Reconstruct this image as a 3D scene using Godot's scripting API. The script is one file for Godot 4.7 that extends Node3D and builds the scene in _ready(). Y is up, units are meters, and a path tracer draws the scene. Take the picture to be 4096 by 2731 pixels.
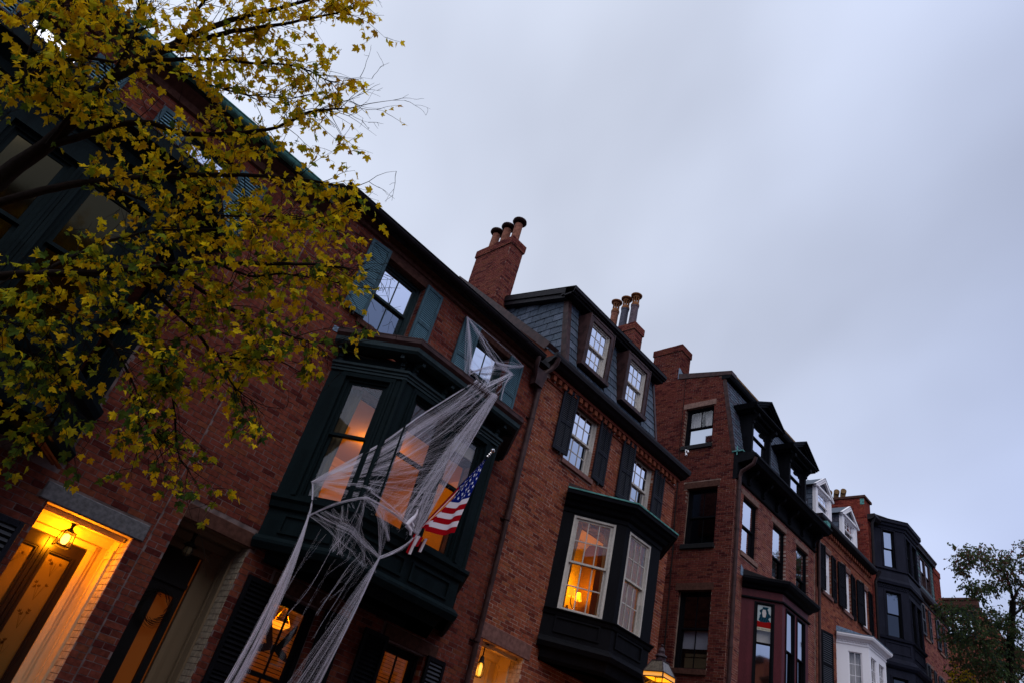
extends Node3D
# A brick street of rowhouses seen from the far pavement, camera tilted and rolled. x runs along the street, y up, z out from the house fronts (z = 0).

const EYE := Vector3(0, 1.65, 9.5)
var EYE_BASIS := Basis(Vector3(0.641274, 0.227667, 0.732759), Vector3(-0.551956, 0.800248, 0.234408), Vector3(-0.533022, -0.554771, 0.638841)).orthonormalized()
var rng := RandomNumberGenerator.new()
var M := {}
var used := {}
var slat_cache := {}
var unit_box: ArrayMesh
var brick_mats := {}

# ---------------------------------------------------------------- mesh builder
class MB:
	var v := PackedVector3Array()
	var n := PackedVector3Array()
	var uv := PackedVector2Array()
	var ix := PackedInt32Array()
	var t := Transform3D.IDENTITY

	func poly(p: Array, uvs: Array = []) -> void:
		var b: int = v.size()
		var nn := Vector3.ZERO
		var q: Array[Vector3] = []
		for a in p:
			q.append(t * (a as Vector3))
		for i in range(1, q.size() - 1):
			nn += (q[i] - q[0]).cross(q[i + 1] - q[0])
		nn = nn.normalized()
		for i in q.size():
			v.append(q[i])
			n.append(nn)
			uv.append(uvs[i] if uvs.size() > i else Vector2(q[i].x, q[i].y))
		for i in range(1, q.size() - 1):
			ix.append(b)
			ix.append(b + i + 1)
			ix.append(b + i)

	func box(x0: float, y0: float, z0: float, x1: float, y1: float, z1: float) -> void:
		var p := [Vector3(x0, y0, z0), Vector3(x1, y0, z0), Vector3(x1, y1, z0), Vector3(x0, y1, z0), Vector3(x0, y0, z1), Vector3(x1, y0, z1), Vector3(x1, y1, z1), Vector3(x0, y1, z1)]
		for f in [[4, 5, 6, 7], [1, 0, 3, 2], [0, 4, 7, 3], [5, 1, 2, 6], [7, 6, 2, 3], [0, 1, 5, 4]]:
			poly([p[f[0]], p[f[1]], p[f[2]], p[f[3]]])

	func cbox(x0: float, y0: float, z0: float, x1: float, y1: float, z1: float, c: float) -> void:
		# a box whose edges are chamfered
		var lo := Vector3(x0, y0, z0)
		var hi := Vector3(x1, y1, z1)
		var m := (lo + hi) / 2.0
		var h := (hi - lo) / 2.0
		for ax in 3:
			for s in [-1.0, 1.0]:
				var a := Vector3.ZERO
				a[ax] = s
				var u := Vector3.ZERO
				u[(ax + 1) % 3] = 1.0
				var w := Vector3.ZERO
				w[(ax + 2) % 3] = 1.0
				if s < 0:
					var k := u
					u = w
					w = k
				var hu: float = absf(u.dot(h)) - c
				var hw: float = absf(w.dot(h)) - c
				var o: Vector3 = m + a * absf(a.dot(h))
				poly([o - u * hu - w * hw, o + u * hu - w * hw, o + u * hu + w * hw, o - u * hu + w * hw])
		for ax in 3:
			for s1 in [-1.0, 1.0]:
				for s2 in [-1.0, 1.0]:
					var e := Vector3.ZERO
					e[ax] = h[ax] - c
					var a1 := Vector3.ZERO
					a1[(ax + 1) % 3] = s1
					var a2 := Vector3.ZERO
					a2[(ax + 2) % 3] = s2
					var pa: Vector3 = m + a1 * h[(ax + 1) % 3] + a2 * (h[(ax + 2) % 3] - c)
					var pb: Vector3 = m + a1 * (h[(ax + 1) % 3] - c) + a2 * h[(ax + 2) % 3]
					if s1 * s2 > 0:
						poly([pa - e, pa + e, pb + e, pb - e])
					else:
						poly([pb - e, pb + e, pa + e, pa - e])

	func bar(a: Vector3, b: Vector3, w: float, h: float, up: Vector3 = Vector3.UP) -> void:
		var d := b - a
		var y := d.normalized()
		var x := up.cross(y)
		if x.length() < 0.01:
			x = Vector3.RIGHT.cross(y)
		x = x.normalized()
		var k := t
		t = t * Transform3D(Basis(x, y, x.cross(y)), a)
		box(-w / 2, 0, -h / 2, w / 2, d.length(), h / 2)
		t = k

	func sweep(path: Array, prof: Array, caps: bool = true) -> void:
		# profile (out, y) carried along a plan path of (x, z), mitred
		var pr := PackedVector2Array()
		for a in prof:
			pr.append(a)
		var ar := 0.0
		for i in pr.size():
			ar += pr[i].cross(pr[(i + 1) % pr.size()])
		if ar < 0:
			pr.reverse()
		var rings := []
		for i in path.size():
			var p: Vector2 = path[i]
			var n1 := Vector2.ZERO
			var n2 := Vector2.ZERO
			if i > 0:
				var d1: Vector2 = (p - path[i - 1]).normalized()
				n1 = Vector2(-d1.y, d1.x)
			if i < path.size() - 1:
				var d2: Vector2 = (path[i + 1] - p).normalized()
				n2 = Vector2(-d2.y, d2.x)
			if i == 0:
				n1 = n2
			if i == path.size() - 1:
				n2 = n1
			var m: Vector2 = (n1 + n2) / (1.0 + n1.dot(n2))
			var ring := []
			for q in pr:
				ring.append(Vector3(p.x + m.x * q.x, q.y, p.y + m.y * q.x))
			rings.append(ring)
		for i in path.size() - 1:
			for j in pr.size():
				var k := (j + 1) % pr.size()
				poly([rings[i][j], rings[i + 1][j], rings[i + 1][k], rings[i][k]])
		if caps:
			var tri := Geometry2D.triangulate_polygon(pr)
			for i in range(0, tri.size(), 3):
				var a := tri[i]
				var b := tri[i + 1]
				var c := tri[i + 2]
				if (pr[b] - pr[a]).cross(pr[c] - pr[a]) < 0:
					var w := b
					b = c
					c = w
				poly([rings[0][a], rings[0][b], rings[0][c]])
				var e: Array = rings[-1]
				poly([e[a], e[c], e[b]])

	func tube(p: Array, r0: float, r1: float, sides: int = 8, caps: bool = true) -> void:
		var b: int = v.size()
		var last := Vector3.ZERO
		for i in p.size():
			var d: Vector3 = (p[mini(i + 1, p.size() - 1)] - p[maxi(i - 1, 0)])
			d = d.normalized()
			var x := last - d * last.dot(d)
			if x.length() < 0.01:
				x = d.cross(Vector3(0.31, 0.2, 0.93))
			x = x.normalized()
			last = x
			var y := d.cross(x)
			var r := lerpf(r0, r1, float(i) / maxf(1.0, p.size() - 1))
			for k in sides:
				var a := TAU * k / sides
				var o := x * cos(a) + y * sin(a)
				v.append(t * (p[i] + o * r))
				n.append((t.basis * o).normalized())
				uv.append(Vector2(float(k) / sides, i))
		for i in p.size() - 1:
			for k in sides:
				var a := b + i * sides + k
				var c := b + i * sides + (k + 1) % sides
				ix.append_array([a, a + sides, c, c, a + sides, c + sides])
		if caps and sides > 3:
			var e := []
			for k in sides:
				e.append(t.affine_inverse() * v[b + (p.size() - 1) * sides + k])
			poly(e)
			e = []
			for k in sides:
				e.append(t.affine_inverse() * v[b + sides - 1 - k])
			poly(e)

	func lathe(at: Vector3, prof: Array, sides: int = 16) -> void:
		# rings of (radius, y) round a vertical axis
		for i in prof.size() - 1:
			var a: Vector2 = prof[i]
			var c: Vector2 = prof[i + 1]
			var b: int = v.size()
			var sl := Vector2(c.y - a.y, a.x - c.x).normalized()
			for k in sides:
				var g := TAU * k / sides
				for q in [a, c]:
					v.append(t * (at + Vector3(cos(g) * q.x, q.y, sin(g) * q.x)))
					n.append((t.basis * Vector3(cos(g) * sl.x, sl.y, sin(g) * sl.x)).normalized())
					uv.append(Vector2(float(k) / sides, q.y))
			for k in sides:
				var p := b + k * 2
				var q := b + ((k + 1) % sides) * 2
				ix.append_array([p, q, p + 1, p + 1, q, q + 1])

	func slab(u0: float, u1: float, y0: float, y1: float, holes: Array, w0: float, w1: float) -> void:
		# a wall slab with rectangular holes
		var ys := [y0, y1]
		for h in holes:
			for k in [h.position.y, h.end.y]:
				if k > y0 and k < y1 and not ys.has(k):
					ys.append(k)
		ys.sort()
		for i in ys.size() - 1:
			var m: float = (ys[i] + ys[i + 1]) / 2
			var cuts := []
			for h in holes:
				if h.position.y < m and h.end.y > m:
					cuts.append(Vector2(h.position.x, h.end.x))
			cuts.sort_custom(func(a, b): return a.x < b.x)
			var u := u0
			for c in cuts:
				if c.x > u:
					box(u, ys[i], w0, minf(c.x, u1), ys[i + 1], w1)
				u = maxf(u, c.y)
			if u < u1:
				box(u, ys[i], w0, u1, ys[i + 1], w1)

	func mesh() -> ArrayMesh:
		var a := []
		a.resize(Mesh.ARRAY_MAX)
		a[Mesh.ARRAY_VERTEX] = v
		a[Mesh.ARRAY_NORMAL] = n
		a[Mesh.ARRAY_TEX_UV] = uv
		a[Mesh.ARRAY_INDEX] = ix
		var m := ArrayMesh.new()
		m.add_surface_from_arrays(Mesh.PRIMITIVE_TRIANGLES, a)
		return m

# ---------------------------------------------------------------- naming and committing
func numbered(called: String) -> String:
	var k: int = used.get(called, 0)
	used[called] = k + 1
	return called if k == 0 else "%s_%03d" % [called, k]

func tag(o: Node, label: String, category: String, group := "", kind := "") -> void:
	o.set_meta("label", label)
	o.set_meta("category", category)
	if group:
		o.set_meta("group", group)
	if kind:
		o.set_meta("kind", kind)

func thing(called: String, label: String, category: String, at := Vector3.ZERO, group := "") -> Node3D:
	var o := Node3D.new()
	o.name = numbered(called)
	add_child(o)
	o.position = at
	tag(o, label, category, group)
	return o

func child_name(parent: Node, called: String) -> String:
	var c: Dictionary = parent.get_meta("taken", {})
	var k: int = c.get(called, 0)
	c[called] = k + 1
	parent.set_meta("taken", c)
	return called if k == 0 else "%s_%03d" % [called, k]

func node(called: String, parent: Node, T := Transform3D.IDENTITY) -> Node3D:
	var o := Node3D.new()
	o.name = child_name(parent, called)
	parent.add_child(o)
	o.global_transform = T
	return o

func obj(called: String, mb: MB, m: Material, parent: Node = null, T := Transform3D.IDENTITY) -> MeshInstance3D:
	var o := MeshInstance3D.new()
	o.mesh = mb.mesh()
	o.material_override = m
	if parent == null:
		o.name = numbered(called)
		add_child(o)
	else:
		o.name = child_name(parent, called)
		parent.add_child(o)
	o.global_transform = T
	return o

func inst(called: String, me: Mesh, m: Material, parent: Node, T: Transform3D) -> MeshInstance3D:
	var o := MeshInstance3D.new()
	o.mesh = me
	o.material_override = m
	o.name = child_name(parent, called)
	parent.add_child(o)
	o.global_transform = T
	return o

func face(x0: float, z0: float, x1: float, z1: float) -> Transform3D:
	var u := Vector3(x1 - x0, 0, z1 - z0).normalized()
	return Transform3D(Basis(u, Vector3.UP, Vector3(-u.z, 0, u.x)), Vector3(x0, 0, z0))

func shift(T: Transform3D, u: float, y: float, w: float) -> Transform3D:
	return T * Transform3D(Basis.IDENTITY, Vector3(u, y, w))

# ---------------------------------------------------------------- materials
func grain_texture(size: int, coarse: float, fine: float, lo: float, seed_: int, sx := 1.0, sy := 1.0) -> ImageTexture:
	var a := FastNoiseLite.new()
	a.seed = seed_
	a.frequency = 0.012
	a.fractal_octaves = 4
	var b := FastNoiseLite.new()
	b.seed = seed_ + 7
	b.frequency = 0.2
	b.fractal_octaves = 2
	var ia := a.get_seamless_image(size, size)
	var ib := b.get_seamless_image(size, size)
	var im := Image.create(size, size, true, Image.FORMAT_RGB8)
	for y in size:
		for x in size:
			var xx := int(x * sx) % size
			var yy := int(y * sy) % size
			var k := 0.9 + 0.62 * (coarse * (ia.get_pixel(xx, yy).r - 0.5) + fine * (ib.get_pixel(xx, yy).r - 0.5))
			k = clampf(k, lo, 1)
			im.set_pixel(x, y, Color(k, k, k))
	return ImageTexture.create_from_image(im)

func mat(called: String, r: float, g: float, b: float, rough: float, tex: Texture2D = null, scale := 0.5, bump := 0.0) -> StandardMaterial3D:
	var m := StandardMaterial3D.new()
	m.resource_name = called
	m.albedo_color = Color(r, g, b).linear_to_srgb()
	m.roughness = rough
	m.metallic_specular = 0.14 if rough >= 0.55 else (0.26 if rough >= 0.3 else 0.5)
	if tex:
		m.albedo_texture = tex
		m.uv1_triplanar = true
		m.uv1_world_triplanar = true
		m.uv1_scale = Vector3.ONE * scale
		if bump != 0.0:
			m.heightmap_enabled = true
			m.heightmap_texture = tex
			m.heightmap_scale = bump
	M[called] = m
	return m

func make_materials() -> void:
	var g1 := grain_texture(512, 0.5, 0.3, 0.25, 3)
	var g2 := grain_texture(512, 0.9, 0.15, 0.2, 11)
	var wood := grain_texture(512, 0.4, 0.5, 0.3, 23, 1.0, 0.12)
	M.g1 = g1
	M.g2 = g2
	mat("mortar", 0.4769, 0.3612, 0.3034, 0.95, g2, 0.6)
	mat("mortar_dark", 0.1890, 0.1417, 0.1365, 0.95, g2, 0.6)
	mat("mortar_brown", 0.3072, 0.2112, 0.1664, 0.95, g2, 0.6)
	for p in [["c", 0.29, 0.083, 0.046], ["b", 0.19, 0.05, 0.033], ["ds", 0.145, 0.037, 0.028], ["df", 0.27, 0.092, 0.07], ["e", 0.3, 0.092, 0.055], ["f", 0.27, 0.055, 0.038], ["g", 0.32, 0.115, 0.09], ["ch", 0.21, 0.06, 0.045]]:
		var lst := []
		for k in 7:
			var d: float = [1.0, 0.82, 1.15, 0.68, 1.05, 0.5, 0.92][k]
			var hue: float = [0.0, 0.0, 0.05, -0.1, 0.12, -0.15, -0.05][k]
			lst.append(Color(p[1] * d, p[2] * d * (1.0 + hue), p[3] * d * (1.0 - hue * 0.6)))
		brick_mats[p[0]] = {"cols": lst, "mats": []}
		for k in 7:
			brick_mats[p[0]].mats.append(mat("brick_%s%d" % [p[0], k], lst[k].r, lst[k].g, lst[k].b, 0.9, g1, 1.7, 0.4))
		var mm := mat("brickwork_" + p[0], 1, 1, 1, 0.9, g1, 1.7, 0.4)
		mm.vertex_color_use_as_albedo = true
		brick_mats[p[0]].multi = mm
	mat("brownstone", 0.2160, 0.1120, 0.0960, 0.92, g1, 1.3, 0.3)
	mat("brownstone_dark", 0.0975, 0.0450, 0.0338, 0.92, g1, 1.3, 0.3)
	mat("brownstone_tan", 0.2640, 0.1600, 0.1280, 0.92, g1, 1.3, 0.3)
	mat("granite", 0.1674, 0.1674, 0.1798, 0.9, g1, 2.2, 0.3)
	mat("green_black", 0.0077, 0.0154, 0.0182, 0.56, wood, 0.9, 0.15)
	mat("green_paint", 0.0195, 0.0390, 0.0442, 0.5, wood, 0.9, 0.15)
	mat("teal", 0.0638, 0.1200, 0.1500, 0.55, wood, 1.2, 0.1)
	mat("teal_slat", 0.13, 0.25, 0.31, 0.6)
	mat("black_paint", 0.0067, 0.0071, 0.0097, 0.56, wood, 0.9, 0.2)
	mat("shutter_black", 0.0225, 0.0248, 0.0345, 0.6, wood, 1.2, 0.1)
	mat("shutter_slat", 0.045, 0.05, 0.062, 0.5)
	mat("maroon", 0.1013, 0.0158, 0.0225, 0.45, wood, 0.9, 0.1)
	mat("charcoal", 0.0195, 0.0210, 0.0345, 0.6, wood, 0.9, 0.1)
	mat("white_paint", 0.86, 0.84, 0.86, 0.6)
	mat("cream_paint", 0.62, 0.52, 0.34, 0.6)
	mat("white_sash", 0.62, 0.58, 0.52, 0.55, wood, 1.0)
	mat("copper", 0.0560, 0.0272, 0.0256, 0.42, g2, 0.7)
	mat("copper_dark", 0.0128, 0.0096, 0.0120, 0.5, g2, 0.7)
	mat("verdigris", 0.12, 0.33, 0.3, 0.7, g2, 1.2)
	mat("lead", 0.2, 0.27, 0.36, 0.5, g2, 2.0)
	mat("slate", 0.0865, 0.1173, 0.1543, 0.5, g1, 1.4, 0.3)
	mat("slate_b", 0.0741, 0.0988, 0.1358, 0.48, g1, 1.4, 0.3)
	mat("slate_c", 0.1212, 0.1495, 0.1995, 0.52, g1, 1.4, 0.3)
	mat("slate_joint", 0.02, 0.024, 0.03, 0.8)
	mat("slate_grey", 0.1, 0.1, 0.13, 0.6, g1, 1.4, 0.3)
	mat("slate_green", 0.1, 0.17, 0.17, 0.6, g1, 1.4, 0.3)
	mat("terracotta", 0.2880, 0.1200, 0.0800, 0.8, g2, 1.5)
	mat("terracotta_orange", 0.2720, 0.1120, 0.0480, 0.8, g2, 1.5)
	mat("pot_dark", 0.1120, 0.0720, 0.0880, 0.45, g2, 1.5)
	mat("pot_cap", 0.03, 0.014, 0.013, 0.6)
	mat("pot_ochre", 0.22, 0.13, 0.06, 0.7, g2, 1.5)
	mat("roof_felt", 0.0350, 0.0350, 0.0385, 0.9, g2, 0.5)
	mat("iron", 0.012, 0.012, 0.013, 0.45)
	mat("lamp_metal", 0.0525, 0.0315, 0.0385, 0.45, g2, 2.0)
	mat("screen", 0.02, 0.022, 0.027, 0.7)
	mat("dark_room", 0.012, 0.011, 0.01, 0.9)
	mat("room_ochre", 0.66, 0.5, 0.18, 0.9)
	mat("room_brown", 0.24, 0.13, 0.055, 0.9)
	mat("room_white", 0.7, 0.62, 0.45, 0.9)
	mat("curtain", 0.55, 0.53, 0.52, 0.9)
	mat("curtain_tan", 0.12, 0.095, 0.055, 0.9)
	var sheer := mat("sheer", 0.36, 0.28, 0.15, 0.9)
	var plain := Image.create(8, 8, false, Image.FORMAT_RGB8)
	plain.fill(Color(0.97, 0.97, 0.97))
	M.plain_texture = ImageTexture.create_from_image(plain)
	sheer.albedo_texture = M.plain_texture
	sheer.backlight_enabled = true
	sheer.backlight = Color(1.0, 1.0, 1.0)
	mat("blind_dark", 0.07, 0.055, 0.035, 0.8)
	mat("room_dark", 0.07, 0.035, 0.018, 0.9)
	mat("blind", 0.5, 0.47, 0.42, 0.8)
	mat("blind_grey", 0.33, 0.36, 0.44, 0.8)
	mat("door_dark", 0.0175, 0.0110, 0.0060, 0.28, wood, 0.8)
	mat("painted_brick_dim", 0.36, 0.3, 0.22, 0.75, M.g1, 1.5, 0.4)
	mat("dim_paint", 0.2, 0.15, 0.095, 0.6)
	mat("painted_brick", 0.55, 0.48, 0.37, 0.75, g1, 1.5, 0.4)
	mat("asphalt", 0.045, 0.045, 0.048, 0.95, g1, 0.7, 0.4)
	mat("pavement", 0.16, 0.08, 0.065, 0.9, g1, 0.9, 0.4)
	mat("kerb", 0.3, 0.3, 0.3, 0.9, g1, 1.3)
	mat("bark", 0.0280, 0.0208, 0.0176, 0.95, g1, 3.0, 1.0)
	mat("cable", 0.015, 0.012, 0.012, 0.6)
	mat("brass", 0.5, 0.3, 0.08, 0.25).metallic = 1.0
	mat("chrome", 0.7, 0.68, 0.66, 0.18).metallic = 1.0
	# panes: clear glass over lit rooms, and glass that mirrors the sky before unlit rooms
	var gl := mat("glass", 0.02, 0.02, 0.022, 0.02)
	gl.transparency = BaseMaterial3D.TRANSPARENCY_ALPHA
	gl.albedo_color.a = 0.06
	for q in [["sky_glass", 0.52, 0.56, 0.62, 0.03], ["sky_glass_bright", 0.86, 0.88, 0.92, 0.03], ["dim_glass", 0.2, 0.23, 0.28, 0.06], ["dark_glass", 0.06, 0.07, 0.085, 0.06], ["bronze_glass", 0.045, 0.037, 0.02, 0.08]]:
		mat(q[0], q[1], q[2], q[3], q[4]).metallic = 1.0
	var amber := mat("amber_pane", 0.2, 0.09, 0.02, 0.45)
	amber.emission_enabled = true
	amber.emission = Color(0.85, 0.36, 0.03)
	amber.emission_energy_multiplier = 0.075
	for q in [["lantern_glow", 1.0, 0.72, 0.3, 5.0], ["lantern_pane", 1.0, 0.7, 0.2, 1.5], ["shade_glow", 1.0, 0.58, 0.1, 1.8], ["lamp_band", 1.0, 0.62, 0.02, 0.75]]:
		var e := mat(q[0], 0.8, 0.6, 0.3, 0.5)
		e.emission_enabled = true
		e.emission = Color(q[1], q[2], q[3])
		e.emission_energy_multiplier = q[4]
	var lp := mat("lamp_glass", 0.2, 0.17, 0.13, 0.25, g2, 3.0)
	lp.metallic = 0.3
	var ag := mat("etched_pane", 0.13, 0.095, 0.03, 0.4)
	ag.metallic = 0.0
	mat("etching", 0.06, 0.035, 0.008, 0.6)
	var wb := mat("web", 0.85, 0.82, 0.92, 0.9)
	wb.albedo_texture = M.plain_texture
	wb.backlight_enabled = true
	wb.backlight = Color(0.5, 0.5, 0.55)

# ---------------------------------------------------------------- builders of repeated pieces
func seen_at(p: Vector3) -> Vector3:
	# where a point lies in the picture (0..1) and how deep
	var c := EYE_BASIS.transposed() * (p - EYE)
	var k := tan(deg_to_rad(51.01) / 2.0)
	if c.z > -0.1:
		return Vector3(-1, -1, -1)
	return Vector3(0.5 + c.x / (-c.z) / (2.0 * k * 1.5), 0.5 - c.y / (-c.z) / (2.0 * k), -c.z)

func bricks(host: Node, T: Transform3D, u0: float, u1: float, y0: float, y1: float, holes: Array, course: float, blen: float, pal: String, singles: int, hidden: Array = [], ends = null, joint := 0.009, depth := 0.1, called := "brick") -> void:
	# a running bond clipped by the openings: the pieces that show largest are parts, the rest one mass
	var P: Dictionary = brick_mats[pal]
	var all := []
	var row := 0
	var y := y0
	while y < y1 - 0.02:
		var yt := minf(y + course, y1)
		var ya := y + joint * 0.5
		var yb := yt - joint * 0.5
		var ua := u0
		var ub := u1
		if ends != null:
			var e: Vector2 = (ends as Callable).call((y + yt) / 2)
			ua = e.x
			ub = e.y
		var cuts := []
		for h in holes:
			if h.position.y < yb - 0.012 and h.end.y > ya + 0.012:
				cuts.append(Vector2(h.position.x, h.end.x))
		cuts.sort_custom(func(a, b): return a.x < b.x)
		var free := []
		var u := ua
		for c in cuts:
			if c.x > u:
				free.append(Vector2(u, minf(c.x, ub)))
			u = maxf(u, c.y)
		if u < ub:
			free.append(Vector2(u, ub))
		var off := blen * 0.5 * (row % 2) + rng.randf_range(-0.02, 0.02)
		for f in free:
			var s: float = floor((f.x - u0 - off) / blen) * blen + u0 + off
			while s < f.y:
				var a := maxf(s, f.x)
				var b := minf(s + blen, f.y)
				if b - a > 0.035:
					var g := joint * 0.5 + rng.randf_range(-0.001, 0.0015)
					var cx := (a + b) / 2
					var cy := (ya + yb) / 2 + rng.randf_range(-0.0012, 0.0012)
					var pr := rng.randf_range(-0.002, 0.003)
					var k := rng.randi() % 7 if rng.randf() < 0.75 else 0
					var tr := T * Transform3D(Basis(Vector3(b - a - 2 * g, 0, 0), Vector3(0, yb - ya, 0), Vector3(0, 0, depth)), Vector3(cx, cy, -depth / 2 + pr))
					all.append([tr, k, 99.0, Vector2(cx, cy)])
				s += blen
		y = yt
		row += 1
	for a in all:
		var s := seen_at(a[0].origin)
		if s.x > -0.02 and s.x < 1.02 and s.y > -0.02 and s.y < 1.02:
			var hid := false
			for h in hidden:
				if h.has_point(a[3]):
					hid = true
			if not hid:
				a[2] = s.z
	all.sort_custom(func(a, b): return a[2] < b[2])
	var n := mini(singles, all.size())
	var k0 := 0
	for i in n:
		if all[i][2] > 90.0:
			break
		inst(called, unit_box, P.mats[all[i][1]], host, all[i][0])
		k0 += 1
	var rest := all.size() - k0
	if rest <= 0:
		return
	var mm := MultiMesh.new()
	mm.transform_format = MultiMesh.TRANSFORM_3D
	mm.use_colors = true
	mm.mesh = unit_box
	mm.instance_count = rest
	var o := MultiMeshInstance3D.new()
	o.name = child_name(host, "brickwork")
	o.material_override = P.multi
	o.set_meta("kind", "stuff")
	host.add_child(o)
	o.global_transform = Transform3D.IDENTITY
	for i in rest:
		mm.set_instance_transform(i, all[k0 + i][0])
		mm.set_instance_color(i, P.cols[all[k0 + i][1]])
	o.multimesh = mm

func wall(host: Node, T: Transform3D, u0: float, u1: float, y0: float, y1: float, holes: Array, mortar: String, thick := 0.3) -> MeshInstance3D:
	var m := MB.new()
	var grown := []
	for h in holes:
		grown.append(h.grow(0.006))
	m.slab(u0, u1, y0, y1, grown, -thick, -0.003)
	return obj("wall", m, M[mortar], host, T)

func grid(m: MB, x0: float, y0: float, x1: float, y1: float, cols: int, rows: int, w: float, z0: float, z1: float) -> void:
	for i in range(1, cols):
		var x := lerpf(x0, x1, float(i) / cols)
		m.box(x - w / 2, y0, z0, x + w / 2, y1, z1)
	for j in range(1, rows):
		var y := lerpf(y0, y1, float(j) / rows)
		for i in cols:
			m.box(lerpf(x0, x1, float(i) / cols) + (w / 2 if i > 0 else 0.0), y - w / 2, z0 + 0.002, lerpf(x0, x1, float(i + 1) / cols) - (w / 2 if i < cols - 1 else 0.0), y + w / 2, z1 - 0.002)

func panes(parent: Node, T: Transform3D, x0: float, y0: float, x1: float, y1: float, cols: int, rows: int, z: float, m: Material) -> void:
	for i in cols:
		for j in rows:
			var p := MB.new()
			p.box(lerpf(x0, x1, float(i) / cols) + 0.003, lerpf(y0, y1, float(j) / rows) + 0.003, z - 0.004, lerpf(x0, x1, float(i + 1) / cols) - 0.003, lerpf(y0, y1, float(j + 1) / rows) - 0.003, z)
			# each light of old glass sits at a slightly different angle
			var wob := Basis(Vector3.UP, rng.randf_range(-0.008, 0.008)) * Basis(Vector3.RIGHT, rng.randf_range(-0.008, 0.008))
			var c := Vector3((x0 + x1) / 2, (y0 + y1) / 2, z)
			obj("pane", p, m, parent, T * Transform3D(Basis.IDENTITY, c) * Transform3D(wob, Vector3.ZERO) * Transform3D(Basis.IDENTITY, -c))

func sash_window(host: Node, T: Transform3D, r: Rect2, o: Dictionary) -> Node3D:
	var W := shift(T, r.position.x, r.position.y, 0)
	var win := node("window", host, W)
	var w := r.size.x
	var h := r.size.y
	var d: float = o.get("d", 0.1)
	var fw: float = o.get("fw", 0.06)
	var fm: Material = M[o.get("fm", "white_sash")]
	var sm: Material = M[o.get("sm", o.get("fm", "white_sash"))]
	var sp: float = o.get("split", 0.5)
	var sr: float = o.get("rail", 0.045)
	var bw: float = o.get("bar", 0.02)
	var up: Array = o.get("up", [1, 1])
	var lo: Array = o.get("lo", [1, 1])
	var f := MB.new()
	f.box(0, 0, -d - 0.14, fw, h, -d)
	f.box(w - fw, 0, -d - 0.14, w, h, -d)
	f.box(fw, h - fw, -d - 0.14, w - fw, h, -d - 0.002)
	f.box(fw, 0, -d - 0.14, w - fw, fw * 0.7, -d - 0.002)
	# stepped inner bead
	f.box(fw, fw * 0.7, -d - 0.13, fw + 0.018, h - fw, -d - 0.022)
	f.box(w - fw - 0.018, fw * 0.7, -d - 0.13, w - fw, h - fw, -d - 0.022)
	obj("frame", f, fm, win, W)
	var x0 := fw + 0.019
	var x1 := w - fw - 0.019
	var ya := fw * 0.7
	var ym := ya + (h - fw - ya) * sp
	var yb := h - fw
	for k in 2:
		var z: float = -d - 0.035 - 0.045 * k
		var a: float = ym if k == 0 else ya
		var b: float = yb if k == 0 else ym + sr
		var g: Array = up if k == 0 else lo
		var s := MB.new()
		s.box(x0, a, z - 0.035, x0 + sr, b, z)
		s.box(x1 - sr, a, z - 0.035, x1, b, z)
		s.box(x0 + sr, a, z - 0.035, x1 - sr, a + sr, z - 0.001)
		s.box(x0 + sr, b - sr, z - 0.035, x1 - sr, b, z - 0.001)
		grid(s, x0 + sr, a + sr, x1 - sr, b - sr, g[0], g[1], bw, z - 0.028, z - 0.004)
		obj("sash", s, sm, win, W)
		var pm: String = o.get("pu" if k == 0 else "pl", "sky_glass")
		panes(win, W, x0 + sr, a + sr, x1 - sr, b - sr, g[0], g[1], z - 0.014, M[pm])
	if o.has("curtain"):
		# hangings: pleated cloth behind the panes, [from, to] across, drawn aside by so much
		for c in o.curtain:
			curtain(win, W, c[0] * w, c[1] * w, ya + 0.02, yb - 0.02, -d - 0.2, M[c[2]], c[3] if c.size() > 3 else 0.0)
	if o.has("blind"):
		var bl := MB.new()
		bl.box(x0, lerpf(ya, yb, o.blind), -d - 0.17, x1, yb, -d - 0.165)
		obj("blind", bl, M[o.get("blind_mat", "blind")], win, W)
	if o.get("back", true):
		var bk := MB.new()
		bk.box(-0.02, -0.02, -d - 0.5, w + 0.02, h + 0.02, -d - 0.48)
		bk.box(-0.03, -0.02, -d - 0.48, -0.005, h + 0.02, -d - 0.145)
		bk.box(w + 0.005, -0.02, -d - 0.48, w + 0.03, h + 0.02, -d - 0.145)
		bk.box(-0.005, h + 0.005, -d - 0.48, w + 0.005, h + 0.03, -d - 0.145)
		bk.box(-0.005, -0.03, -d - 0.48, w + 0.005, -0.005, -d - 0.145)
		obj("inner_wall", bk, M["dark_room"], win, W)
	return win

func curtain(parent: Node, T: Transform3D, x0: float, x1: float, y0: float, y1: float, z: float, m: Material, tied: float) -> void:
	var c := MB.new()
	var n := maxi(8, int(absf(x1 - x0) / 0.018))
	for j in 6:
		for i in n:
			var q := []
			for e in [[0, 0], [1, 0], [1, 1], [0, 1]]:
				var s: float = float(i + e[0]) / n
				var v: float = float(j + e[1]) / 6.0
				var drawn: float = 1.0 - tied * sin(PI * (1.0 - v) * 0.62)
				var xx: float = lerpf(x0, x0 + (x1 - x0) * drawn, s)
				q.append(Vector3(xx, lerpf(y0, y1, v), z + 0.014 * sin(s * n * 1.1) * (0.6 + 0.4 * (1.0 - v))))
			c.poly(q)
	obj("curtain", c, m, parent, T)

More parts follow.
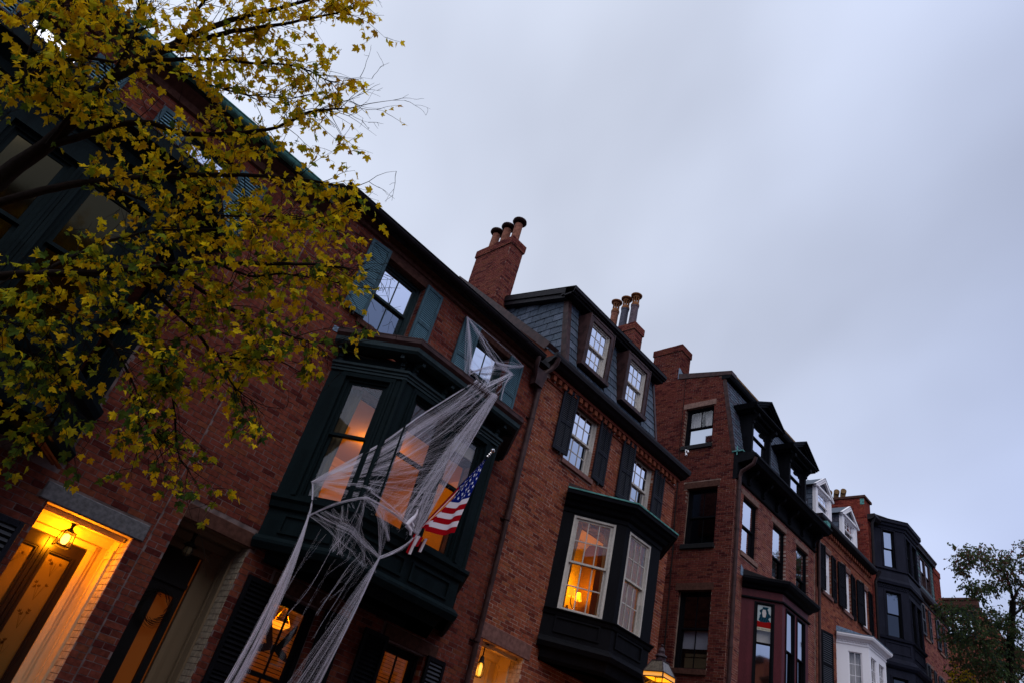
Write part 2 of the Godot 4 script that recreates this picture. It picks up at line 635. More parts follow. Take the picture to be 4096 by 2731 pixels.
func shutter(host: Node, T: Transform3D, u0: float, u1: float, y0: float, y1: float, fm: String, sm: String, n: int, rod := false, tilt := 0.0) -> Node3D:
	var W := shift(T, u0, y0, 0.025) * Transform3D(Basis(Vector3.UP, tilt), Vector3.ZERO)
	var s := node("shutter", host, W)
	var w := u1 - u0
	var h := y1 - y0
	var st := 0.058
	var mid := h * 0.47
	var f := MB.new()
	f.cbox(0, 0, 0, st, h, 0.042, 0.004)
	f.cbox(w - st, 0, 0, w, h, 0.042, 0.004)
	for r in [[0.0, 0.085], [mid - 0.04, mid + 0.04], [h - 0.065, h]]:
		f.box(st, r[0], 0.001, w - st, r[1], 0.04)
	f.box(st, 0.06, 0.0, w - st, h - 0.06, 0.004)
	obj("frame", f, M[fm], s, W)
	var lw := w - 2 * st + 0.01
	var lh := (mid - 0.125) / n * 0.72
	var key := "%d_%d" % [int(lw * 1000), int(lh * 2000)]
	if not slat_cache.has(key):
		var b := MB.new()
		b.box(-lw / 2, -lh / 2, -0.004, lw / 2, lh / 2, 0.004)
		slat_cache[key] = b.mesh()
	for k in 2:
		var a := 0.085 if k == 0 else mid + 0.04
		var b := mid - 0.04 if k == 0 else h - 0.065
		for i in n:
			var y := lerpf(a, b, (i + 0.5) / n)
			inst("slat", slat_cache[key], M[sm], s, W * Transform3D(Basis(Vector3.RIGHT, -0.5), Vector3(w / 2, y, 0.022)))
		if rod:
			var rd := MB.new()
			rd.box(w / 2 - 0.008, a + 0.02, 0.038, w / 2 + 0.008, b + 0.05, 0.05)
			obj("tilt_rod", rd, M[fm], s, W)
	var hd := MB.new()
	hd.box(w * 0.5 - 0.01, -0.07, 0.0, w * 0.5 + 0.01, 0.02, 0.02)
	hd.box(w * 0.5 - 0.012, -0.07, 0.02, w * 0.5 + 0.012, -0.01, 0.055)
	obj("holdback", hd, M["iron"], s, W)
	return s

func slates(host: Node, T: Transform3D, u0: float, u1: float, y0: float, y1: float, holes: Array, course: float, wide: float, mats: Array, singles: int, pointed := false, ends = null) -> void:
	# overlapping slates on a leaning face: each one a thin tilted piece
	var me: ArrayMesh
	var b := MB.new()
	if pointed:
		var fr := [Vector3(-0.47, 1.25, 0), Vector3(-0.47, 0.3, 0.014), Vector3(-0.2, 0.0, 0.02), Vector3(0.2, 0.0, 0.02), Vector3(0.47, 0.3, 0.014), Vector3(0.47, 1.25, 0)]
		b.poly(fr)
		for i in 5:
			b.poly([fr[i], fr[i] - Vector3(0, 0, 0.014), fr[i + 1] - Vector3(0, 0, 0.014), fr[i + 1]])
	else:
		var fr := [Vector3(-0.476, 1.3, 0), Vector3(-0.476, 0.0, 0.02), Vector3(0.476, 0.0, 0.02), Vector3(0.476, 1.3, 0)]
		b.poly(fr)
		for i in 3:
			b.poly([fr[i], fr[i] - Vector3(0, 0, 0.012), fr[i + 1] - Vector3(0, 0, 0.012), fr[i + 1]])
	me = b.mesh()
	var all := []
	var y := y0
	var row := 0
	while y < y1 - course * 0.3:
		var ua := u0
		var ub := u1
		if ends != null:
			var e: Vector2 = (ends as Callable).call(y + course / 2)
			ua = e.x
			ub = e.y
		var s := u0 - wide * 0.5 * (row % 2) - wide * 2.0
		while s < ub:
			var w := wide
			var a := maxf(s, ua)
			var c := minf(s + w, ub)
			var ok := c - a > 0.04
			for h in holes:
				if ok and h.position.y < y + course * 0.5 and h.end.y > y + course * 0.5:
					if h.position.x < c and h.end.x > a:
						if h.position.x - a > 0.04:
							c = h.position.x
						elif c - h.end.x > 0.04:
							a = h.end.x
						else:
							ok = false
			if ok:
				var hh := minf(course, y1 - y)
				var tr := T * Transform3D(Basis(Vector3(c - a, 0, 0), Vector3(0, hh, 0), Vector3(rng.randf_range(-0.003, 0.003), rng.randf_range(-0.004, 0.004), 1)), Vector3((a + c) / 2, y + rng.randf_range(-0.004, 0.004), rng.randf_range(0, 0.003)))
				all.append([tr, rng.randi() % mats.size(), seen_at(tr.origin).z])
			s += w
		y += course
		row += 1
	all.sort_custom(func(p, q): return p[2] < q[2])
	var n := mini(singles, all.size())
	for i in n:
		inst("slate", me, M[mats[all[i][1]]], host, all[i][0])
	if all.size() > n:
		var mm := MultiMesh.new()
		mm.transform_format = MultiMesh.TRANSFORM_3D
		mm.mesh = me
		mm.instance_count = all.size() - n
		var o := MultiMeshInstance3D.new()
		o.name = child_name(host, "slate_field")
		o.material_override = M[mats[0]]
		o.set_meta("kind", "stuff")
		host.add_child(o)
		o.global_transform = Transform3D.IDENTITY
		for i in all.size() - n:
			mm.set_instance_transform(i, all[n + i][0])
		o.multimesh = mm

func lamp_light(at: Vector3, energy: float, size := 0.05, c := Color(1.0, 0.56, 0.16)) -> void:
	var l := OmniLight3D.new()
	l.name = numbered("lamp_light")
	add_child(l)
	l.position = at
	l.light_color = c
	l.light_energy = energy
	l.omni_range = 14.0
	l.omni_attenuation = 2.0
	l.light_size = size
	l.shadow_enabled = true

# ---------------------------------------------------------------- the place
func _ready() -> void:
	rng.seed = 20171
	set_camera_and_sky()
	make_materials()
	var ub := MB.new()
	ub.box(-0.5, -0.5, -0.5, 0.5, 0.5, 0.5)
	unit_box = ub.mesh()
	make_ground()
	house_a()
	house_b()
	house_c()
	house_d()
	house_e()
	house_f()
	house_g()
	house_h()
	house_opposite(-9.0, -2.0, 10.5, "b", "plain brick house across the street, behind and left of the camera")
	house_opposite(-2.0, 4.5, 11.5, "c", "plain brick house across the street, straight behind the camera")
	house_opposite(4.5, 11.0, 10.5, "e", "plain brick house across the street, facing the black bay window")
	house_opposite(11.0, 18.0, 11.0, "df", "plain brick house across the street, facing the alley")
	maple()
	street_tree()
	porch_lights()
	web()
	flag()
	gas_lamp()
	small_things()

func set_camera_and_sky() -> void:
	var cam := Camera3D.new()
	cam.name = "camera"
	add_child(cam)
	cam.transform = Transform3D(EYE_BASIS, EYE)
	cam.fov = 51.01
	cam.near = 0.05
	cam.far = 600.0
	cam.current = true
	var env := Environment.new()
	env.background_mode = Environment.BG_SKY
	env.tonemap_mode = Environment.TONE_MAPPER_LINEAR
	env.tonemap_exposure = 1.0
	env.sdfgi_enabled = true
	env.ssao_enabled = true
	env.ssil_enabled = true
	var sky := Sky.new()
	var pm := PanoramaSkyMaterial.new()
	pm.panorama = overcast()
	sky.sky_material = pm
	env.sky = sky
	var we := WorldEnvironment.new()
	we.name = "world_environment"
	we.environment = env
	add_child(we)
	var sun := DirectionalLight3D.new()
	sun.name = "veiled_sun"
	add_child(sun)
	sun.light_energy = 0.4
	sun.light_angular_distance = 60.0
	sun.light_color = Color(1.0, 0.97, 0.94)
	sun.shadow_enabled = true
	sun.look_at_from_position(Vector3(-8, 20, 13), Vector3.ZERO)

func overcast() -> ImageTexture:
	# an evening overcast: paler where the sun went down behind the houses, bluer away from it, with soft torn layers
	var W := 768
	var H := 384
	var im := Image.create(W, H, false, Image.FORMAT_RGBF)
	var a := FastNoiseLite.new()
	a.seed = 5
	a.frequency = 1.5
	a.fractal_octaves = 5
	a.fractal_gain = 0.42
	var b := FastNoiseLite.new()
	b.seed = 19
	b.frequency = 0.7
	b.fractal_octaves = 3
	var pale := Vector3(-0.25, 0.45, -0.85).normalized()
	for j in H:
		var th := PI * (j + 0.5) / H
		for i in W:
			var ph := TAU * (i + 0.5) / W
			var d := Vector3(sin(ph) * sin(th), cos(th), -cos(ph) * sin(th))
			var q := Vector3(d.x, d.y * 1.5, d.z) / (0.45 + absf(d.y)) * 0.75
			var n := a.get_noise_3d(q.x * 1.1 + q.z * 0.5, q.y, q.z * 0.8) + 0.6 * b.get_noise_3d(q.x, q.y + 4.0, q.z)
			var k := clampf((d.dot(pale) + 0.05) / 0.68, 0.0, 1.0)
			var c := Vector3(0.37, 0.445, 0.69).lerp(Vector3(0.76, 0.83, 0.99), k)
			var s := clampf(n * 0.9, -0.5, 0.5)
			c = c * (0.99 + 0.55 * s)
			c = c.lerp(Vector3(c.y, c.y, c.y) * Vector3(0.92, 1.0, 1.28), 0.1 + 0.5 * maxf(0.0, -s))
			im.set_pixel(i, j, Color(c.x, c.y, c.z))
	return ImageTexture.create_from_image(im)

func make_ground() -> void:
	var g := MB.new()
	g.box(-300, -0.5, -300, 300, -0.14, 300)
	obj("road", g, M["asphalt"]).set_meta("kind", "structure")
	for s in [[0.02, 2.4], [8.4, 11.2]]:
		var p := MB.new()
		p.box(-60, -0.2, s[0], 90, 0.0, s[1])
		obj("pavement", p, M["pavement"]).set_meta("kind", "structure")
		var k := MB.new()
		var z: float = s[1] if s[0] < 1.0 else s[0] - 0.16
		k.box(-60, -0.2, z, 90, 0.004, z + 0.16)
		obj("kerb", k, M["kerb"]).set_meta("kind", "structure")

func shell(host: Node, x0: float, x1: float, h: float, deep: float, m: String) -> void:
	var s := MB.new()
	s.box(x0, 0, -deep, x1, h, -deep + 0.3)
	s.box(x0, 0, -deep + 0.3, x0 + 0.14, h, -0.32)
	s.box(x1 - 0.14, 0, -deep + 0.3, x1, h, -0.32)
	obj("party_wall", s, M[m], host)

func pitched(host: Node, x0: float, x1: float, y: float, z0: float, rise: float, deep: float, m: String) -> Node3D:
	var s := MB.new()
	var mid := -deep / 2
	s.poly([Vector3(x0, y, z0), Vector3(x1, y, z0), Vector3(x1, y + rise, mid), Vector3(x0, y + rise, mid)])
	s.poly([Vector3(x1, y, -deep), Vector3(x0, y, -deep), Vector3(x0, y + rise, mid), Vector3(x1, y + rise, mid)])
	s.poly([Vector3(x0, y - 0.1, z0), Vector3(x0, y, z0), Vector3(x0, y + rise, mid), Vector3(x0, y, -deep), Vector3(x0, y - 0.1, -deep)])
	s.poly([Vector3(x1, y - 0.1, -deep), Vector3(x1, y, -deep), Vector3(x1, y + rise, mid), Vector3(x1, y, z0), Vector3(x1, y - 0.1, z0)])
	s.poly([Vector3(x0, y - 0.1, z0), Vector3(x1, y - 0.1, z0), Vector3(x1, y, z0), Vector3(x0, y, z0)])
	s.poly([Vector3(x0, y - 0.1, -deep), Vector3(x1, y - 0.1, -deep), Vector3(x1, y - 0.1, z0), Vector3(x0, y - 0.1, z0)])
	return obj("roof", s, M[m], host)

func room(host: Node, x0: float, x1: float, y0: float, y1: float, z0: float, z1: float, m: String, ceil_m: String) -> void:
	# z1 (front) stays open towards the house front
	var s := MB.new()
	s.box(x0 - 0.1, y0, z0 - 0.1, x1 + 0.1, y1, z0)
	s.box(x0 - 0.1, y0, z0, x0, y1, z1)
	s.box(x1, y0, z0, x1 + 0.1, y1, z1)
	obj("room_wall", s, M[m], host)
	var c := MB.new()
	c.box(x0 - 0.1, y1, z0 - 0.1, x1 + 0.1, y1 + 0.12, z1)
	c.box(x0 - 0.1, y0 - 0.12, z0 - 0.1, x1 + 0.1, y0, z1)
	obj("ceiling", c, M[ceil_m], host)
	var k := MB.new()
	k.sweep([Vector2(x0, z0 + 0.001), Vector2(x1, z0 + 0.001)], [Vector2(0, y1 - 0.16), Vector2(0.03, y1 - 0.16), Vector2(0.05, y1 - 0.1), Vector2(0.12, y1 - 0.02), Vector2(0.12, y1 - 0.001), Vector2(0, y1 - 0.001)])
	obj("cornice", k, M[ceil_m], host)

func casing(m: MB, r: Rect2, w: float, out: float) -> void:
	var a := r.position
	var b := r.end
	m.box(a.x - w, a.y, 0.001, a.x, b.y, out)
	m.box(b.x, a.y, 0.001, b.x + w, b.y, out)
	m.box(a.x - w, b.y, 0.001, b.x + w, b.y + w, out + 0.003)
	m.box(a.x - w * 0.45, a.y, out, a.x, b.y, out + 0.014)
	m.box(b.x, a.y, out, b.x + w * 0.45, b.y, out + 0.014)
	m.box(a.x - w * 0.45, b.y, out + 0.003, b.x + w * 0.45, b.y + w * 0.45, out + 0.016)

func panel(m: MB, r: Rect2, out: float) -> void:
	# a sunk field inside a raised moulding
	var a := r.position
	var b := r.end
	var w := 0.035
	m.box(a.x, a.y, 0.001, b.x, a.y + w, out)
	m.box(a.x, b.y - w, 0.001, b.x, b.y, out)
	m.box(a.x, a.y + w, 0.001, a.x + w, b.y - w, out)
	m.box(b.x - w, a.y + w, 0.001, b.x, b.y - w, out)

func bay(host: Node, pts: Array, y0: float, y1: float, windows: Array, panels: Array, m: String, cas: float) -> Node3D:
	# the canted box of a bay: one board per face with its openings, casings and panels
	var B := node("bay_window", host, Transform3D.IDENTITY)
	for i in 3:
		var T := face(pts[i].x, pts[i].y, pts[i + 1].x, pts[i + 1].y)
		var L: float = pts[i].distance_to(pts[i + 1])
		var s := MB.new()
		s.slab(0, L, y0, y1, windows[i], -0.09, 0)
		for r in windows[i]:
			if cas > 0:
				casing(s, r, cas, 0.02)
		obj("cladding", s, M[m], B, T)
		if panels[i].size():
			var p := MB.new()
			for r in panels[i]:
				panel(p, r, 0.028)
			obj("panel", p, M[m], B, T)
	var c := MB.new()
	var q: Array = pts
	c.poly([Vector3(q[0].x, y0, q[0].y), Vector3(q[3].x, y0, q[3].y), Vector3(q[2].x, y0, q[2].y), Vector3(q[1].x, y0, q[1].y)])
	obj("underside", c, M[m], B)
	return B

func moulding(called: String, host: Node, pts: Array, prof: Array, m: String) -> MeshInstance3D:
	var s := MB.new()
	s.sweep(pts, prof)
	return obj(called, s, M[m], host)

func lid(called: String, host: Node, pts: Array, out: float, y: float, back_y: float, m: String) -> void:
	# the little roof over a bay: rises to the wall
	var s := MB.new()
	s.sweep(pts, [Vector2(-0.1, y - 0.02), Vector2(out, y - 0.02), Vector2(out, y), Vector2(-0.1, y + 0.04)], false)
	var a: Vector2 = pts[0]
	var b: Vector2 = pts[1]
	var c: Vector2 = pts[2]
	var d: Vector2 = pts[3]
	s.poly([Vector3(b.x, y + 0.03, b.y), Vector3(c.x, y + 0.03, c.y), Vector3(d.x, back_y, 0.02), Vector3(a.x, back_y, 0.02)])
	s.poly([Vector3(a.x, y, a.y), Vector3(b.x, y + 0.03, b.y), Vector3(a.x, back_y, 0.02)])
	s.poly([Vector3(c.x, y + 0.03, c.y), Vector3(d.x, y, d.y), Vector3(d.x, back_y, 0.02)])
	obj(called, s, M[m], host)

func gutter(host: Node, x0: float, x1: float, y: float, z: float, r: float, m: String) -> void:
	# a half round trough with a rolled lip
	var pr := []
	for k in 9:
		var a := PI + PI * k / 8
		pr.append(Vector2(cos(a) * r, sin(a) * r))
	for k in 9:
		var a := TAU - PI * k / 8
		pr.append(Vector2(cos(a) * (r - 0.012), sin(a) * (r - 0.012)))
	var prof := []
	for p in pr:
		prof.append(Vector2(z + p.x, y + p.y))
	var s := MB.new()
	s.sweep([Vector2(x0, 0), Vector2(x1, 0)], prof)
	s.tube([Vector3(x0, y + 0.004, z + r), Vector3(x1, y + 0.004, z + r)], 0.014, 0.014, 8)
	obj("gutter", s, M[m], host)

func chimney(host: Node, x0: float, x1: float, z0: float, z1: float, y0: float, y1: float, pal: String, course: float, singles: int) -> Node3D:
	# faces towards the camera (left, front) and the two others
	var c := node("chimney", host, Transform3D(Basis.IDENTITY, Vector3((x0 + x1) / 2, y0, (z0 + z1) / 2)))
	var core := MB.new()
	core.box(x0 + 0.006, y0, z0 + 0.006, x1 - 0.006, y1 - 0.004, z1 - 0.006)
	obj("core", core, M["mortar_brown"], c)
	var top := y1 - course * 4.0
	var faces := [[x0, z0, x0, z1], [x0, z1, x1, z1], [x1, z1, x1, z0], [x1, z0, x0, z0]]
	for k in 4:
		var f: Array = faces[k]
		var T := face(f[0], f[1], f[2], f[3])
		var L := Vector2(f[0], f[1]).distance_to(Vector2(f[2], f[3]))
		bricks(c, T, 0, L, y0, top, [], course, 0.21, pal, singles if k < 2 else 0, [], null, 0.011, 0.05)
	# corbelled head
	var o := 0.035
	faces = [[x0 - o, z0 - o, x0 - o, z1 + o], [x0 - o, z1 + o, x1 + o, z1 + o], [x1 + o, z1 + o, x1 + o, z0 - o], [x1 + o, z0 - o, x0 - o, z0 - o]]
	for k in 4:
		var f: Array = faces[k]
		var T := face(f[0], f[1], f[2], f[3])
		var L := Vector2(f[0], f[1]).distance_to(Vector2(f[2], f[3]))
		bricks(c, T, 0, L, top, y1, [], course, 0.21, pal, 20 if k < 2 else 0, [], null, 0.011, 0.05)
	var cap := MB.new()
	cap.box(x0 - o + 0.01, top, z0 - o + 0.01, x1 + o - 0.01, y1 - 0.02, z1 + o - 0.01)
	cap.box(x0 + 0.04, y1 - 0.02, z0 + 0.04, x1 - 0.04, y1 + 0.03, z1 - 0.04)
	obj("head", cap, M["mortar_brown"], c)
	return c

func house_a() -> void:
	var A := thing("brick_rowhouse", "dark brick house behind the yellow maple, copper gutter and lantern-lit double door", "house", Vector3(-1, 0, 0), "brick rowhouses along the street")
	var I := Transform3D.IDENTITY
	var x0 := -5.5
	var x1 := 3.17
	var w1 := Rect2(-1.47, 7.86, 0.87, 1.1)
	var w2 := Rect2(0.88, 7.86, 0.85, 1.1)
	var w0 := Rect2(-3.9, 7.86, 0.87, 1.1)
	var door := Rect2(1.96, 0.5, 1.035, 3.01)
	var bayhole := Rect2(-1.7, 4.2, 3.2, 2.9)
	var low := Rect2(0.2, 1.0, 1.2, 2.2)
	var holes := [w0, w1, w2, door, bayhole, low]
	wall(A, I, x0, x1, 0, 9.4, holes, "mortar_dark")
	bricks(A, I, x0, x1 - 0.005, 0, 9.38, holes + [Rect2(1.84, 3.51, 1.28, 0.21), Rect2(-1.9, 3.85, 3.78, 3.7)], 0.0765, 0.215, "b", 300, [Rect2(-6, 3.6, 7.6, 4.0)])
	shell(A, x0, x1, 9.4, 9.0, "brick_b0")
	pitched(A, x0, x1, 9.5, 0.25, 2.4, 9.0, "roof_felt")
	gutter(A, x0, 3.05, 9.5, 0.3, 0.085, "verdigris")
	var fr := MB.new()
	fr.sweep([Vector2(x0, 0), Vector2(x1, 0)], [Vector2(0.004, 9.15), Vector2(0.05, 9.17), Vector2(0.06, 9.28), Vector2(0.2, 9.38), Vector2(0.2, 9.42), Vector2(0.004, 9.42)])
	obj("frieze", fr, M["brownstone_dark"], A)
	for r in [w0, w1, w2]:
		sash_window(A, I, r, {"d": 0.1, "fm": "green_paint", "up": [2, 1], "lo": [2, 1], "pu": "sky_glass_bright", "pl": "sky_glass", "back": false})
		shutter(A, I, r.position.x - 0.47, r.position.x - 0.02, r.position.y + 0.02, r.end.y - 0.02, "teal", "teal_slat", 9)
		shutter(A, I, r.end.x + 0.02, r.end.x + 0.48, r.position.y + 0.02, r.end.y - 0.02, "teal", "teal_slat", 9)
		var s := MB.new()
		s.box(r.position.x - 0.06, r.position.y - 0.11, -0.1, r.end.x + 0.06, r.position.y - 0.001, 0.06)
		obj("sill", s, M["brownstone_dark"], A)
	# the big oriel under the windows
	var pts := [Vector2(-2.4, 0), Vector2(-1.75, 1.0), Vector2(1.15, 1.0), Vector2(1.85, 0)]
	var wf := [Rect2(0.18, 4.75, 0.75, 2.0), Rect2(1.08, 4.75, 0.75, 2.0), Rect2(1.98, 4.75, 0.75, 2.0)]
	var B := bay(A, pts, 3.95, 7.35, [[Rect2(0.25, 4.75, 0.7, 2.0)], wf, [Rect2(0.25, 4.75, 0.7, 2.0)]], [[], [], []], "green_black", 0.07)
	for i in 3:
		var T := face(pts[i].x, pts[i].y, pts[i + 1].x, pts[i + 1].y)
		for r in ([[Rect2(0.25, 4.75, 0.7, 2.0)], wf, [Rect2(0.25, 4.75, 0.7, 2.0)]])[i]:
			sash_window(B, T, r, {"d": 0.03, "fw": 0.05, "fm": "green_black", "pu": "bronze_glass", "pl": "bronze_glass", "back": false})
	moulding("cornice", B, pts, [Vector2(0.002, 7.1), Vector2(0.06, 7.14), Vector2(0.08, 7.25), Vector2(0.26, 7.4), Vector2(0.32, 7.42), Vector2(0.32, 7.58), Vector2(0.002, 7.58)], "green_black")
	lid("bay_roof", B, pts, 0.33, 7.6, 7.8, "copper")
	moulding("sill", B, pts, [Vector2(0.002, 4.5), Vector2(0.07, 4.55), Vector2(0.1, 4.62), Vector2(0.1, 4.68), Vector2(0.002, 4.7)], "green_black")
	moulding("base_moulding", B, pts, [Vector2(0.002, 3.95), Vector2(0.07, 3.99), Vector2(0.1, 4.08), Vector2(0.04, 4.16), Vector2(0.002, 4.16)], "green_black")
	# bronze-lit underside trim at the corner next to the porch
	var br := MB.new()
	br.bar(Vector3(1.28, 3.91, 0.9), Vector3(1.84, 3.86, 0.12), 0.035, 0.03)
	br.bar(Vector3(1.21, 3.92, 0.86), Vector3(1.76, 3.87, 0.12), 0.025, 0.03)
	obj("drip_rail", br, M["brass"], B)
	# lintel, recess and door
	var l := MB.new()
	l.cbox(1.84, 3.515, -0.2, 3.12, 3.72, 0.02, 0.012)
	obj("lintel", l, M["granite"], A)
	recess(A, 1.96, 2.995, 0.5, 3.51, -0.62, 2.08, 2.79, 3.3, "cream_paint")
	var dn := node("door", A, Transform3D(Basis.IDENTITY, Vector3(2.3, 0.5, -0.62)))
	var d := MB.new()
	for k in [[1.80, 2.305], [2.315, 2.785]]:
		var g0: float = k[0] + (0.13 if k[0] < 2.0 else 0.075)
		var g1: float = k[1] - (0.06 if k[0] < 2.0 else 0.125)
		d.slab(k[0], k[1], 0.5, 3.29, [Rect2(g0, 0.8, g1 - g0, 2.33)], -0.66, -0.61)
		for e in [0.0, 0.02]:
			d.box(g0 - 0.03 + e, 0.77 + e, -0.61, g0 - 0.012 + e, 3.16 - e, -0.588 - e * 0.6)
			d.box(g1 + 0.012 - e, 0.77 + e, -0.61, g1 + 0.03 - e, 3.16 - e, -0.588 - e * 0.6)
			d.box(g0 - 0.03 + e, 3.142 - e, -0.611, g1 + 0.03 - e, 3.16 - e, -0.589 - e * 0.6)
		var gp := MB.new()
		gp.box(g0, 0.8, -0.645, g1, 3.13, -0.635)
		obj("pane", gp, M["etched_pane"], dn)
		# etched sprigs
		var et := MB.new()
		var y := 3.0
		while y > 1.0:
			var cx := (g0 + g1) / 2 + rng.randf_range(-0.02, 0.02)
			for b in 7:
				var a := rng.randf_range(-1.4, 1.4)
				var len := rng.randf_range(0.03, 0.13)
				var e := Vector3(cx + sin(a) * len * 0.9, y + cos(a) * len * 0.6, -0.6345)
				et.bar(Vector3(cx, y - 0.12, -0.6345), e, 0.0018, 0.001, Vector3.FORWARD)
				if b % 3 != 0:
					for s in [-0.6, 0.0, 0.6]:
						var q := Vector3(sin(a + s), cos(a + s), 0)
						var z := Vector3(q.y, -q.x, 0) * 0.009
						et.poly([e, e + q * 0.017 + z, e + q * 0.04, e + q * 0.017 - z])
			y -= rng.randf_range(0.26, 0.36)
		obj("etching", et, M["etching"], dn)
	obj("leaf_frames", d, M["door_dark"], dn)
	var kn := MB.new()
	kn.lathe(Vector3(2.36, 1.75, -0.57), [Vector2(0.001, -0.03), Vector2(0.028, -0.015), Vector2(0.032, 0.0), Vector2(0.028, 0.015), Vector2(0.001, 0.03)], 12)
	kn.box(2.33, 1.62, -0.61, 2.39, 1.9, -0.6)
	obj("handle", kn, M["brass"], dn)
	# porch step and low window with shutter
	var st := MB.new()
	st.box(1.9, 0.0, -0.7, 3.05, 0.5, 0.3)
	st.box(1.9, 0.0, 0.3, 3.05, 0.33, 0.6)
	st.box(1.9, 0.0, 0.6, 3.05, 0.16, 0.9)
	obj("step", st, M["granite"], A)
	sash_window(A, I, low, {"d": 0.12, "fm": "green_black", "pu": "dark_glass", "pl": "dark_glass", "back": false})
	shutter(A, I, 1.42, 1.87, 1.05, 3.2, "shutter_black", "shutter_slat", 16)

func recess(host: Node, x0: float, x1: float, y0: float, y1: float, zb: float, d0: float, d1: float, dy: float, m: String) -> void:
	# a painted porch recess: splayed panelled sides, soffit, architrave and a back wall round the door
	var s := MB.new()
	var b0 := x0 - 0.25
	s.slab(b0, x1 + 0.05, y0, y1 + 0.05, [Rect2(minf(d0, x0 - 0.15), y0 - 0.01, d1 - minf(d0, x0 - 0.15), dy - y0 + 0.01)], zb - 0.06, zb)
	obj("porch_back", s, M[m], host)
	var c := MB.new()
	c.box(x0 - 0.1, y1, zb, x1 + 0.1, y1 + 0.08, -0.002)
	c.box(x0 + 0.01, y1 - 0.06, -0.24, x1 - 0.031, y1 - 0.002, -0.16)
	c.sweep([Vector2(x0, zb + 0.001), Vector2(x1, zb + 0.001)], [Vector2(0, y1 - 0.12), Vector2(0.03, y1 - 0.12), Vector2(0.08, y1 - 0.03), Vector2(0.08, y1 - 0.003), Vector2(0, y1 - 0.003)])
	c.box(d1 - 0.02, y0, zb + 0.001, d1 + 0.05, dy + 0.05, zb + 0.04)
	c.box(d0 - 0.05, dy, zb + 0.002, d1 + 0.049, dy + 0.07, zb + 0.05)
	c.box(d1 + 0.05, y0, zb + 0.001, d1 + 0.09, y1 - 0.13, zb + 0.022)
	obj("porch_soffit", c, M[m], host)
	var p := MB.new()
	# right side: panelled boards, then the painted brick edge of the wall
	p.box(x1 - 0.012, y0, zb, x1 + 0.06, y1, -0.3)
	p.box(x1 - 0.03, y0, -0.33, x1 - 0.0121, y1 - 0.15, -0.3)
	p.box(x1 - 0.03, y0, zb + 0.06, x1 - 0.0121, y1 - 0.15, zb + 0.1)
	p.box(x1 - 0.028, y1 - 0.25, zb + 0.1, x1 - 0.0122, y1 - 0.21, -0.33)
	p.box(x0 - 0.3, y0, zb, x0 - 0.22, y1, -0.302)
	p.box(x0 - 0.3, y0, -0.302, x0 - 0.006, y1, -0.22)
	obj("porch_panel", p, M[m], host)
	var T := Transform3D(Basis(Vector3(0, 0, -1), Vector3.UP, Vector3(-1, 0, 0)), Vector3(x1 + 0.002, 0, 0))
	var y := y0
	var row := 0
	while y < y1 - 0.01:
		var yt := minf(y + 0.0765, y1)
		var e := MB.new()
		var cut := 0.2 if row % 2 == 0 else 0.1
		e.box(0.014, y + 0.004, -0.04, cut, yt - 0.004, 0.004)
		if cut < 0.2:
			e.box(cut + 0.008, y + 0.004, -0.04, 0.298, yt - 0.004, 0.003)
		else:
			e.box(cut + 0.008, y + 0.004, -0.04, 0.298, yt - 0.004, 0.0035)
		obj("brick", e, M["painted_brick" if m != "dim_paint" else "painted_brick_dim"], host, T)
		y = yt
		row += 1

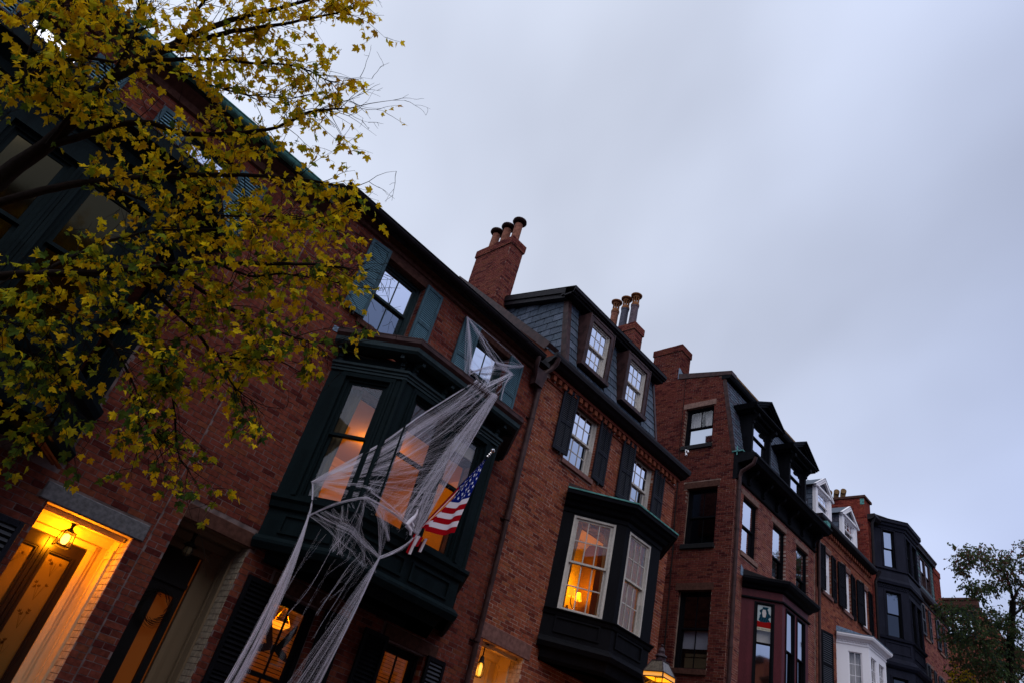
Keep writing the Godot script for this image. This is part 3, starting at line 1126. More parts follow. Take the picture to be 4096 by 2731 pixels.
func house_b() -> void:
	var B := thing("brick_rowhouse", "brick house with big dark green bay window wrapped in cobweb, teal shutters, black gutter", "house", Vector3(6, 0, 0), "brick rowhouses along the street")
	var I := Transform3D.IDENTITY
	var x0 := 3.17
	var x1 := 8.95
	var w1 := Rect2(4.6, 8.06, 0.95, 1.43)
	var w2 := Rect2(7.02, 8.06, 0.95, 1.43)
	var door := Rect2(3.435, 0.5, 1.01, 3.49)
	var bayhole := Rect2(4.75, 4.35, 3.15, 2.65)
	var g1 := Rect2(5.08, 1.5, 0.78, 2.13)
	var g2 := Rect2(7.17, 1.5, 0.78, 2.13)
	var holes := [w1, w2, door, bayhole, g1, g2]
	wall(B, I, x0, x1, 0, 9.8, holes, "mortar_dark")
	var proud := [Rect2(4.5, 9.49, 1.15, 0.19), Rect2(6.92, 9.49, 1.15, 0.19), Rect2(3.43, 3.99, 1.1, 0.2), Rect2(4.5, 4.15, 3.6, 3.3), Rect2(7.0, 3.66, 1.2, 0.2), Rect2(4.92, 3.66, 1.1, 0.2)]
	bricks(B, I, x0 + 0.005, x1, 0, 9.78, holes + proud, 0.0745, 0.213, "b", 300, [Rect2(4.4, 3.9, 4.0, 3.8), Rect2(4.6, 0, 4.3, 3.6)])
	shell(B, x0, x1, 9.8, 9.0, "brick_b0")
	pitched(B, x0, x1, 9.93, 0.22, 2.4, 9.0, "roof_felt")
	gutter(B, 3.2, 8.62, 9.9, 0.29, 0.1, "copper_dark")
	var sn := MB.new()
	sn.tube([Vector3(3.3, 10.0, 0.2), Vector3(8.6, 10.0, 0.2)], 0.012, 0.012, 6)
	for k in 12:
		sn.bar(Vector3(3.4 + k * 0.46, 9.9, 0.2), Vector3(3.4 + k * 0.46, 10.01, 0.2), 0.012, 0.012)
	obj("snow_rail", sn, M["copper_dark"], B)
	var fr := MB.new()
	fr.sweep([Vector2(x0 + 0.01, 0), Vector2(x1 - 0.02, 0)], [Vector2(0.004, 9.66), Vector2(0.05, 9.68), Vector2(0.06, 9.7), Vector2(0.06, 9.73), Vector2(0.03, 9.74), Vector2(0.03, 9.79), Vector2(0.12, 9.83), Vector2(0.19, 9.9), Vector2(0.004, 9.9)])
	obj("frieze", fr, M["brownstone_dark"], B)
	for r in [w1, w2]:
		sash_window(B, I, r, {"d": 0.13, "fw": 0.07, "fm": "green_paint", "sm": "green_paint", "up": [2, 1], "lo": [2, 1], "split": 0.5, "pu": "sky_glass_bright", "pl": "dim_glass" if r == w1 else "dark_glass", "back": false})
		shutter(B, I, r.position.x - 0.43, r.position.x - 0.01, 8.06, 9.57, "teal", "teal_slat", 17, false, -0.1)
		shutter(B, I, r.end.x + 0.0, r.end.x + 0.42, 8.06, 9.57, "teal", "teal_slat", 17, false, 0.06)
		var l := MB.new()
		l.cbox(r.position.x - 0.1, 9.49, -0.12, r.end.x + 0.1, 9.68, 0.022, 0.008)
		obj("lintel", l, M["brownstone_dark"], B)
		var s := MB.new()
		s.cbox(r.position.x - 0.09, 7.95, -0.12, r.end.x + 0.09, 8.06, 0.05, 0.008)
		obj("sill", s, M["brownstone_dark"], B)
	# the bay
	var pts := [Vector2(4.47, 0), Vector2(5.22, 1.0), Vector2(7.4, 1.0), Vector2(8.15, 0)]
	var hole := Rect2(0.3, 4.84, 0.74, 2.05)
	var fw := [Rect2(0.27, 4.84, 0.74, 2.05), Rect2(1.2, 4.84, 0.74, 2.05)]
	var faces := [[hole], fw, [Rect2(0.21, 4.84, 0.74, 2.05)]]
	var V := bay(B, pts, 4.1, 7.3, faces, [[Rect2(0.27, 4.27, 0.78, 0.28)], [Rect2(0.2, 4.27, 0.86, 0.28), Rect2(1.2, 4.27, 0.8, 0.28)], [Rect2(0.22, 4.27, 0.78, 0.28)]], "green_black", 0.075)
	for i in 3:
		var T := face(pts[i].x, pts[i].y, pts[i + 1].x, pts[i + 1].y)
		for r in faces[i]:
			sash_window(V, T, r, {"d": 0.03, "fw": 0.05, "fm": "green_black", "split": 0.52, "pu": "glass", "pl": "glass", "back": false})
	# corner posts
	var cp := MB.new()
	for p in [pts[1], pts[2]]:
		cp = MB.new()
		cp.lathe(Vector3(p.x, 0, p.y - 0.02), [Vector2(0.045, 4.8), Vector2(0.045, 7.0)], 10)
		obj("corner_bead", cp, M["green_black"], V)
	moulding("sill", V, pts, [Vector2(0.002, 4.6), Vector2(0.05, 4.62), Vector2(0.07, 4.7), Vector2(0.11, 4.74), Vector2(0.11, 4.79), Vector2(0.002, 4.82)], "green_black")
	moulding("base_moulding", V, pts, [Vector2(0.002, 4.02), Vector2(0.05, 4.02), Vector2(0.1, 4.1), Vector2(0.1, 4.14), Vector2(0.04, 4.2), Vector2(0.002, 4.2)], "green_black")
	var inner := [Vector2(4.72, 0), Vector2(5.32, 0.82), Vector2(7.3, 0.82), Vector2(7.9, 0)]
	moulding("base_step", V, inner, [Vector2(-0.4, 3.9), Vector2(0.0, 3.9), Vector2(0.06, 4.05), Vector2(-0.4, 4.05)], "green_black")
	var un := MB.new()
	un.poly([Vector3(4.72, 3.9, 0), Vector3(7.9, 3.9, 0), Vector3(7.3, 3.9, 0.82), Vector3(5.32, 3.9, 0.82)])
	obj("underside", un, M["green_black"], V)
	moulding("head_moulding", V, pts, [Vector2(0.002, 6.98), Vector2(0.03, 6.98), Vector2(0.03, 7.02), Vector2(0.05, 7.03), Vector2(0.05, 7.06), Vector2(0.08, 7.08), Vector2(0.08, 7.12), Vector2(0.002, 7.13)], "green_paint")
	moulding("cornice", V, pts, [Vector2(0.002, 7.33), Vector2(0.26, 7.33), Vector2(0.27, 7.345), Vector2(0.29, 7.37), Vector2(0.29, 7.44), Vector2(0.002, 7.44)], "green_paint")
	moulding("bay_crown", V, pts, [Vector2(0.002, 7.441), Vector2(0.29, 7.441), Vector2(0.33, 7.49), Vector2(0.33, 7.55), Vector2(0.002, 7.58)], "copper")
	lid("bay_roof", V, pts, 0.32, 7.585, 7.8, "copper")
	for i in 3:
		var T := face(pts[i].x, pts[i].y, pts[i + 1].x, pts[i + 1].y)
		var L: float = pts[i].distance_to(pts[i + 1])
		var n := 2 if i != 1 else 4
		for k in n:
			var br := MB.new()
			var u := lerpf(0.1, L - 0.1, float(k) / (n - 1))
			br.box(u - 0.035, 7.2, 0.001, u + 0.035, 7.329, 0.07)
			br.box(u - 0.03, 7.26, 0.07, u + 0.03, 7.328, 0.21)
			br.box(u - 0.035, 7.14, 0.002, u + 0.035, 7.2, 0.04)
			obj("bracket", br, M["green_paint"], V, T)
	# lead flashing at the ends of the bay roof
	var fl := MB.new()
	fl.poly([Vector3(4.2, 7.56, 0.012), Vector3(4.5, 7.62, 0.012), Vector3(4.5, 7.72, 0.012), Vector3(4.2, 7.66, 0.012)])
	obj("flashing", fl, M["lead"], V)
	# lit room behind the bay
	room(B, 3.4, 8.7, 4.2, 7.25, -3.6, -0.3, "room_ochre", "room_ochre")
	var rc := MB.new()
	rc.slab(3.3, 8.8, 4.1, 7.35, [bayhole], -0.34, -0.31)
	obj("inner_wall", rc, M["room_dark"], B)
	var hd := MB.new()
	for y in [7.02, 4.4]:
		hd.sweep([Vector2(4.62, -0.3), Vector2(4.62, 0.05), Vector2(5.28, 0.9), Vector2(7.34, 0.9), Vector2(8.0, 0.05), Vector2(8.0, -0.3)], [Vector2(-0.03, y), Vector2(0.0, y), Vector2(0.0, y + 0.02), Vector2(-0.03, y + 0.02)])
		hd.poly([Vector3(4.62, y + 0.01, -0.3), Vector3(4.62, y + 0.01, 0.05), Vector3(5.28, y + 0.01, 0.9), Vector3(7.34, y + 0.01, 0.9), Vector3(8.0, y + 0.01, 0.05), Vector3(8.0, y + 0.01, -0.3)])
		obj("bay_ceiling" if y > 5 else "bay_floor", hd, M["room_dark"], V)
		hd = MB.new()
	var T0 := face(pts[0].x, pts[0].y, pts[1].x, pts[1].y)
	curtain(V, T0, 0.34, 0.58, 4.9, 6.8, -0.22, M["curtain_tan"], 0.2)
	var T1 := face(pts[1].x, pts[1].y, pts[2].x, pts[2].y)
	var rb := MB.new()
	for k in 9:
		rb.box(1.27, 6.72 - k * 0.022, -0.16, 1.9, 6.74 - k * 0.022, -0.13 - 0.004 * (k % 2))
	obj("roller_blind", rb, M["blind"], V, T1)
	# lintel and porch of the dark door
	var l := MB.new()
	l.cbox(3.432, 3.99, -0.25, 4.53, 4.185, 0.018, 0.01)
	obj("lintel", l, M["brownstone_dark"], B)
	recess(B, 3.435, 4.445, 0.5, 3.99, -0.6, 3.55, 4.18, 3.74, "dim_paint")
	var dn := node("door", B, Transform3D(Basis.IDENTITY, Vector3(3.85, 0.5, -0.6)))
	var d := MB.new()
	d.slab(3.28, 4.13, 0.5, 3.73, [Rect2(3.81, 1.25, 0.22, 1.92)], -0.65, -0.6)
	d.box(3.28, 3.3, -0.6, 4.13, 3.36, -0.57)
	d.box(3.78, 3.17, -0.6, 4.07, 3.2, -0.585)
	d.box(4.03, 1.2, -0.6, 4.06, 3.17, -0.586)
	obj("door_leaf", d, M["iron"], dn)
	var pn := MB.new()
	pn.box(3.81, 1.25, -0.64, 4.03, 3.17, -0.63)
	obj("pane", pn, M["amber_pane"], dn)
	var sl := MB.new()
	sl.box(4.13, 0.9, -0.64, 4.16, 3.73, -0.63)
	obj("side_light", sl, M["amber_pane"], dn)
	var st := MB.new()
	st.box(3.4, 0.0, -0.7, 4.5, 0.5, 0.3)
	st.box(3.4, 0.0, 0.3, 4.5, 0.33, 0.6)
	st.box(3.4, 0.0, 0.6, 4.5, 0.16, 0.9)
	obj("step", st, M["brownstone"], B)
	# ground floor windows, one with slatted blind
	for r in [g1, g2]:
		sash_window(B, I, r, {"d": 0.12, "fw": 0.06, "fm": "black_paint", "up": [2, 1], "lo": [2, 1], "bar": 0.025, "split": 0.52, "rail": 0.05, "pu": "glass", "pl": "glass", "back": false})
		shutter(B, I, r.position.x - 0.5, r.position.x - 0.03, 1.52, 3.68, "black_paint", "black_paint", 17)
		shutter(B, I, r.end.x + 0.05, r.end.x + 0.45, 1.52, 3.68, "black_paint", "shutter_slat" if r == g2 else "black_paint", 17)
		var ln := MB.new()
		ln.cbox(r.position.x - 0.12, 3.66, -0.12, r.end.x + 0.25, 3.86, 0.02, 0.008)
		obj("lintel", ln, M["brownstone_dark"], B)
		var vb := node("slatted_blind", B, Transform3D(Basis.IDENTITY, Vector3(r.get_center().x, 3.5, -0.33)))
		for k in 40:
			var y := 3.55 - k * 0.052
			var sm := MB.new()
			sm.box(-0.34, -0.0015, -0.022, 0.34, 0.0015, 0.022)
			inst("slat", sm.mesh(), M["blind_dark"], vb, Transform3D(Basis(Vector3.RIGHT, 0.35 if k > 6 else 0.1), Vector3(r.get_center().x, y, -0.34)))
	room(B, 4.7, 8.5, 1.2, 3.85, -3.2, -0.3, "room_ochre", "room_ochre")
	var rw := MB.new()
	rw.slab(4.6, 8.6, 1.1, 3.9, [g1, g2], -0.34, -0.31)
	obj("inner_wall", rw, M["room_brown"], B)
	# downspout shared with the next house: two funnels into one pipe
	var dp := node("downspout", B, Transform3D(Basis.IDENTITY, Vector3(8.92, 9.4, 0.1)))
	var p := MB.new()
	p.tube([Vector3(8.5, 9.84, 0.3), Vector3(8.5, 9.7, 0.29), Vector3(8.56, 9.62, 0.22), Vector3(8.68, 9.5, 0.14)], 0.052, 0.05, 10)
	p.tube([Vector3(9.02, 10.12, 0.34), Vector3(9.04, 9.98, 0.3), Vector3(9.02, 9.86, 0.2), Vector3(8.86, 9.62, 0.14)], 0.06, 0.055, 10)
	obj("arm", p, M["copper"], dp)
	var h := MB.new()
	h.sweep([Vector2(8.66, 0.04), Vector2(8.66, 0.2), Vector2(8.9, 0.2), Vector2(8.9, 0.04)], [Vector2(0, 9.3), Vector2(0.03, 9.66), Vector2(-0.02, 9.66), Vector2(-0.02, 9.3)])
	h.tube([Vector3(8.8, 9.62, 0.11), Vector3(8.86, 9.4, 0.1), Vector3(8.91, 9.22, 0.09)], 0.12, 0.06, 10)
	obj("hopper", h, M["copper"], dp)
	var pp := MB.new()
	pp.tube([Vector3(8.91, 9.3, 0.09), Vector3(8.915, 6.4, 0.09)], 0.058, 0.058, 12)
	pp.tube([Vector3(8.915, 6.42, 0.09), Vector3(8.93, 0.0, 0.09)], 0.05, 0.05, 12)
	for y in [8.6, 6.4, 4.2]:
		pp.tube([Vector3(8.912, y - 0.025, 0.09), Vector3(8.912, y + 0.025, 0.09)], 0.066, 0.066, 12)
		pp.box(8.82, y - 0.01, 0.0, 9.0, y + 0.01, 0.03)
	obj("pipe", pp, M["copper"], dp)
	# chimney on the party wall, three clay pots
	var c := chimney(B, 9.03, 9.53, -3.9, -2.5, 10.3, 15.05, "ch", 0.066, 150)
	for k in 3:
		var z: float = [-2.75, -3.2, -3.65][k]
		var pt := MB.new()
		pt.lathe(Vector3(9.28, 15.05, z), [Vector2(0.15, 0), Vector2(0.14, 0.08), Vector2(0.125, 0.12), Vector2(0.115, 0.78), Vector2(0.09, 0.8)], 18)
		obj("chimney_pot", pt, M["terracotta"], c)
		var cp2 := MB.new()
		cp2.lathe(Vector3(9.28, 15.05, z), [Vector2(0.075, 0.75), Vector2(0.075, 0.83), Vector2(0.18, 0.83), Vector2(0.21, 0.87), Vector2(0.2, 0.92), Vector2(0.1, 0.98), Vector2(0.001, 1.0)], 18)
		obj("pot_cap", cp2, M["pot_cap"], c)

func house_c() -> void:
	var C := thing("brick_rowhouse", "orange brick house with slate dormer storey, black shutters and black bay window", "house", Vector3(11.7, 0, 0), "brick rowhouses along the street")
	var I := Transform3D.IDENTITY
	var x0 := 8.955
	var x1 := 14.48
	var w1 := Rect2(10.16, 8.34, 0.98, 1.47)
	var w2 := Rect2(12.5, 8.34, 0.98, 1.47)
	var door := Rect2(9.15, 0.6, 1.1, 3.69)
	var bayhole := Rect2(10.75, 5.0, 2.7, 2.4)
	var holes := [w1, w2, door, bayhole]
	wall(C, I, x0, x1, 0, 9.9, holes, "mortar")
	bricks(C, I, x0 + 0.004, x1, 0, 9.72, holes + [Rect2(9.03, 4.3, 1.37, 0.28), Rect2(10.05, 9.81, 1.2, 0.1), Rect2(12.4, 9.81, 1.2, 0.1), Rect2(10.1, 8.23, 1.1, 0.11), Rect2(12.44, 8.23, 1.1, 0.11), Rect2(10.6, 4.8, 3.0, 2.7)], 0.0672, 0.205, "c", 300, [Rect2(10.3, 4.4, 3.6, 3.3)])
	# right-hand return along the alley
	var TR := face(x1, 0, x1, -9)
	bricks(C, TR, 0.1, 9, 0, 9.9, [], 0.0672, 0.205, "c", 0)
	shell(C, x0, x1 - 0.02, 9.9, 9.0, "brick_c0")
	# cornice with brick dentils
	var fr := MB.new()
	fr.sweep([Vector2(x0 + 0.2, 0), Vector2(x1, 0)], [Vector2(0.003, 9.72), Vector2(0.03, 9.72), Vector2(0.03, 9.78), Vector2(0.003, 9.78)])
	fr.sweep([Vector2(x0 + 0.2, 0), Vector2(x1, 0)], [Vector2(0.003, 9.9), Vector2(0.12, 9.9), Vector2(0.12, 9.97), Vector2(0.003, 9.97)])
	obj("frieze", fr, M["brick_c3"], C)
	var dn := MB.new()
	dn.box(-0.05, 0, 0, 0.05, 0.118, 0.1)
	var dm := dn.mesh()
	for k in 27:
		inst("dentil", dm, M["brick_c%d" % (k % 3)], C, Transform3D(Basis.IDENTITY, Vector3(9.3 + k * 0.192, 9.781, 0.004)))
	var ev := MB.new()
	ev.sweep([Vector2(x0 - 0.05, 0), Vector2(x1 + 0.08, 0)], [Vector2(0.003, 9.971), Vector2(0.16, 9.971), Vector2(0.24, 10.0), Vector2(0.3, 10.05), Vector2(0.36, 10.08), Vector2(0.38, 10.15), Vector2(0.38, 10.2), Vector2(0.34, 10.2), Vector2(0.3, 10.12), Vector2(0.003, 10.14)])
	obj("gutter", ev, M["copper_dark"], C)
	# pitched roof, gable parapet on the left with its copper coping
	pitched(C, x0 + 0.25, x1 - 0.2, 10.15, 0.1, 4.2, 9.0, "slate_b")
	var gb := MB.new()
	gb.poly([Vector3(x0, 9.9, 0.0), Vector3(x0, 10.42, 0.0), Vector3(x0, 14.2, -4.5), Vector3(x0, 9.9, -4.5)])
	gb.poly([Vector3(x0, 9.9, 0.0), Vector3(x0 + 0.25, 9.9, 0.0), Vector3(x0 + 0.25, 10.42, 0.0), Vector3(x0, 10.42, 0.0)])
	obj("gable_wall", gb, M["brick_c1"], C)
	var gc := MB.new()
	gc.t = Transform3D(Basis(Vector3.RIGHT, atan2(3.78, 4.5)), Vector3(x0 + 0.1, 10.44, 0.04))
	gc.box(-0.17, 0.0, -5.6, 0.17, 0.1, 0.0)
	gc.box(-0.172, -0.09, -5.6, -0.155, 0.0, -0.002)
	obj("coping", gc, M["copper"], C)
	var ld := MB.new()
	ld.poly([Vector3(x0 - 0.004, 10.05, 0.0), Vector3(x0 - 0.004, 10.3, -0.06), Vector3(x0 - 0.004, 10.55, -0.34), Vector3(x0 - 0.004, 10.25, -0.34)])
	ld.poly([Vector3(x0 - 0.004, 10.35, -0.42), Vector3(x0 - 0.004, 10.6, -0.42), Vector3(x0 - 0.004, 10.75, -0.6), Vector3(x0 - 0.004, 10.5, -0.6)])
	obj("flashing", ld, M["lead"], C)
	# shed dormer storey hung with slates, its front leaning back
	var D := node("dormer_storey", C, Transform3D(Basis.IDENTITY, Vector3(11.5, 10.2, 0)))
	var dx0 := 9.58
	var dx1 := 13.43
	var lean := 0.36 / 2.0
	var core := MB.new()
	core.poly([Vector3(dx0, 10.15, 0.02), Vector3(dx1, 10.15, 0.02), Vector3(dx1, 12.4, -0.38), Vector3(dx0, 12.4, -0.38)])
	core.poly([Vector3(dx0, 10.15, -3.4), Vector3(dx0, 10.15, 0.02), Vector3(dx0, 12.4, -0.38), Vector3(dx0, 13.1, -3.4)])
	core.poly([Vector3(dx1, 10.15, 0.02), Vector3(dx1, 10.15, -3.4), Vector3(dx1, 13.1, -3.4), Vector3(dx1, 12.4, -0.38)])
	obj("boarding", core, M["slate_joint"], D)
	var TF := Transform3D(Basis(Vector3.RIGHT, -atan(lean)), Vector3(0, 10.18, 0.03))
	var sl := D
	slates(sl, TF, dx0 + 0.08, dx1 - 0.05, 0, 2.26, [Rect2(10.02, 0.52, 1.06, 2.0), Rect2(11.66, 0.52, 1.06, 2.0)], 0.215, 0.29, ["slate", "slate_b", "slate_c"], 150)
	var TS := face(dx0, -3.4, dx0, 0.0)
	slates(sl, TS, 0.0, 3.3, 10.18, 13.1, [], 0.205, 0.3, ["slate_b", "slate", "slate_b", "slate_c"], 150, false, func(y): return Vector2(0.0, minf(3.38 - maxf(0.0, (y - 10.15) * 0.178), 3.02 - (y - 12.32) / 0.232 if y > 12.32 else 9.0)))
	# corner boards and eaves
	var cb := MB.new()
	cb.t = TF
	cb.box(dx0 - 0.03, -0.02, -0.1, dx0 + 0.1, 2.28, 0.055)
	cb.box(dx1 - 0.06, -0.02, -0.1, dx1 + 0.02, 2.28, 0.04)
	obj("corner_board", cb, M["copper"], D)
	var ea := MB.new()
	ea.poly([Vector3(dx0 - 0.2, 12.44, 0.02), Vector3(dx1 + 0.05, 12.44, 0.02), Vector3(dx1 + 0.05, 12.44, -0.45), Vector3(dx0 - 0.2, 12.44, -0.45)].duplicate())
	ea.box(dx0 - 0.22, 12.4, -0.42, dx1 + 0.07, 12.44, -0.02)
	ea.sweep([Vector2(dx0 - 0.22, 0), Vector2(dx1 + 0.07, 0)], [Vector2(-0.3, 12.36), Vector2(-0.1, 12.36), Vector2(-0.08, 12.4), Vector2(-0.02, 12.42), Vector2(0.02, 12.46), Vector2(0.02, 12.54), Vector2(-0.3, 12.6)])
	# raking edge board on the left side
	var k0 := ea.t
	ea.t = Transform3D(Basis(Vector3.RIGHT, atan(0.232)), Vector3(dx0 - 0.1, 12.38, -0.1))
	ea.box(-0.12, 0.02, -3.6, 0.08, 0.17, 0.06)
	ea.box(-0.08, -0.1, -3.6, 0.08, 0.02, -0.2)
	ea.t = k0
	obj("eaves", ea, M["copper_dark"], D)
	var rf := MB.new()
	rf.poly([Vector3(dx0 - 0.2, 12.58, 0.0), Vector3(dx1 + 0.05, 12.58, 0.0), Vector3(dx1 + 0.05, 13.4, -3.6), Vector3(dx0 - 0.2, 13.4, -3.6)])
	obj("dormer_roof", rf, M["roof_felt"], D)
	for r in [Rect2(10.03, 10.78, 1.05, 1.42), Rect2(11.67, 10.78, 1.05, 1.42)]:
		var T := Transform3D(Basis.IDENTITY, Vector3(0, 0, 0.06))
		var bx := MB.new()
		var a: Vector2 = r.position
		var b: Vector2 = r.end
		bx.box(a.x, a.y, -0.5, a.x + 0.15, b.y, 0.0)
		bx.box(b.x - 0.15, a.y, -0.5, b.x, b.y, 0.0)
		bx.box(a.x + 0.15, b.y - 0.15, -0.5, b.x - 0.15, b.y + 0.02, -0.002)
		bx.box(a.x - 0.02, a.y - 0.06, -0.3, b.x + 0.02, a.y + 0.03, 0.03)
		bx.box(a.x + 0.012, a.y + 0.03, 0.0, a.x + 0.04, b.y, 0.012)
		bx.box(b.x - 0.04, a.y + 0.03, 0.0, b.x - 0.012, b.y, 0.012)
		bx.box(a.x + 0.04, b.y - 0.035, -0.002, b.x - 0.04, b.y - 0.01, 0.011)
		obj("window_surround", bx, M["copper"], D, T)
		sash_window(D, T, Rect2(a.x + 0.15, a.y + 0.03, r.size.x - 0.3, r.size.y - 0.18), {"d": 0.05, "fw": 0.03, "up": [3, 2], "lo": [3, 2], "bar": 0.018, "rail": 0.04, "pu": "sky_glass_bright", "pl": "sky_glass_bright", "back": false})
	for r in [w1, w2]:
		sash_window(C, I, r, {"d": 0.06, "fw": 0.07, "up": [3, 2], "lo": [3, 2], "bar": 0.02, "pu": "sky_glass_bright", "pl": "sky_glass", "back": false})
		shutter(C, I, r.position.x - 0.43, r.position.x + 0.01, 8.38, 9.88, "shutter_black", "shutter_slat", 15, true, -0.12)
		shutter(C, I, r.end.x + 0.0, r.end.x + 0.47, 8.38, 9.88, "shutter_black", "shutter_slat", 15, true, 0.05)
		var l := MB.new()
		l.box(r.position.x - 0.1, 9.811, -0.12, r.end.x + 0.1, 9.885, 0.012)
		l.box(r.position.x, 9.74, -0.2, r.end.x, 9.812, -0.035)
		obj("lintel", l, M["brownstone"], C)
		var s := MB.new()
		s.cbox(r.position.x - 0.06, 8.23, -0.12, r.end.x + 0.06, 8.34, 0.06, 0.008)
		obj("sill", s, M["brownstone"], C)
	# black bay
	var pts := [Vector2(10.5, 0), Vector2(11.45, 0.95), Vector2(12.75, 0.95), Vector2(13.7, 0)]
	var h0 := Rect2(0.25, 5.36, 0.88, 1.92)
	var h1 := Rect2(0.14, 5.36, 0.8, 1.9)
	var fc := [[h0], [h1], [Rect2(0.21, 5.36, 0.88, 1.92)]]
	var V := bay(C, pts, 4.75, 7.5, fc, [[Rect2(0.25, 4.93, 0.88, 0.3)], [Rect2(0.14, 4.93, 0.9, 0.3)], [Rect2(0.2, 4.93, 0.9, 0.3)]], "black_paint", 0.0)
	for i in 3:
		var T := face(pts[i].x, pts[i].y, pts[i + 1].x, pts[i + 1].y)
		for r in fc[i]:
			sash_window(V, T, r, {"d": 0.0, "fw": 0.045, "up": [3, 2], "lo": [3, 2], "bar": 0.022, "rail": 0.04, "pu": "glass", "pl": "glass", "back": false, "curtain": [[0.06, 0.26, "sheer", 0.5], [0.95, 0.76, "sheer", 0.5]] if i == 0 else [[0.05, 0.95, "sheer"]], "back_": 0})
	moulding("sill", V, pts, [Vector2(0.002, 5.22), Vector2(0.03, 5.24), Vector2(0.05, 5.3), Vector2(0.09, 5.33), Vector2(0.09, 5.35), Vector2(0.002, 5.358)], "black_paint")
	moulding("base_moulding", V, pts, [Vector2(0.002, 4.62), Vector2(0.08, 4.64), Vector2(0.12, 4.72), Vector2(0.09, 4.78), Vector2(0.03, 4.8), Vector2(0.002, 4.84)], "black_paint")
	var inn := [Vector2(10.62, 0), Vector2(11.5, 0.86), Vector2(12.7, 0.86), Vector2(13.58, 0)]
	moulding("base_step", V, inn, [Vector2(-0.3, 4.4), Vector2(0.0, 4.4), Vector2(0.05, 4.46), Vector2(0.08, 4.6), Vector2(0.1, 4.66), Vector2(-0.3, 4.66)], "black_paint")
	var un := MB.new()
	un.poly([Vector3(10.62, 4.4, 0), Vector3(13.58, 4.4, 0), Vector3(12.7, 4.4, 0.86), Vector3(11.5, 4.4, 0.86)])
	obj("underside", un, M["black_paint"], V)
	moulding("cornice", V, pts, [Vector2(0.002, 7.32), Vector2(0.02, 7.32), Vector2(0.03, 7.4), Vector2(0.1, 7.44), Vector2(0.14, 7.52), Vector2(0.2, 7.54), Vector2(0.24, 7.6), Vector2(0.3, 7.62), Vector2(0.31, 7.7), Vector2(0.002, 7.72)], "black_paint")
	lid("bay_roof", V, pts, 0.32, 7.73, 7.95, "copper")
	var le := MB.new()
	le.sweep(pts, [Vector2(0.31, 7.7), Vector2(0.325, 7.7), Vector2(0.325, 7.73), Vector2(0.31, 7.73)])
	obj("drip_edge", le, M["verdigris"], V)
	# lit room with a low chest against a near wall
	room(C, 9.4, 14.2, 4.9, 7.8, -1.6, -0.3, "room_ochre", "room_ochre")
	var rc := MB.new()
	rc.slab(9.3, 14.3, 4.8, 7.9, [bayhole], -0.34, -0.31)
	for y in [7.42, 5.3]:
		rc.poly([Vector3(10.66, y, -0.3), Vector3(10.66, y, 0.05), Vector3(11.5, y, 0.85), Vector3(12.7, y, 0.85), Vector3(13.54, y, 0.05), Vector3(13.54, y, -0.3)])
	obj("inner_wall", rc, M["room_brown"], C)
	var br := MB.new()
	br.box(13.3, 4.9, -1.6, 14.2, 7.8, -1.15)
	obj("chimney_breast", br, M["room_brown"], C)
	# door lintel and painted recess
	var l := MB.new()
	l.cbox(9.03, 4.3, -0.25, 10.4, 4.575, 0.016, 0.01)
	obj("lintel", l, M["brownstone"], C)
	recess(C, 9.15, 10.25, 0.6, 4.3, -0.65, 9.3, 10.0, 3.6, "cream_paint")
	var dd := MB.new()
	dd.box(8.95, 0.6, -0.7, 10.0, 3.6, -0.66)
	obj("door", dd, M["black_paint"], C)
	var st := MB.new()
	st.box(9.1, 0.0, -0.7, 10.3, 0.6, 0.3)
	st.box(9.1, 0.0, 0.3, 10.3, 0.3, 0.7)
	obj("step", st, M["brownstone"], C)
	# chimney behind the dormer storey with tall louvred pots
	var c := chimney(C, 14.0, 14.48, -3.15, -1.77, 11.5, 15.36, "ch", 0.066, 60)
	for k in 3:
		pot_louvred(c, Vector3(14.24, 15.36, [-2.08, -2.46, -2.86][k]), ["pot_dark", "slate_grey", "terracotta"][k])

func pot_louvred(c: Node, at: Vector3, m: String) -> void:
	var p := MB.new()
	p.lathe(at, [Vector2(0.15, 0), Vector2(0.14, 0.05), Vector2(0.125, 0.07), Vector2(0.12, 0.85), Vector2(0.132, 0.86), Vector2(0.132, 0.92), Vector2(0.05, 0.93)], 16)
	obj("chimney_pot", p, M[m], c)
	var q := MB.new()
	q.lathe(at, [Vector2(0.137, 0.9), Vector2(0.14, 0.95), Vector2(0.12, 1.0), Vector2(0.11, 1.03)], 16)
	for k in 8:
		var a := TAU * k / 8
		var o := Vector3(cos(a), 0, sin(a)) * 0.095
		q.tube([at + o + Vector3(0, 1.0, 0), at + o + Vector3(0, 1.3, 0)], 0.018, 0.018, 5)
	q.lathe(at, [Vector2(0.0, 1.0), Vector2(0.035, 1.0), Vector2(0.035, 1.28)], 8)
	q.lathe(at, [Vector2(0.11, 1.24), Vector2(0.12, 1.3), Vector2(0.18, 1.31), Vector2(0.187, 1.35), Vector2(0.08, 1.4), Vector2(0.001, 1.41)], 16)
	obj("pot_cowl", q, M["terracotta_orange"], c)

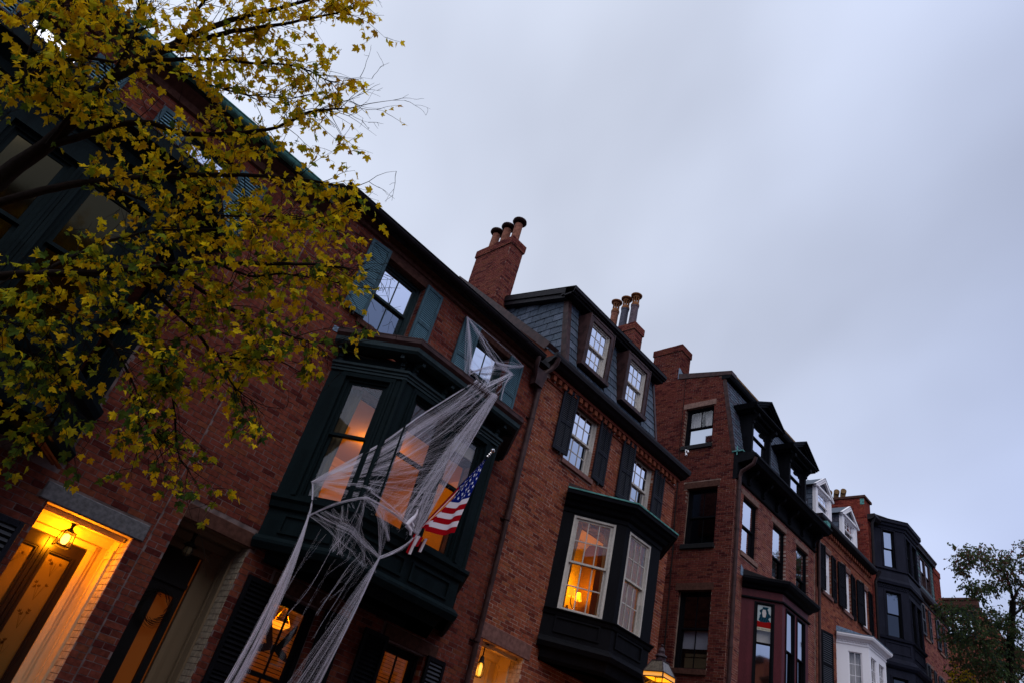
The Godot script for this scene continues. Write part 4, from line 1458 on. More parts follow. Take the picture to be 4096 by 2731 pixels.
func house_d() -> void:
	var D := thing("brick_rowhouse", "dark red brick corner house with bare side wall, fish-scale mansard and maroon bay window", "house", Vector3(20.3, 0, 0), "brick rowhouses along the street")
	var I := Transform3D.IDENTITY
	var x0 := 17.55
	var x1 := 23.05
	var w1 := Rect2(18.08, 9.57, 0.92, 1.71)
	var w2 := Rect2(20.02, 9.57, 0.9, 1.71)
	var w3 := Rect2(21.68, 9.57, 0.9, 1.71)
	var bayhole := Rect2(18.45, 5.5, 2.4, 2.9)
	var lw := Rect2(21.9, 5.6, 0.9, 1.6)
	var holes := [w1, w2, w3, bayhole, lw]
	wall(D, I, x0 + 0.008, x1, 0, 11.62, holes, "mortar")
	var proud := []
	for r in [w1, w2, w3, lw]:
		proud.append(Rect2(r.position.x - 0.1, r.end.y, r.size.x + 0.14, 0.19))
		proud.append(Rect2(r.position.x - 0.05, r.position.y - 0.14, r.size.x + 0.1, 0.14))
		var l := MB.new()
		l.cbox(r.position.x - 0.1, r.end.y, -0.2, r.end.x + 0.04, r.end.y + 0.19, 0.01, 0.008)
		obj("lintel", l, M["brownstone_tan"], D)
		var s := MB.new()
		s.cbox(r.position.x - 0.05, r.position.y - 0.14, -0.2, r.end.x + 0.05, r.position.y, 0.05, 0.008)
		obj("sill", s, M["brownstone_tan"], D)
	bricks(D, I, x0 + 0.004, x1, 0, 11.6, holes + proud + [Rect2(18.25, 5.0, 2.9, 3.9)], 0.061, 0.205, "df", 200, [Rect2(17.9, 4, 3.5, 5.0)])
	sash_window(D, I, w1, {"d": 0.07, "fw": 0.05, "fm": "black_paint", "pu": "sky_glass_bright", "pl": "sky_glass_bright", "back": false})
	sash_window(D, I, w2, {"d": 0.07, "fw": 0.05, "fm": "black_paint", "pu": "sky_glass_bright", "pl": "dark_glass", "split": 0.42, "back": false})
	sash_window(D, I, w3, {"d": 0.07, "fw": 0.05, "fm": "black_paint", "pu": "sky_glass", "pl": "dark_glass", "split": 0.42, "back": false})
	sash_window(D, I, lw, {"d": 0.14, "fw": 0.05, "fm": "black_paint", "pu": "dark_glass", "pl": "dark_glass", "back": false})
	# the side wall towards the camera, up to its raking coping
	var TS := face(x0, -9.0, x0, 0.0)
	var v1 := Rect2(7.09, 12.88, 1.02, 1.42)
	var v2 := Rect2(7.42, 9.6, 1.02, 1.78)
	var v3 := Rect2(7.46, 6.2, 1.02, 2.07)
	var ends := func(y): return Vector2(4.2, 9.0 if y < 12.45 else 9.0 - 0.1 - (y - 12.5) * 0.174)
	var m := MB.new()
	var gr := []
	for h in [v1, v2, v3]:
		gr.append(h.grow(0.006))
	m.slab(0, 8.7, 0, 12.45, gr, -0.3, -0.006)
	m.box(8.7, 0, -0.1, 8.994, 12.45, -0.004)
	m.slab(2.0, 8.35, 12.45, 15.3, gr, -0.3, -0.006)
	m.poly([Vector3(8.35, 12.45, -0.006), Vector3(8.9, 12.45, -0.006), Vector3(8.43, 15.2, -0.006), Vector3(8.35, 15.2, -0.006)])
	m.poly([Vector3(2.0, 15.3, -0.006), Vector3(8.5, 15.3, -0.006), Vector3(6.5, 15.7, -0.006), Vector3(2.0, 16.0, -0.006)])
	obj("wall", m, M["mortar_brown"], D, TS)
	var proud2 := []
	for r in [v1, v2, v3]:
		proud2.append(Rect2(r.position.x - 0.1, r.end.y, r.size.x + 0.16, 0.2))
		proud2.append(Rect2(r.position.x - 0.03, r.position.y - 0.14, r.size.x + 0.06, 0.14))
		var l := MB.new()
		l.cbox(r.position.x - 0.1, r.end.y, -0.15, r.end.x + 0.06, r.end.y + 0.2, 0.008, 0.006)
		obj("lintel", l, M["brownstone_tan" if r == v1 else "brownstone_dark"], D, TS)
		var s := MB.new()
		s.cbox(r.position.x - 0.03, r.position.y - 0.14, -0.15, r.end.x + 0.03, r.position.y, 0.06, 0.006)
		obj("sill", s, M["iron" if r != v3 else "brownstone_dark"], D, TS)
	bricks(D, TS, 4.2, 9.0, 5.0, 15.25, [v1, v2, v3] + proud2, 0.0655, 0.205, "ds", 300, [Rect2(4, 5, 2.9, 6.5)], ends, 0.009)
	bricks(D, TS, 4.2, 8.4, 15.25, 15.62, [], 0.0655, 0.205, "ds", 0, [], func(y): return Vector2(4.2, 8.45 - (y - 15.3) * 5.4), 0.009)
	sash_window(D, TS, v1, {"d": 0.12, "fw": 0.06, "fm": "black_paint", "up": [2, 1], "lo": [1, 1], "pu": "glass", "pl": "sky_glass", "curtain": [[0.03, 0.48, "curtain", 0.2], [0.97, 0.52, "curtain", 0.2]]})
	sash_window(D, TS, v2, {"d": 0.14, "fw": 0.06, "fm": "black_paint", "up": [2, 1], "lo": [2, 1], "bar": 0.016, "pu": "dim_glass", "pl": "dark_glass", "back": false})
	sash_window(D, TS, v3, {"d": 0.16, "fw": 0.07, "fm": "black_paint", "up": [2, 1], "lo": [2, 1], "split": 0.52, "pu": "dim_glass", "pl": "glass", "blind": 0.28, "blind_mat": "blind_grey"})
	var sb := MB.new()
	sb.box(7.6, 6.33, -0.48, 8.42, 6.6, -0.42)
	sb.box(7.62, 6.62, -0.5, 8.42, 6.7, -0.4)
	obj("shelf", sb, M["curtain_tan"], D, TS)
	# right side, back, roof
	var sh := MB.new()
	sh.box(x0 + 0.3, 0, -9, x1, 15.0, -8.7)
	sh.box(x1 - 0.2, 0, -8.7, x1, 11.62, -0.31)
	obj("party_wall", sh, M["brick_ds0"], D)
	var cp := MB.new()
	cp.t = TS
	cp.poly([Vector3(8.66, 15.31, 0.03), Vector3(8.66, 15.45, 0.03), Vector3(6.66, 15.81, 0.03), Vector3(6.66, 15.6, 0.03)])
	cp.poly([Vector3(8.66, 15.31, 0.03), Vector3(6.66, 15.6, 0.03), Vector3(6.66, 15.6, -0.3), Vector3(8.66, 15.31, -0.3)])
	cp.poly([Vector3(8.66, 15.45, 0.03), Vector3(8.66, 15.45, -0.3), Vector3(6.66, 15.81, -0.3), Vector3(6.66, 15.81, 0.03)])
	cp.poly([Vector3(8.66, 15.31, 0.03), Vector3(8.66, 15.31, -0.3), Vector3(8.66, 15.45, -0.3), Vector3(8.66, 15.45, 0.03)])
	obj("coping", cp, M["copper"], D)
	var lf := MB.new()
	lf.t = TS
	lf.poly([Vector3(6.62, 15.62, 0.008), Vector3(6.8, 15.62, 0.008), Vector3(6.8, 15.8, 0.008), Vector3(6.68, 16.05, 0.008), Vector3(6.62, 16.1, 0.008)])
	obj("flashing", lf, M["lead"], D)
	# mansard with fish-scale slates
	var bd := MB.new()
	bd.poly([Vector3(x0 + 0.02, 12.4, -0.1), Vector3(x1, 12.4, -0.1), Vector3(x1, 15.25, -0.6), Vector3(x0 + 0.02, 15.25, -0.6)])
	bd.poly([Vector3(x0, 15.4, -0.4), Vector3(x1, 15.4, -0.4), Vector3(x1, 15.9, -4.5), Vector3(x0, 15.9, -4.5)])
	bd.poly([Vector3(x0 + 0.1, 15.9, -4.5), Vector3(x1, 15.9, -4.5), Vector3(x1, 14.9, -9), Vector3(x0 + 0.1, 14.9, -9)])
	obj("boarding", bd, M["slate_joint"], D)
	var R := node("mansard", D, Transform3D(Basis.IDENTITY, Vector3(20.3, 12.5, -0.3)))
	var TF := Transform3D(Basis(Vector3.RIGHT, -atan(0.174)), Vector3(0, 12.45, -0.09))
	slates(R, TF, x0 + 0.03, x1, 0, 2.72, [Rect2(18.22, 0, 1.4, 2.2), Rect2(20.9, 0, 1.4, 2.2)], 0.13, 0.155, ["slate_c", "slate", "slate_grey"], 200, true)
	var ed := MB.new()
	ed.t = TF
	ed.box(x0 - 0.01, -0.02, -0.1, x0 + 0.03, 2.75, 0.03)
	obj("edge_board", ed, M["copper"], R)
	var eg := MB.new()
	eg.sweep([Vector2(x0 - 0.02, 0), Vector2(x1, 0)], [Vector2(-0.7, 15.2), Vector2(-0.42, 15.2), Vector2(-0.38, 15.26), Vector2(-0.36, 15.34), Vector2(-0.36, 15.38), Vector2(-0.7, 15.42)])
	obj("eaves", eg, M["black_paint"], R)
	var ec := MB.new()
	ec.box(x0 + 0.3, 15.38, -0.45, x1, 15.45, -0.355)
	obj("copper_edge", ec, M["pot_ochre"], R)
	for k in 2:
		pediment_dormer(D, 18.9 + 2.68 * k)
	# bracketed cornice
	var co := MB.new()
	co.sweep([Vector2(x0 - 0.01, 0), Vector2(x1 + 0.05, 0)], [Vector2(0.003, 11.55), Vector2(0.06, 11.56), Vector2(0.08, 11.6), Vector2(0.04, 11.63), Vector2(0.04, 12.06), Vector2(0.34, 12.1), Vector2(0.5, 12.13), Vector2(0.56, 12.22), Vector2(0.6, 12.26), Vector2(0.6, 12.32), Vector2(0.1, 12.42), Vector2(-0.1, 12.42), Vector2(-0.1, 11.55)])
	obj("cornice", co, M["black_paint"], D)
	for k in 6:
		var b := MB.new()
		b.t = Transform3D(Basis(Vector3(0, 0, 1), Vector3.UP, Vector3(-1, 0, 0)), Vector3(18.25 + k * 0.93, 0, 0))
		var pr := [Vector2(0.04, 11.64), Vector2(0.1, 11.66), Vector2(0.13, 11.72), Vector2(0.11, 11.8), Vector2(0.14, 11.86), Vector2(0.22, 11.93), Vector2(0.32, 11.97), Vector2(0.36, 12.04), Vector2(0.36, 12.09), Vector2(0.04, 12.09)]
		b.t = Transform3D.IDENTITY
		b.sweep([Vector2(18.2 + k * 0.93, 0), Vector2(18.3 + k * 0.93, 0)], pr)
		obj("bracket", b, M["black_paint"], D)
	var vg := MB.new()
	vg.box(x0 - 0.04, 12.42, -0.15, x0 + 0.7, 12.46, 0.2)
	vg.box(x0 - 0.04, 12.3, 0.0, x0 - 0.02, 12.6, 0.02)
	vg.box(x1 - 0.1, 12.34, 0.1, x1 + 0.15, 12.6, 0.5)
	obj("flashing", vg, M["verdigris"], D)
	# maroon bay
	var pts := [Vector2(18.25, 0), Vector2(18.8, 0.9), Vector2(20.43, 0.9), Vector2(20.98, 0)]
	var h0 := Rect2(0.34, 6.15, 0.52, 2.13)
	var hf := [Rect2(0.2, 6.15, 0.54, 2.13), Rect2(0.88, 6.15, 0.54, 2.13)]
	var fc := [[h0], hf, [Rect2(0.25, 6.15, 0.52, 2.13)]]
	var V := bay(D, pts, 5.3, 8.7, fc, [[], [], []], "maroon", 0.0)
	for i in 3:
		var T := face(pts[i].x, pts[i].y, pts[i + 1].x, pts[i + 1].y)
		for r in fc[i]:
			var o := {"d": -0.02, "fw": 0.04, "fm": "black_paint", "rail": 0.03, "pu": "sky_glass", "pl": "dim_glass", "back": false}
			if i == 0:
				o = {"d": -0.02, "fw": 0.04, "fm": "black_paint", "rail": 0.03, "pu": "glass", "pl": "sky_glass", "blind": 0.3, "blind_mat": "blind"}
			sash_window(V, T, r, o)
	moulding("head_moulding", V, pts, [Vector2(0.002, 8.33), Vector2(0.06, 8.34), Vector2(0.06, 8.38), Vector2(0.002, 8.4)], "black_paint")
	moulding("cornice", V, pts, [Vector2(0.002, 8.6), Vector2(0.08, 8.62), Vector2(0.12, 8.68), Vector2(0.22, 8.72), Vector2(0.28, 8.8), Vector2(0.28, 8.86), Vector2(0.002, 8.87)], "black_paint")
	moulding("sill", V, pts, [Vector2(0.002, 6.0), Vector2(0.07, 6.02), Vector2(0.08, 6.1), Vector2(0.002, 6.12)], "black_paint")
	lid("bay_roof", V, pts, 0.29, 8.88, 9.12, "copper_dark")
	var fl := MB.new()
	fl.poly([Vector3(18.1, 8.9, 0.012), Vector3(18.5, 8.95, 0.012), Vector3(18.5, 9.02, 0.012), Vector3(18.1, 9.2, 0.012)])
	obj("flashing", fl, M["lead"], V)
	# downspout with an elbow under the cornice
	var dp := MB.new()
	dp.tube([Vector3(17.62, 12.2, 0.55), Vector3(17.62, 12.0, 0.5), Vector3(17.62, 11.88, 0.3), Vector3(17.62, 11.8, 0.14), Vector3(17.62, 11.62, 0.09)], 0.06, 0.055, 10)
	dp.tube([Vector3(17.62, 11.65, 0.09), Vector3(17.64, 0, 0.09)], 0.055, 0.055, 10)
	for y in [11.2, 10.0, 8.4, 6.8]:
		dp.tube([Vector3(17.625, y, 0.09), Vector3(17.625, y + 0.05, 0.09)], 0.066, 0.066, 10)
	obj("downspout", dp, M["copper"], D)
	var cb := MB.new()
	cb.tube([Vector3(17.53, 11.8, -1.93), Vector3(17.53, 10.5, -1.9), Vector3(17.53, 9.3, -1.84), Vector3(17.53, 5.5, -1.75)], 0.018, 0.018, 6)
	cb.tube([Vector3(17.53, 9.6, -1.82), Vector3(17.53, 8.8, -1.86), Vector3(17.53, 8.5, -2.1)], 0.012, 0.012, 6)
	cb.tube([Vector3(17.535, 15.6, -2.06), Vector3(17.535, 13.0, -2.0), Vector3(17.535, 11.8, -1.93)], 0.008, 0.008, 5)
	obj("cable", cb, M["cable"], D)
	chimney(D, x0 + 0.001, x0 + 0.62, -3.5, -2.36, 14.5, 17.1, "ds", 0.066, 100)

func pediment_dormer(D: Node, cx: float) -> void:
	var P := node("dormer", D, Transform3D(Basis.IDENTITY, Vector3(cx, 12.5, 0)))
	var b := MB.new()
	b.box(cx - 0.68, 12.4, -1.0, cx - 0.53, 14.2, 0.06)
	b.box(cx + 0.53, 12.4, -1.0, cx + 0.68, 14.2, 0.06)
	b.box(cx - 0.53, 14.03, -1.0, cx + 0.53, 14.2, 0.055)
	b.box(cx - 0.53, 12.4, -1.0, cx + 0.53, 12.95, 0.05)
	# slim pilasters with scrolled brackets
	for s in [-1.0, 1.0]:
		var x: float = cx + s * 0.605
		b.box(x - 0.05, 12.45, 0.06, x + 0.05, 13.9, 0.085)
		b.sweep([Vector2(x - 0.06, 0), Vector2(x + 0.06, 0)], [Vector2(0.06, 13.8), Vector2(0.12, 13.84), Vector2(0.13, 13.92), Vector2(0.18, 13.97), Vector2(0.28, 14.04), Vector2(0.29, 14.13), Vector2(0.06, 14.13)])
	obj("surround", b, M["black_paint"], P)
	var wn := sash_window(P, Transform3D(Basis.IDENTITY, Vector3(0, 0, 0.05)), Rect2(cx - 0.53, 12.95, 1.06, 1.08), {"d": 0.02, "fw": 0.04, "fm": "black_paint", "rail": 0.035, "pu": "sky_glass_bright", "pl": "sky_glass_bright", "back": false})
	var p := MB.new()
	var y := 14.14
	var hw := 0.85
	var path := [Vector2(cx - 0.68, -0.9), Vector2(cx - 0.68, 0.06), Vector2(cx + 0.68, 0.06), Vector2(cx + 0.68, -0.9)]
	p.sweep(path, [Vector2(-0.05, y), Vector2(0.12, y), Vector2(0.15, y + 0.05), Vector2(0.25, y + 0.08), Vector2(0.3, y + 0.12), Vector2(0.3, y + 0.16), Vector2(-0.05, y + 0.16)])
	# gable: tympanum and two raking mouldings
	var z := 0.36
	var ap := 14.86
	p.poly([Vector3(cx - hw, y + 0.16, z - 0.2), Vector3(cx + hw, y + 0.16, z - 0.2), Vector3(cx, ap - 0.1, z - 0.2)])
	for s in [-1.0, 1.0]:
		var a := Vector3(cx + s * 1.02, y + 0.14, 0)
		var e := Vector3(cx, ap, 0)
		var d := (e - a).normalized()
		var n := Vector3(-d.y, d.x, 0) * (1.0 if d.x > 0 else -1.0)
		for q in [[0.0, 0.05, z + 0.03], [-0.06, 0.0, z - 0.02], [-0.12, -0.06, z - 0.08]]:
			var lo: float = q[0]
			var hi: float = q[1]
			var zz: float = q[2]
			var c := [a + n * lo, e + Vector3(0, lo / absf(n.y), 0), e + Vector3(0, hi / absf(n.y), 0), a + n * hi]
			var f := []
			var g := []
			for k in c:
				f.append(k + Vector3(0, 0, zz))
				g.append(k + Vector3(0, 0, -0.9))
			if s > 0:
				f.reverse()
				g.reverse()
			p.poly(f)
			for k in 4:
				p.poly([f[k], g[k], g[(k + 1) % 4], f[(k + 1) % 4]])
	obj("pediment", p, M["black_paint"], P)

func gable_dormer(H: Node, x0: float, x1: float) -> void:
	var c := (x0 + x1) / 2
	var P := node("dormer", H, Transform3D(Basis.IDENTITY, Vector3(c, 13.4, -0.3)))
	var y0 := 13.3
	var ye := 14.55
	var ap := 15.08
	var b := MB.new()
	b.box(x0, y0, -0.42, x0 + 0.2, ye, -0.3)
	b.box(x1 - 0.2, y0, -0.42, x1, ye, -0.3)
	b.box(x0 + 0.2, y0, -0.42, x1 - 0.2, 13.75, -0.305)
	b.box(x0 + 0.2, ye - 0.1, -0.42, x1 - 0.2, ye, -0.302)
	for s in [-1.0, 1.0]:
		var e := Vector3(c, ap, -0.28)
		var a := Vector3(c + s * ((x1 - x0) / 2 + 0.1), ye - 0.06, -0.28)
		b.bar(a, e, 0.1, 0.09, Vector3.FORWARD)
		b.bar(a + Vector3(-s * 0.14, -0.0, 0.03), e + Vector3(0, -0.12, 0.03), 0.04, 0.06, Vector3.FORWARD)
	b.box(x0 - 0.02, ye - 0.05, -0.3, x1 + 0.02, ye + 0.02, -0.24)
	obj("surround", b, M["white_paint"], P)
	var t := MB.new()
	t.poly([Vector3(x0, ye, -0.32), Vector3(x1, ye, -0.32), Vector3(c, ap - 0.04, -0.32)])
	obj("tympanum", t, M["slate_grey"], P)
	var r := MB.new()
	for s in [-1.0, 1.0]:
		var q := [Vector3(c, ap + 0.05, -0.22), Vector3(c + s * ((x1 - x0) / 2 + 0.14), ye - 0.04, -0.22), Vector3(c + s * ((x1 - x0) / 2 + 0.14), ye - 0.04, -2.4), Vector3(c, ap + 0.05, -2.4)]
		if s > 0:
			q.reverse()
		r.poly(q)
	r.box(x0 + 0.02, y0, -2.4, x0 + 0.06, ye, -0.42)
	r.box(x1 - 0.06, y0, -2.4, x1 - 0.02, ye, -0.42)
	obj("dormer_roof", r, M["slate_b"], P)
	var TS := face(x0 + 0.015, -2.4, x0 + 0.015, -0.42)
	slates(P, TS, 0, 1.98, 13.0, ye - 0.02, [], 0.2, 0.3, ["slate_grey", "slate", "slate_c"], 60)
	sash_window(P, Transform3D(Basis.IDENTITY, Vector3(0, 0, -0.3)), Rect2(x0 + 0.2, 13.75, x1 - x0 - 0.4, ye - 0.1 - 13.75), {"d": 0.03, "fw": 0.03, "fm": "white_paint", "up": [3, 2], "lo": [1, 1], "bar": 0.018, "rail": 0.03, "split": 0.42, "pu": "sky_glass_bright", "pl": "dark_glass", "back": false})

func house_e() -> void:
	var E := thing("brick_rowhouse", "orange brick house with two white gabled dormers, row of black shutters and white bay", "house", Vector3(25.6, 0, 0), "brick rowhouses along the street")
	var I := Transform3D.IDENTITY
	var x0 := 23.06
	var x1 := 28.2
	var ws := [Rect2(23.68, 10.53, 0.76, 1.45), Rect2(25.42, 10.53, 0.76, 1.45), Rect2(27.14, 10.53, 0.72, 1.45)]
	var low := Rect2(24.08, 7.4, 0.5, 1.75)
	var holes: Array = ws.duplicate()
	holes.append(low)
	holes.append(Rect2(25.0, 7.3, 2.2, 1.9))
	wall(E, I, x0, x1, 0, 12.75, holes, "mortar_brown")
	var proud := []
	for r in ws + [low]:
		var l := MB.new()
		l.cbox(r.position.x - 0.08, r.end.y, -0.2, r.end.x + 0.08, r.end.y + 0.16, 0.01, 0.006)
		obj("lintel", l, M["brownstone"], E)
		var s := MB.new()
		s.cbox(r.position.x - 0.06, r.position.y - 0.12, -0.2, r.end.x + 0.06, r.position.y, 0.06, 0.006)
		obj("sill", s, M["brownstone"], E)
		proud.append(Rect2(r.position.x - 0.08, r.end.y, r.size.x + 0.16, 0.16))
		proud.append(Rect2(r.position.x - 0.06, r.position.y - 0.12, r.size.x + 0.12, 0.12))
		sash_window(E, I, r, {"d": 0.06, "fw": 0.06, "fm": "white_paint", "up": [3, 2], "lo": [1, 1], "bar": 0.018, "pu": "sky_glass", "pl": "dark_glass", "back": false})
	bricks(E, I, x0 + 0.06, x1, 4.0, 12.73, holes + proud, 0.0655, 0.205, "e", 150)
	for k in 3:
		var r: Rect2 = ws[k]
		shutter(E, I, r.position.x - 0.44, r.position.x + 0.0, 10.5, 12.03, "black_paint", "shutter_black", 13, false, -0.2)
		shutter(E, I, r.end.x + 0.0, r.end.x + 0.42, 10.5, 12.03, "black_paint", "shutter_black", 13, false, 0.08)
	shutter(E, I, low.position.x - 0.6, low.position.x - 0.04, 7.3, 9.2, "black_paint", "shutter_slat", 14, false, -0.25)
	shell(E, x0, x1, 12.7, 9.0, "brick_e0")
	var st := MB.new()
	st.box(x0, 12.36, 0.001, x1, 12.4, 0.02)
	obj("string_course", st, M["brick_e3"], E)
	var dn := MB.new()
	dn.box(-0.05, 0, 0, 0.05, 0.13, 0.09)
	var dm := dn.mesh()
	for k in 26:
		inst("dentil", dm, M["brick_e%d" % (k % 3)], E, Transform3D(Basis.IDENTITY, Vector3(23.2 + k * 0.195, 12.62, 0.002)))
	var g := MB.new()
	g.sweep([Vector2(x0 + 0.02, 0), Vector2(x1 - 0.02, 0)], [Vector2(0.003, 12.755), Vector2(0.14, 12.755), Vector2(0.2, 12.78), Vector2(0.28, 12.84), Vector2(0.3, 12.9), Vector2(0.3, 12.97), Vector2(0.003, 12.98)])
	obj("gutter", g, M["copper_dark"], E)
	pitched(E, x0, x1, 12.98, 0.05, 4.4, 9.0, "slate_grey")
	gable_dormer(E, 23.98, 25.4)
	gable_dormer(E, 26.43, 27.88)
	var dp := MB.new()
	dp.tube([Vector3(23.12, 12.9, 0.15), Vector3(23.14, 0, 0.08)], 0.045, 0.045, 8)
	obj("downspout", dp, M["copper"], E)
	# white bay
	var pts := [Vector2(24.76, 0), Vector2(25.22, 0.85), Vector2(26.75, 0.85), Vector2(27.21, 0)]
	var fc := [[Rect2(0.32, 7.3, 0.47, 1.72)], [Rect2(0.13, 7.3, 0.56, 1.7), Rect2(0.84, 7.3, 0.56, 1.7)], [Rect2(0.2, 7.3, 0.5, 1.72)]]
	var V := bay(E, pts, 6.6, 9.42, fc, [[Rect2(0.15, 6.75, 0.65, 0.3)], [Rect2(0.13, 6.75, 1.27, 0.3)], [Rect2(0.15, 6.75, 0.65, 0.3)]], "white_paint", 0.0)
	for i in 3:
		var T := face(pts[i].x, pts[i].y, pts[i + 1].x, pts[i + 1].y)
		for r in fc[i]:
			sash_window(V, T, r, {"d": 0.0, "fw": 0.03, "fm": "white_paint", "up": [2, 3], "lo": [2, 2], "bar": 0.016, "rail": 0.02, "split": 0.35, "pu": "glass", "pl": "glass", "curtain": [[0.06, 0.94, "curtain"]]})
		var L: float = pts[i].distance_to(pts[i + 1])
		var de := MB.new()
		var nk := int(L / 0.075)
		for k in nk:
			var u := (k + 0.5) * L / nk
			de.box(u - 0.02, 9.28, 0.001, u + 0.02, 9.33, 0.05)
		var ob := obj("dentil", de, M["white_paint"], V, T)
	moulding("cornice", V, pts, [Vector2(0.002, 9.2), Vector2(0.02, 9.2), Vector2(0.03, 9.24), Vector2(0.002, 9.26)], "white_paint")
	moulding("cornice", V, pts, [Vector2(0.002, 9.33), Vector2(0.07, 9.33), Vector2(0.11, 9.37), Vector2(0.17, 9.4), Vector2(0.2, 9.46), Vector2(0.2, 9.5), Vector2(0.002, 9.52)], "white_paint")
	lid("bay_roof", V, pts, 0.21, 9.53, 9.75, "lead")
	moulding("sill", V, pts, [Vector2(0.002, 7.18), Vector2(0.06, 7.2), Vector2(0.06, 7.26), Vector2(0.002, 7.28)], "white_paint")

func house_f() -> void:
	var F := thing("brick_rowhouse", "tall red brick house with charcoal two-storey bay tower and ochre chimney cowls", "house", Vector3(30.3, 0, 0), "brick rowhouses along the street")
	var I := Transform3D.IDENTITY
	var x0 := 28.21
	var x1 := 32.6
	var bh := Rect2(29.0, 10.0, 2.8, 5.0)
	wall(F, I, x0 + 0.008, x1, 0, 15.1, [bh, Rect2(29.0, 6.0, 2.8, 3.4)], "mortar_brown")
	bricks(F, I, x0, x1, 4.0, 15.1, [Rect2(28.85, 5.5, 3.15, 10.0)], 0.067, 0.21, "f", 0)
	var TS := face(x0, -5.0, x0, 0.0)
	var m := MB.new()
	m.box(0, 9.0, -0.3, 4.7, 16.05, -0.006)
	m.box(4.7, 9.0, -0.009, 4.994, 15.1, -0.006)
	obj("wall", m, M["mortar_brown"], F, TS)
	bricks(F, TS, 2.0, 5.0, 12.0, 15.1, [], 0.068, 0.21, "f", 80)
	bricks(F, TS, 2.0, 4.93, 15.1, 16.0, [], 0.068, 0.21, "f", 40)
	shell(F, x0 + 0.31, x1, 15.0, 9.0, "brick_f0")
	var fk := MB.new()
	fk.box(x0 + 0.006, 15.1, -3.0, x0 + 0.7, 16.0, -0.1)
	obj("parapet", fk, M["brick_f1"], F)
	var cp := MB.new()
	cp.box(x0 - 0.04, 16.0, -3.05, x0 + 0.74, 16.1, -0.03)
	obj("coping", cp, M["brownstone_dark"], F)
	var lf := MB.new()
	lf.box(x0 - 0.014, 15.7, -0.24, x0 - 0.004, 15.95, -0.08)
	obj("flashing", lf, M["verdigris"], F)
	for k in 3:
		var z: float = [-1.02, -1.3, -1.6][k]
		var pt := MB.new()
		pt.tube([Vector3(28.5, 16.08, z), Vector3(28.5, 16.3, z), Vector3(28.48, 16.38, z + 0.02), Vector3(28.42, 16.43, z + 0.06), Vector3(28.33, 16.44, z + 0.1)], 0.1, 0.115, 14)
		obj("chimney_cowl", pt, M["pot_ochre"], F)
	# second stack farther back with wire-caged pots
	var ch := chimney(F, 28.25, 28.85, -4.3, -2.1, 14.0, 16.75, "f", 0.068, 30)
	for k in 2:
		var at := Vector3(28.5, 16.75, -2.45 - k * 1.25)
		var pt := MB.new()
		pt.lathe(at, [Vector2(0.15, 0), Vector2(0.2, 0.1), Vector2(0.22, 0.2), Vector2(0.18, 0.3), Vector2(0.12, 0.34), Vector2(0.001, 0.35)], 14)
		obj("chimney_pot", pt, M["pot_cap"], ch)
		var wr := MB.new()
		for j in 6:
			var a := TAU * j / 6
			var arc := []
			for q in 7:
				var b := PI * q / 6
				arc.append(at + Vector3(cos(a) * cos(b) * 0.25, 0.15 + sin(b) * 0.3, sin(a) * cos(b) * 0.25))
			wr.tube(arc, 0.012, 0.012, 5)
		obj("wire_cage", wr, M["iron"], ch)
	var g := MB.new()
	g.sweep([Vector2(x0, 0), Vector2(28.9, 0)], [Vector2(0.003, 15.05), Vector2(0.2, 15.08), Vector2(0.3, 15.2), Vector2(0.3, 15.28), Vector2(0.003, 15.28)])
	g.tube([Vector3(28.32, 15.2, 0.25), Vector3(28.36, 14.9, 0.12), Vector3(28.38, 13.2, 0.1)], 0.06, 0.06, 10)
	g.tube([Vector3(28.4, 13.0, 0.3), Vector3(28.42, 12.6, 0.12), Vector3(28.44, 5.0, 0.1)], 0.06, 0.05, 10)
	obj("gutter", g, M["copper_dark"], F)
	var rf := MB.new()
	rf.poly([Vector3(x0 + 0.3, 15.2, 0.25), Vector3(x1, 15.2, 0.25), Vector3(x1, 16.6, -4.5), Vector3(x0 + 0.3, 16.6, -4.5)])
	rf.poly([Vector3(x1, 15.0, -9), Vector3(x0 + 0.3, 15.0, -9), Vector3(x0 + 0.3, 16.6, -4.5), Vector3(x1, 16.6, -4.5)])
	obj("roof", rf, M["slate_grey"], F)
	# bay tower in three tiers
	var pts := [Vector2(28.85, 0), Vector2(29.7, 0.87), Vector2(31.1, 0.87), Vector2(31.95, 0)]
	var V1 := bay(F, pts, 13.2, 15.1, [[Rect2(0.34, 13.48, 0.46, 1.5)], [Rect2(0.08, 13.46, 0.56, 1.4), Rect2(0.76, 13.46, 0.56, 1.4)], [Rect2(0.3, 13.48, 0.5, 1.5)]], [[], [], []], "charcoal", 0.05)
	var V2 := bay(F, pts, 9.95, 12.8, [[Rect2(0.32, 10.82, 0.58, 1.68)], [Rect2(0.1, 10.82, 0.54, 1.55), Rect2(0.76, 10.82, 0.54, 1.55)], [Rect2(0.3, 10.82, 0.5, 1.68)]], [[Rect2(0.2, 10.22, 0.95, 0.4)], [Rect2(0.1, 10.22, 1.2, 0.4)], [Rect2(0.1, 10.22, 0.95, 0.4)]], "charcoal", 0.06)
	var V3 := bay(F, pts, 6.2, 9.7, [[Rect2(0.38, 7.2, 0.56, 2.2)], [Rect2(0.1, 7.2, 0.54, 2.2), Rect2(0.76, 7.2, 0.54, 2.2)], [Rect2(0.3, 7.2, 0.5, 2.2)]], [[], [], []], "charcoal", 0.06)
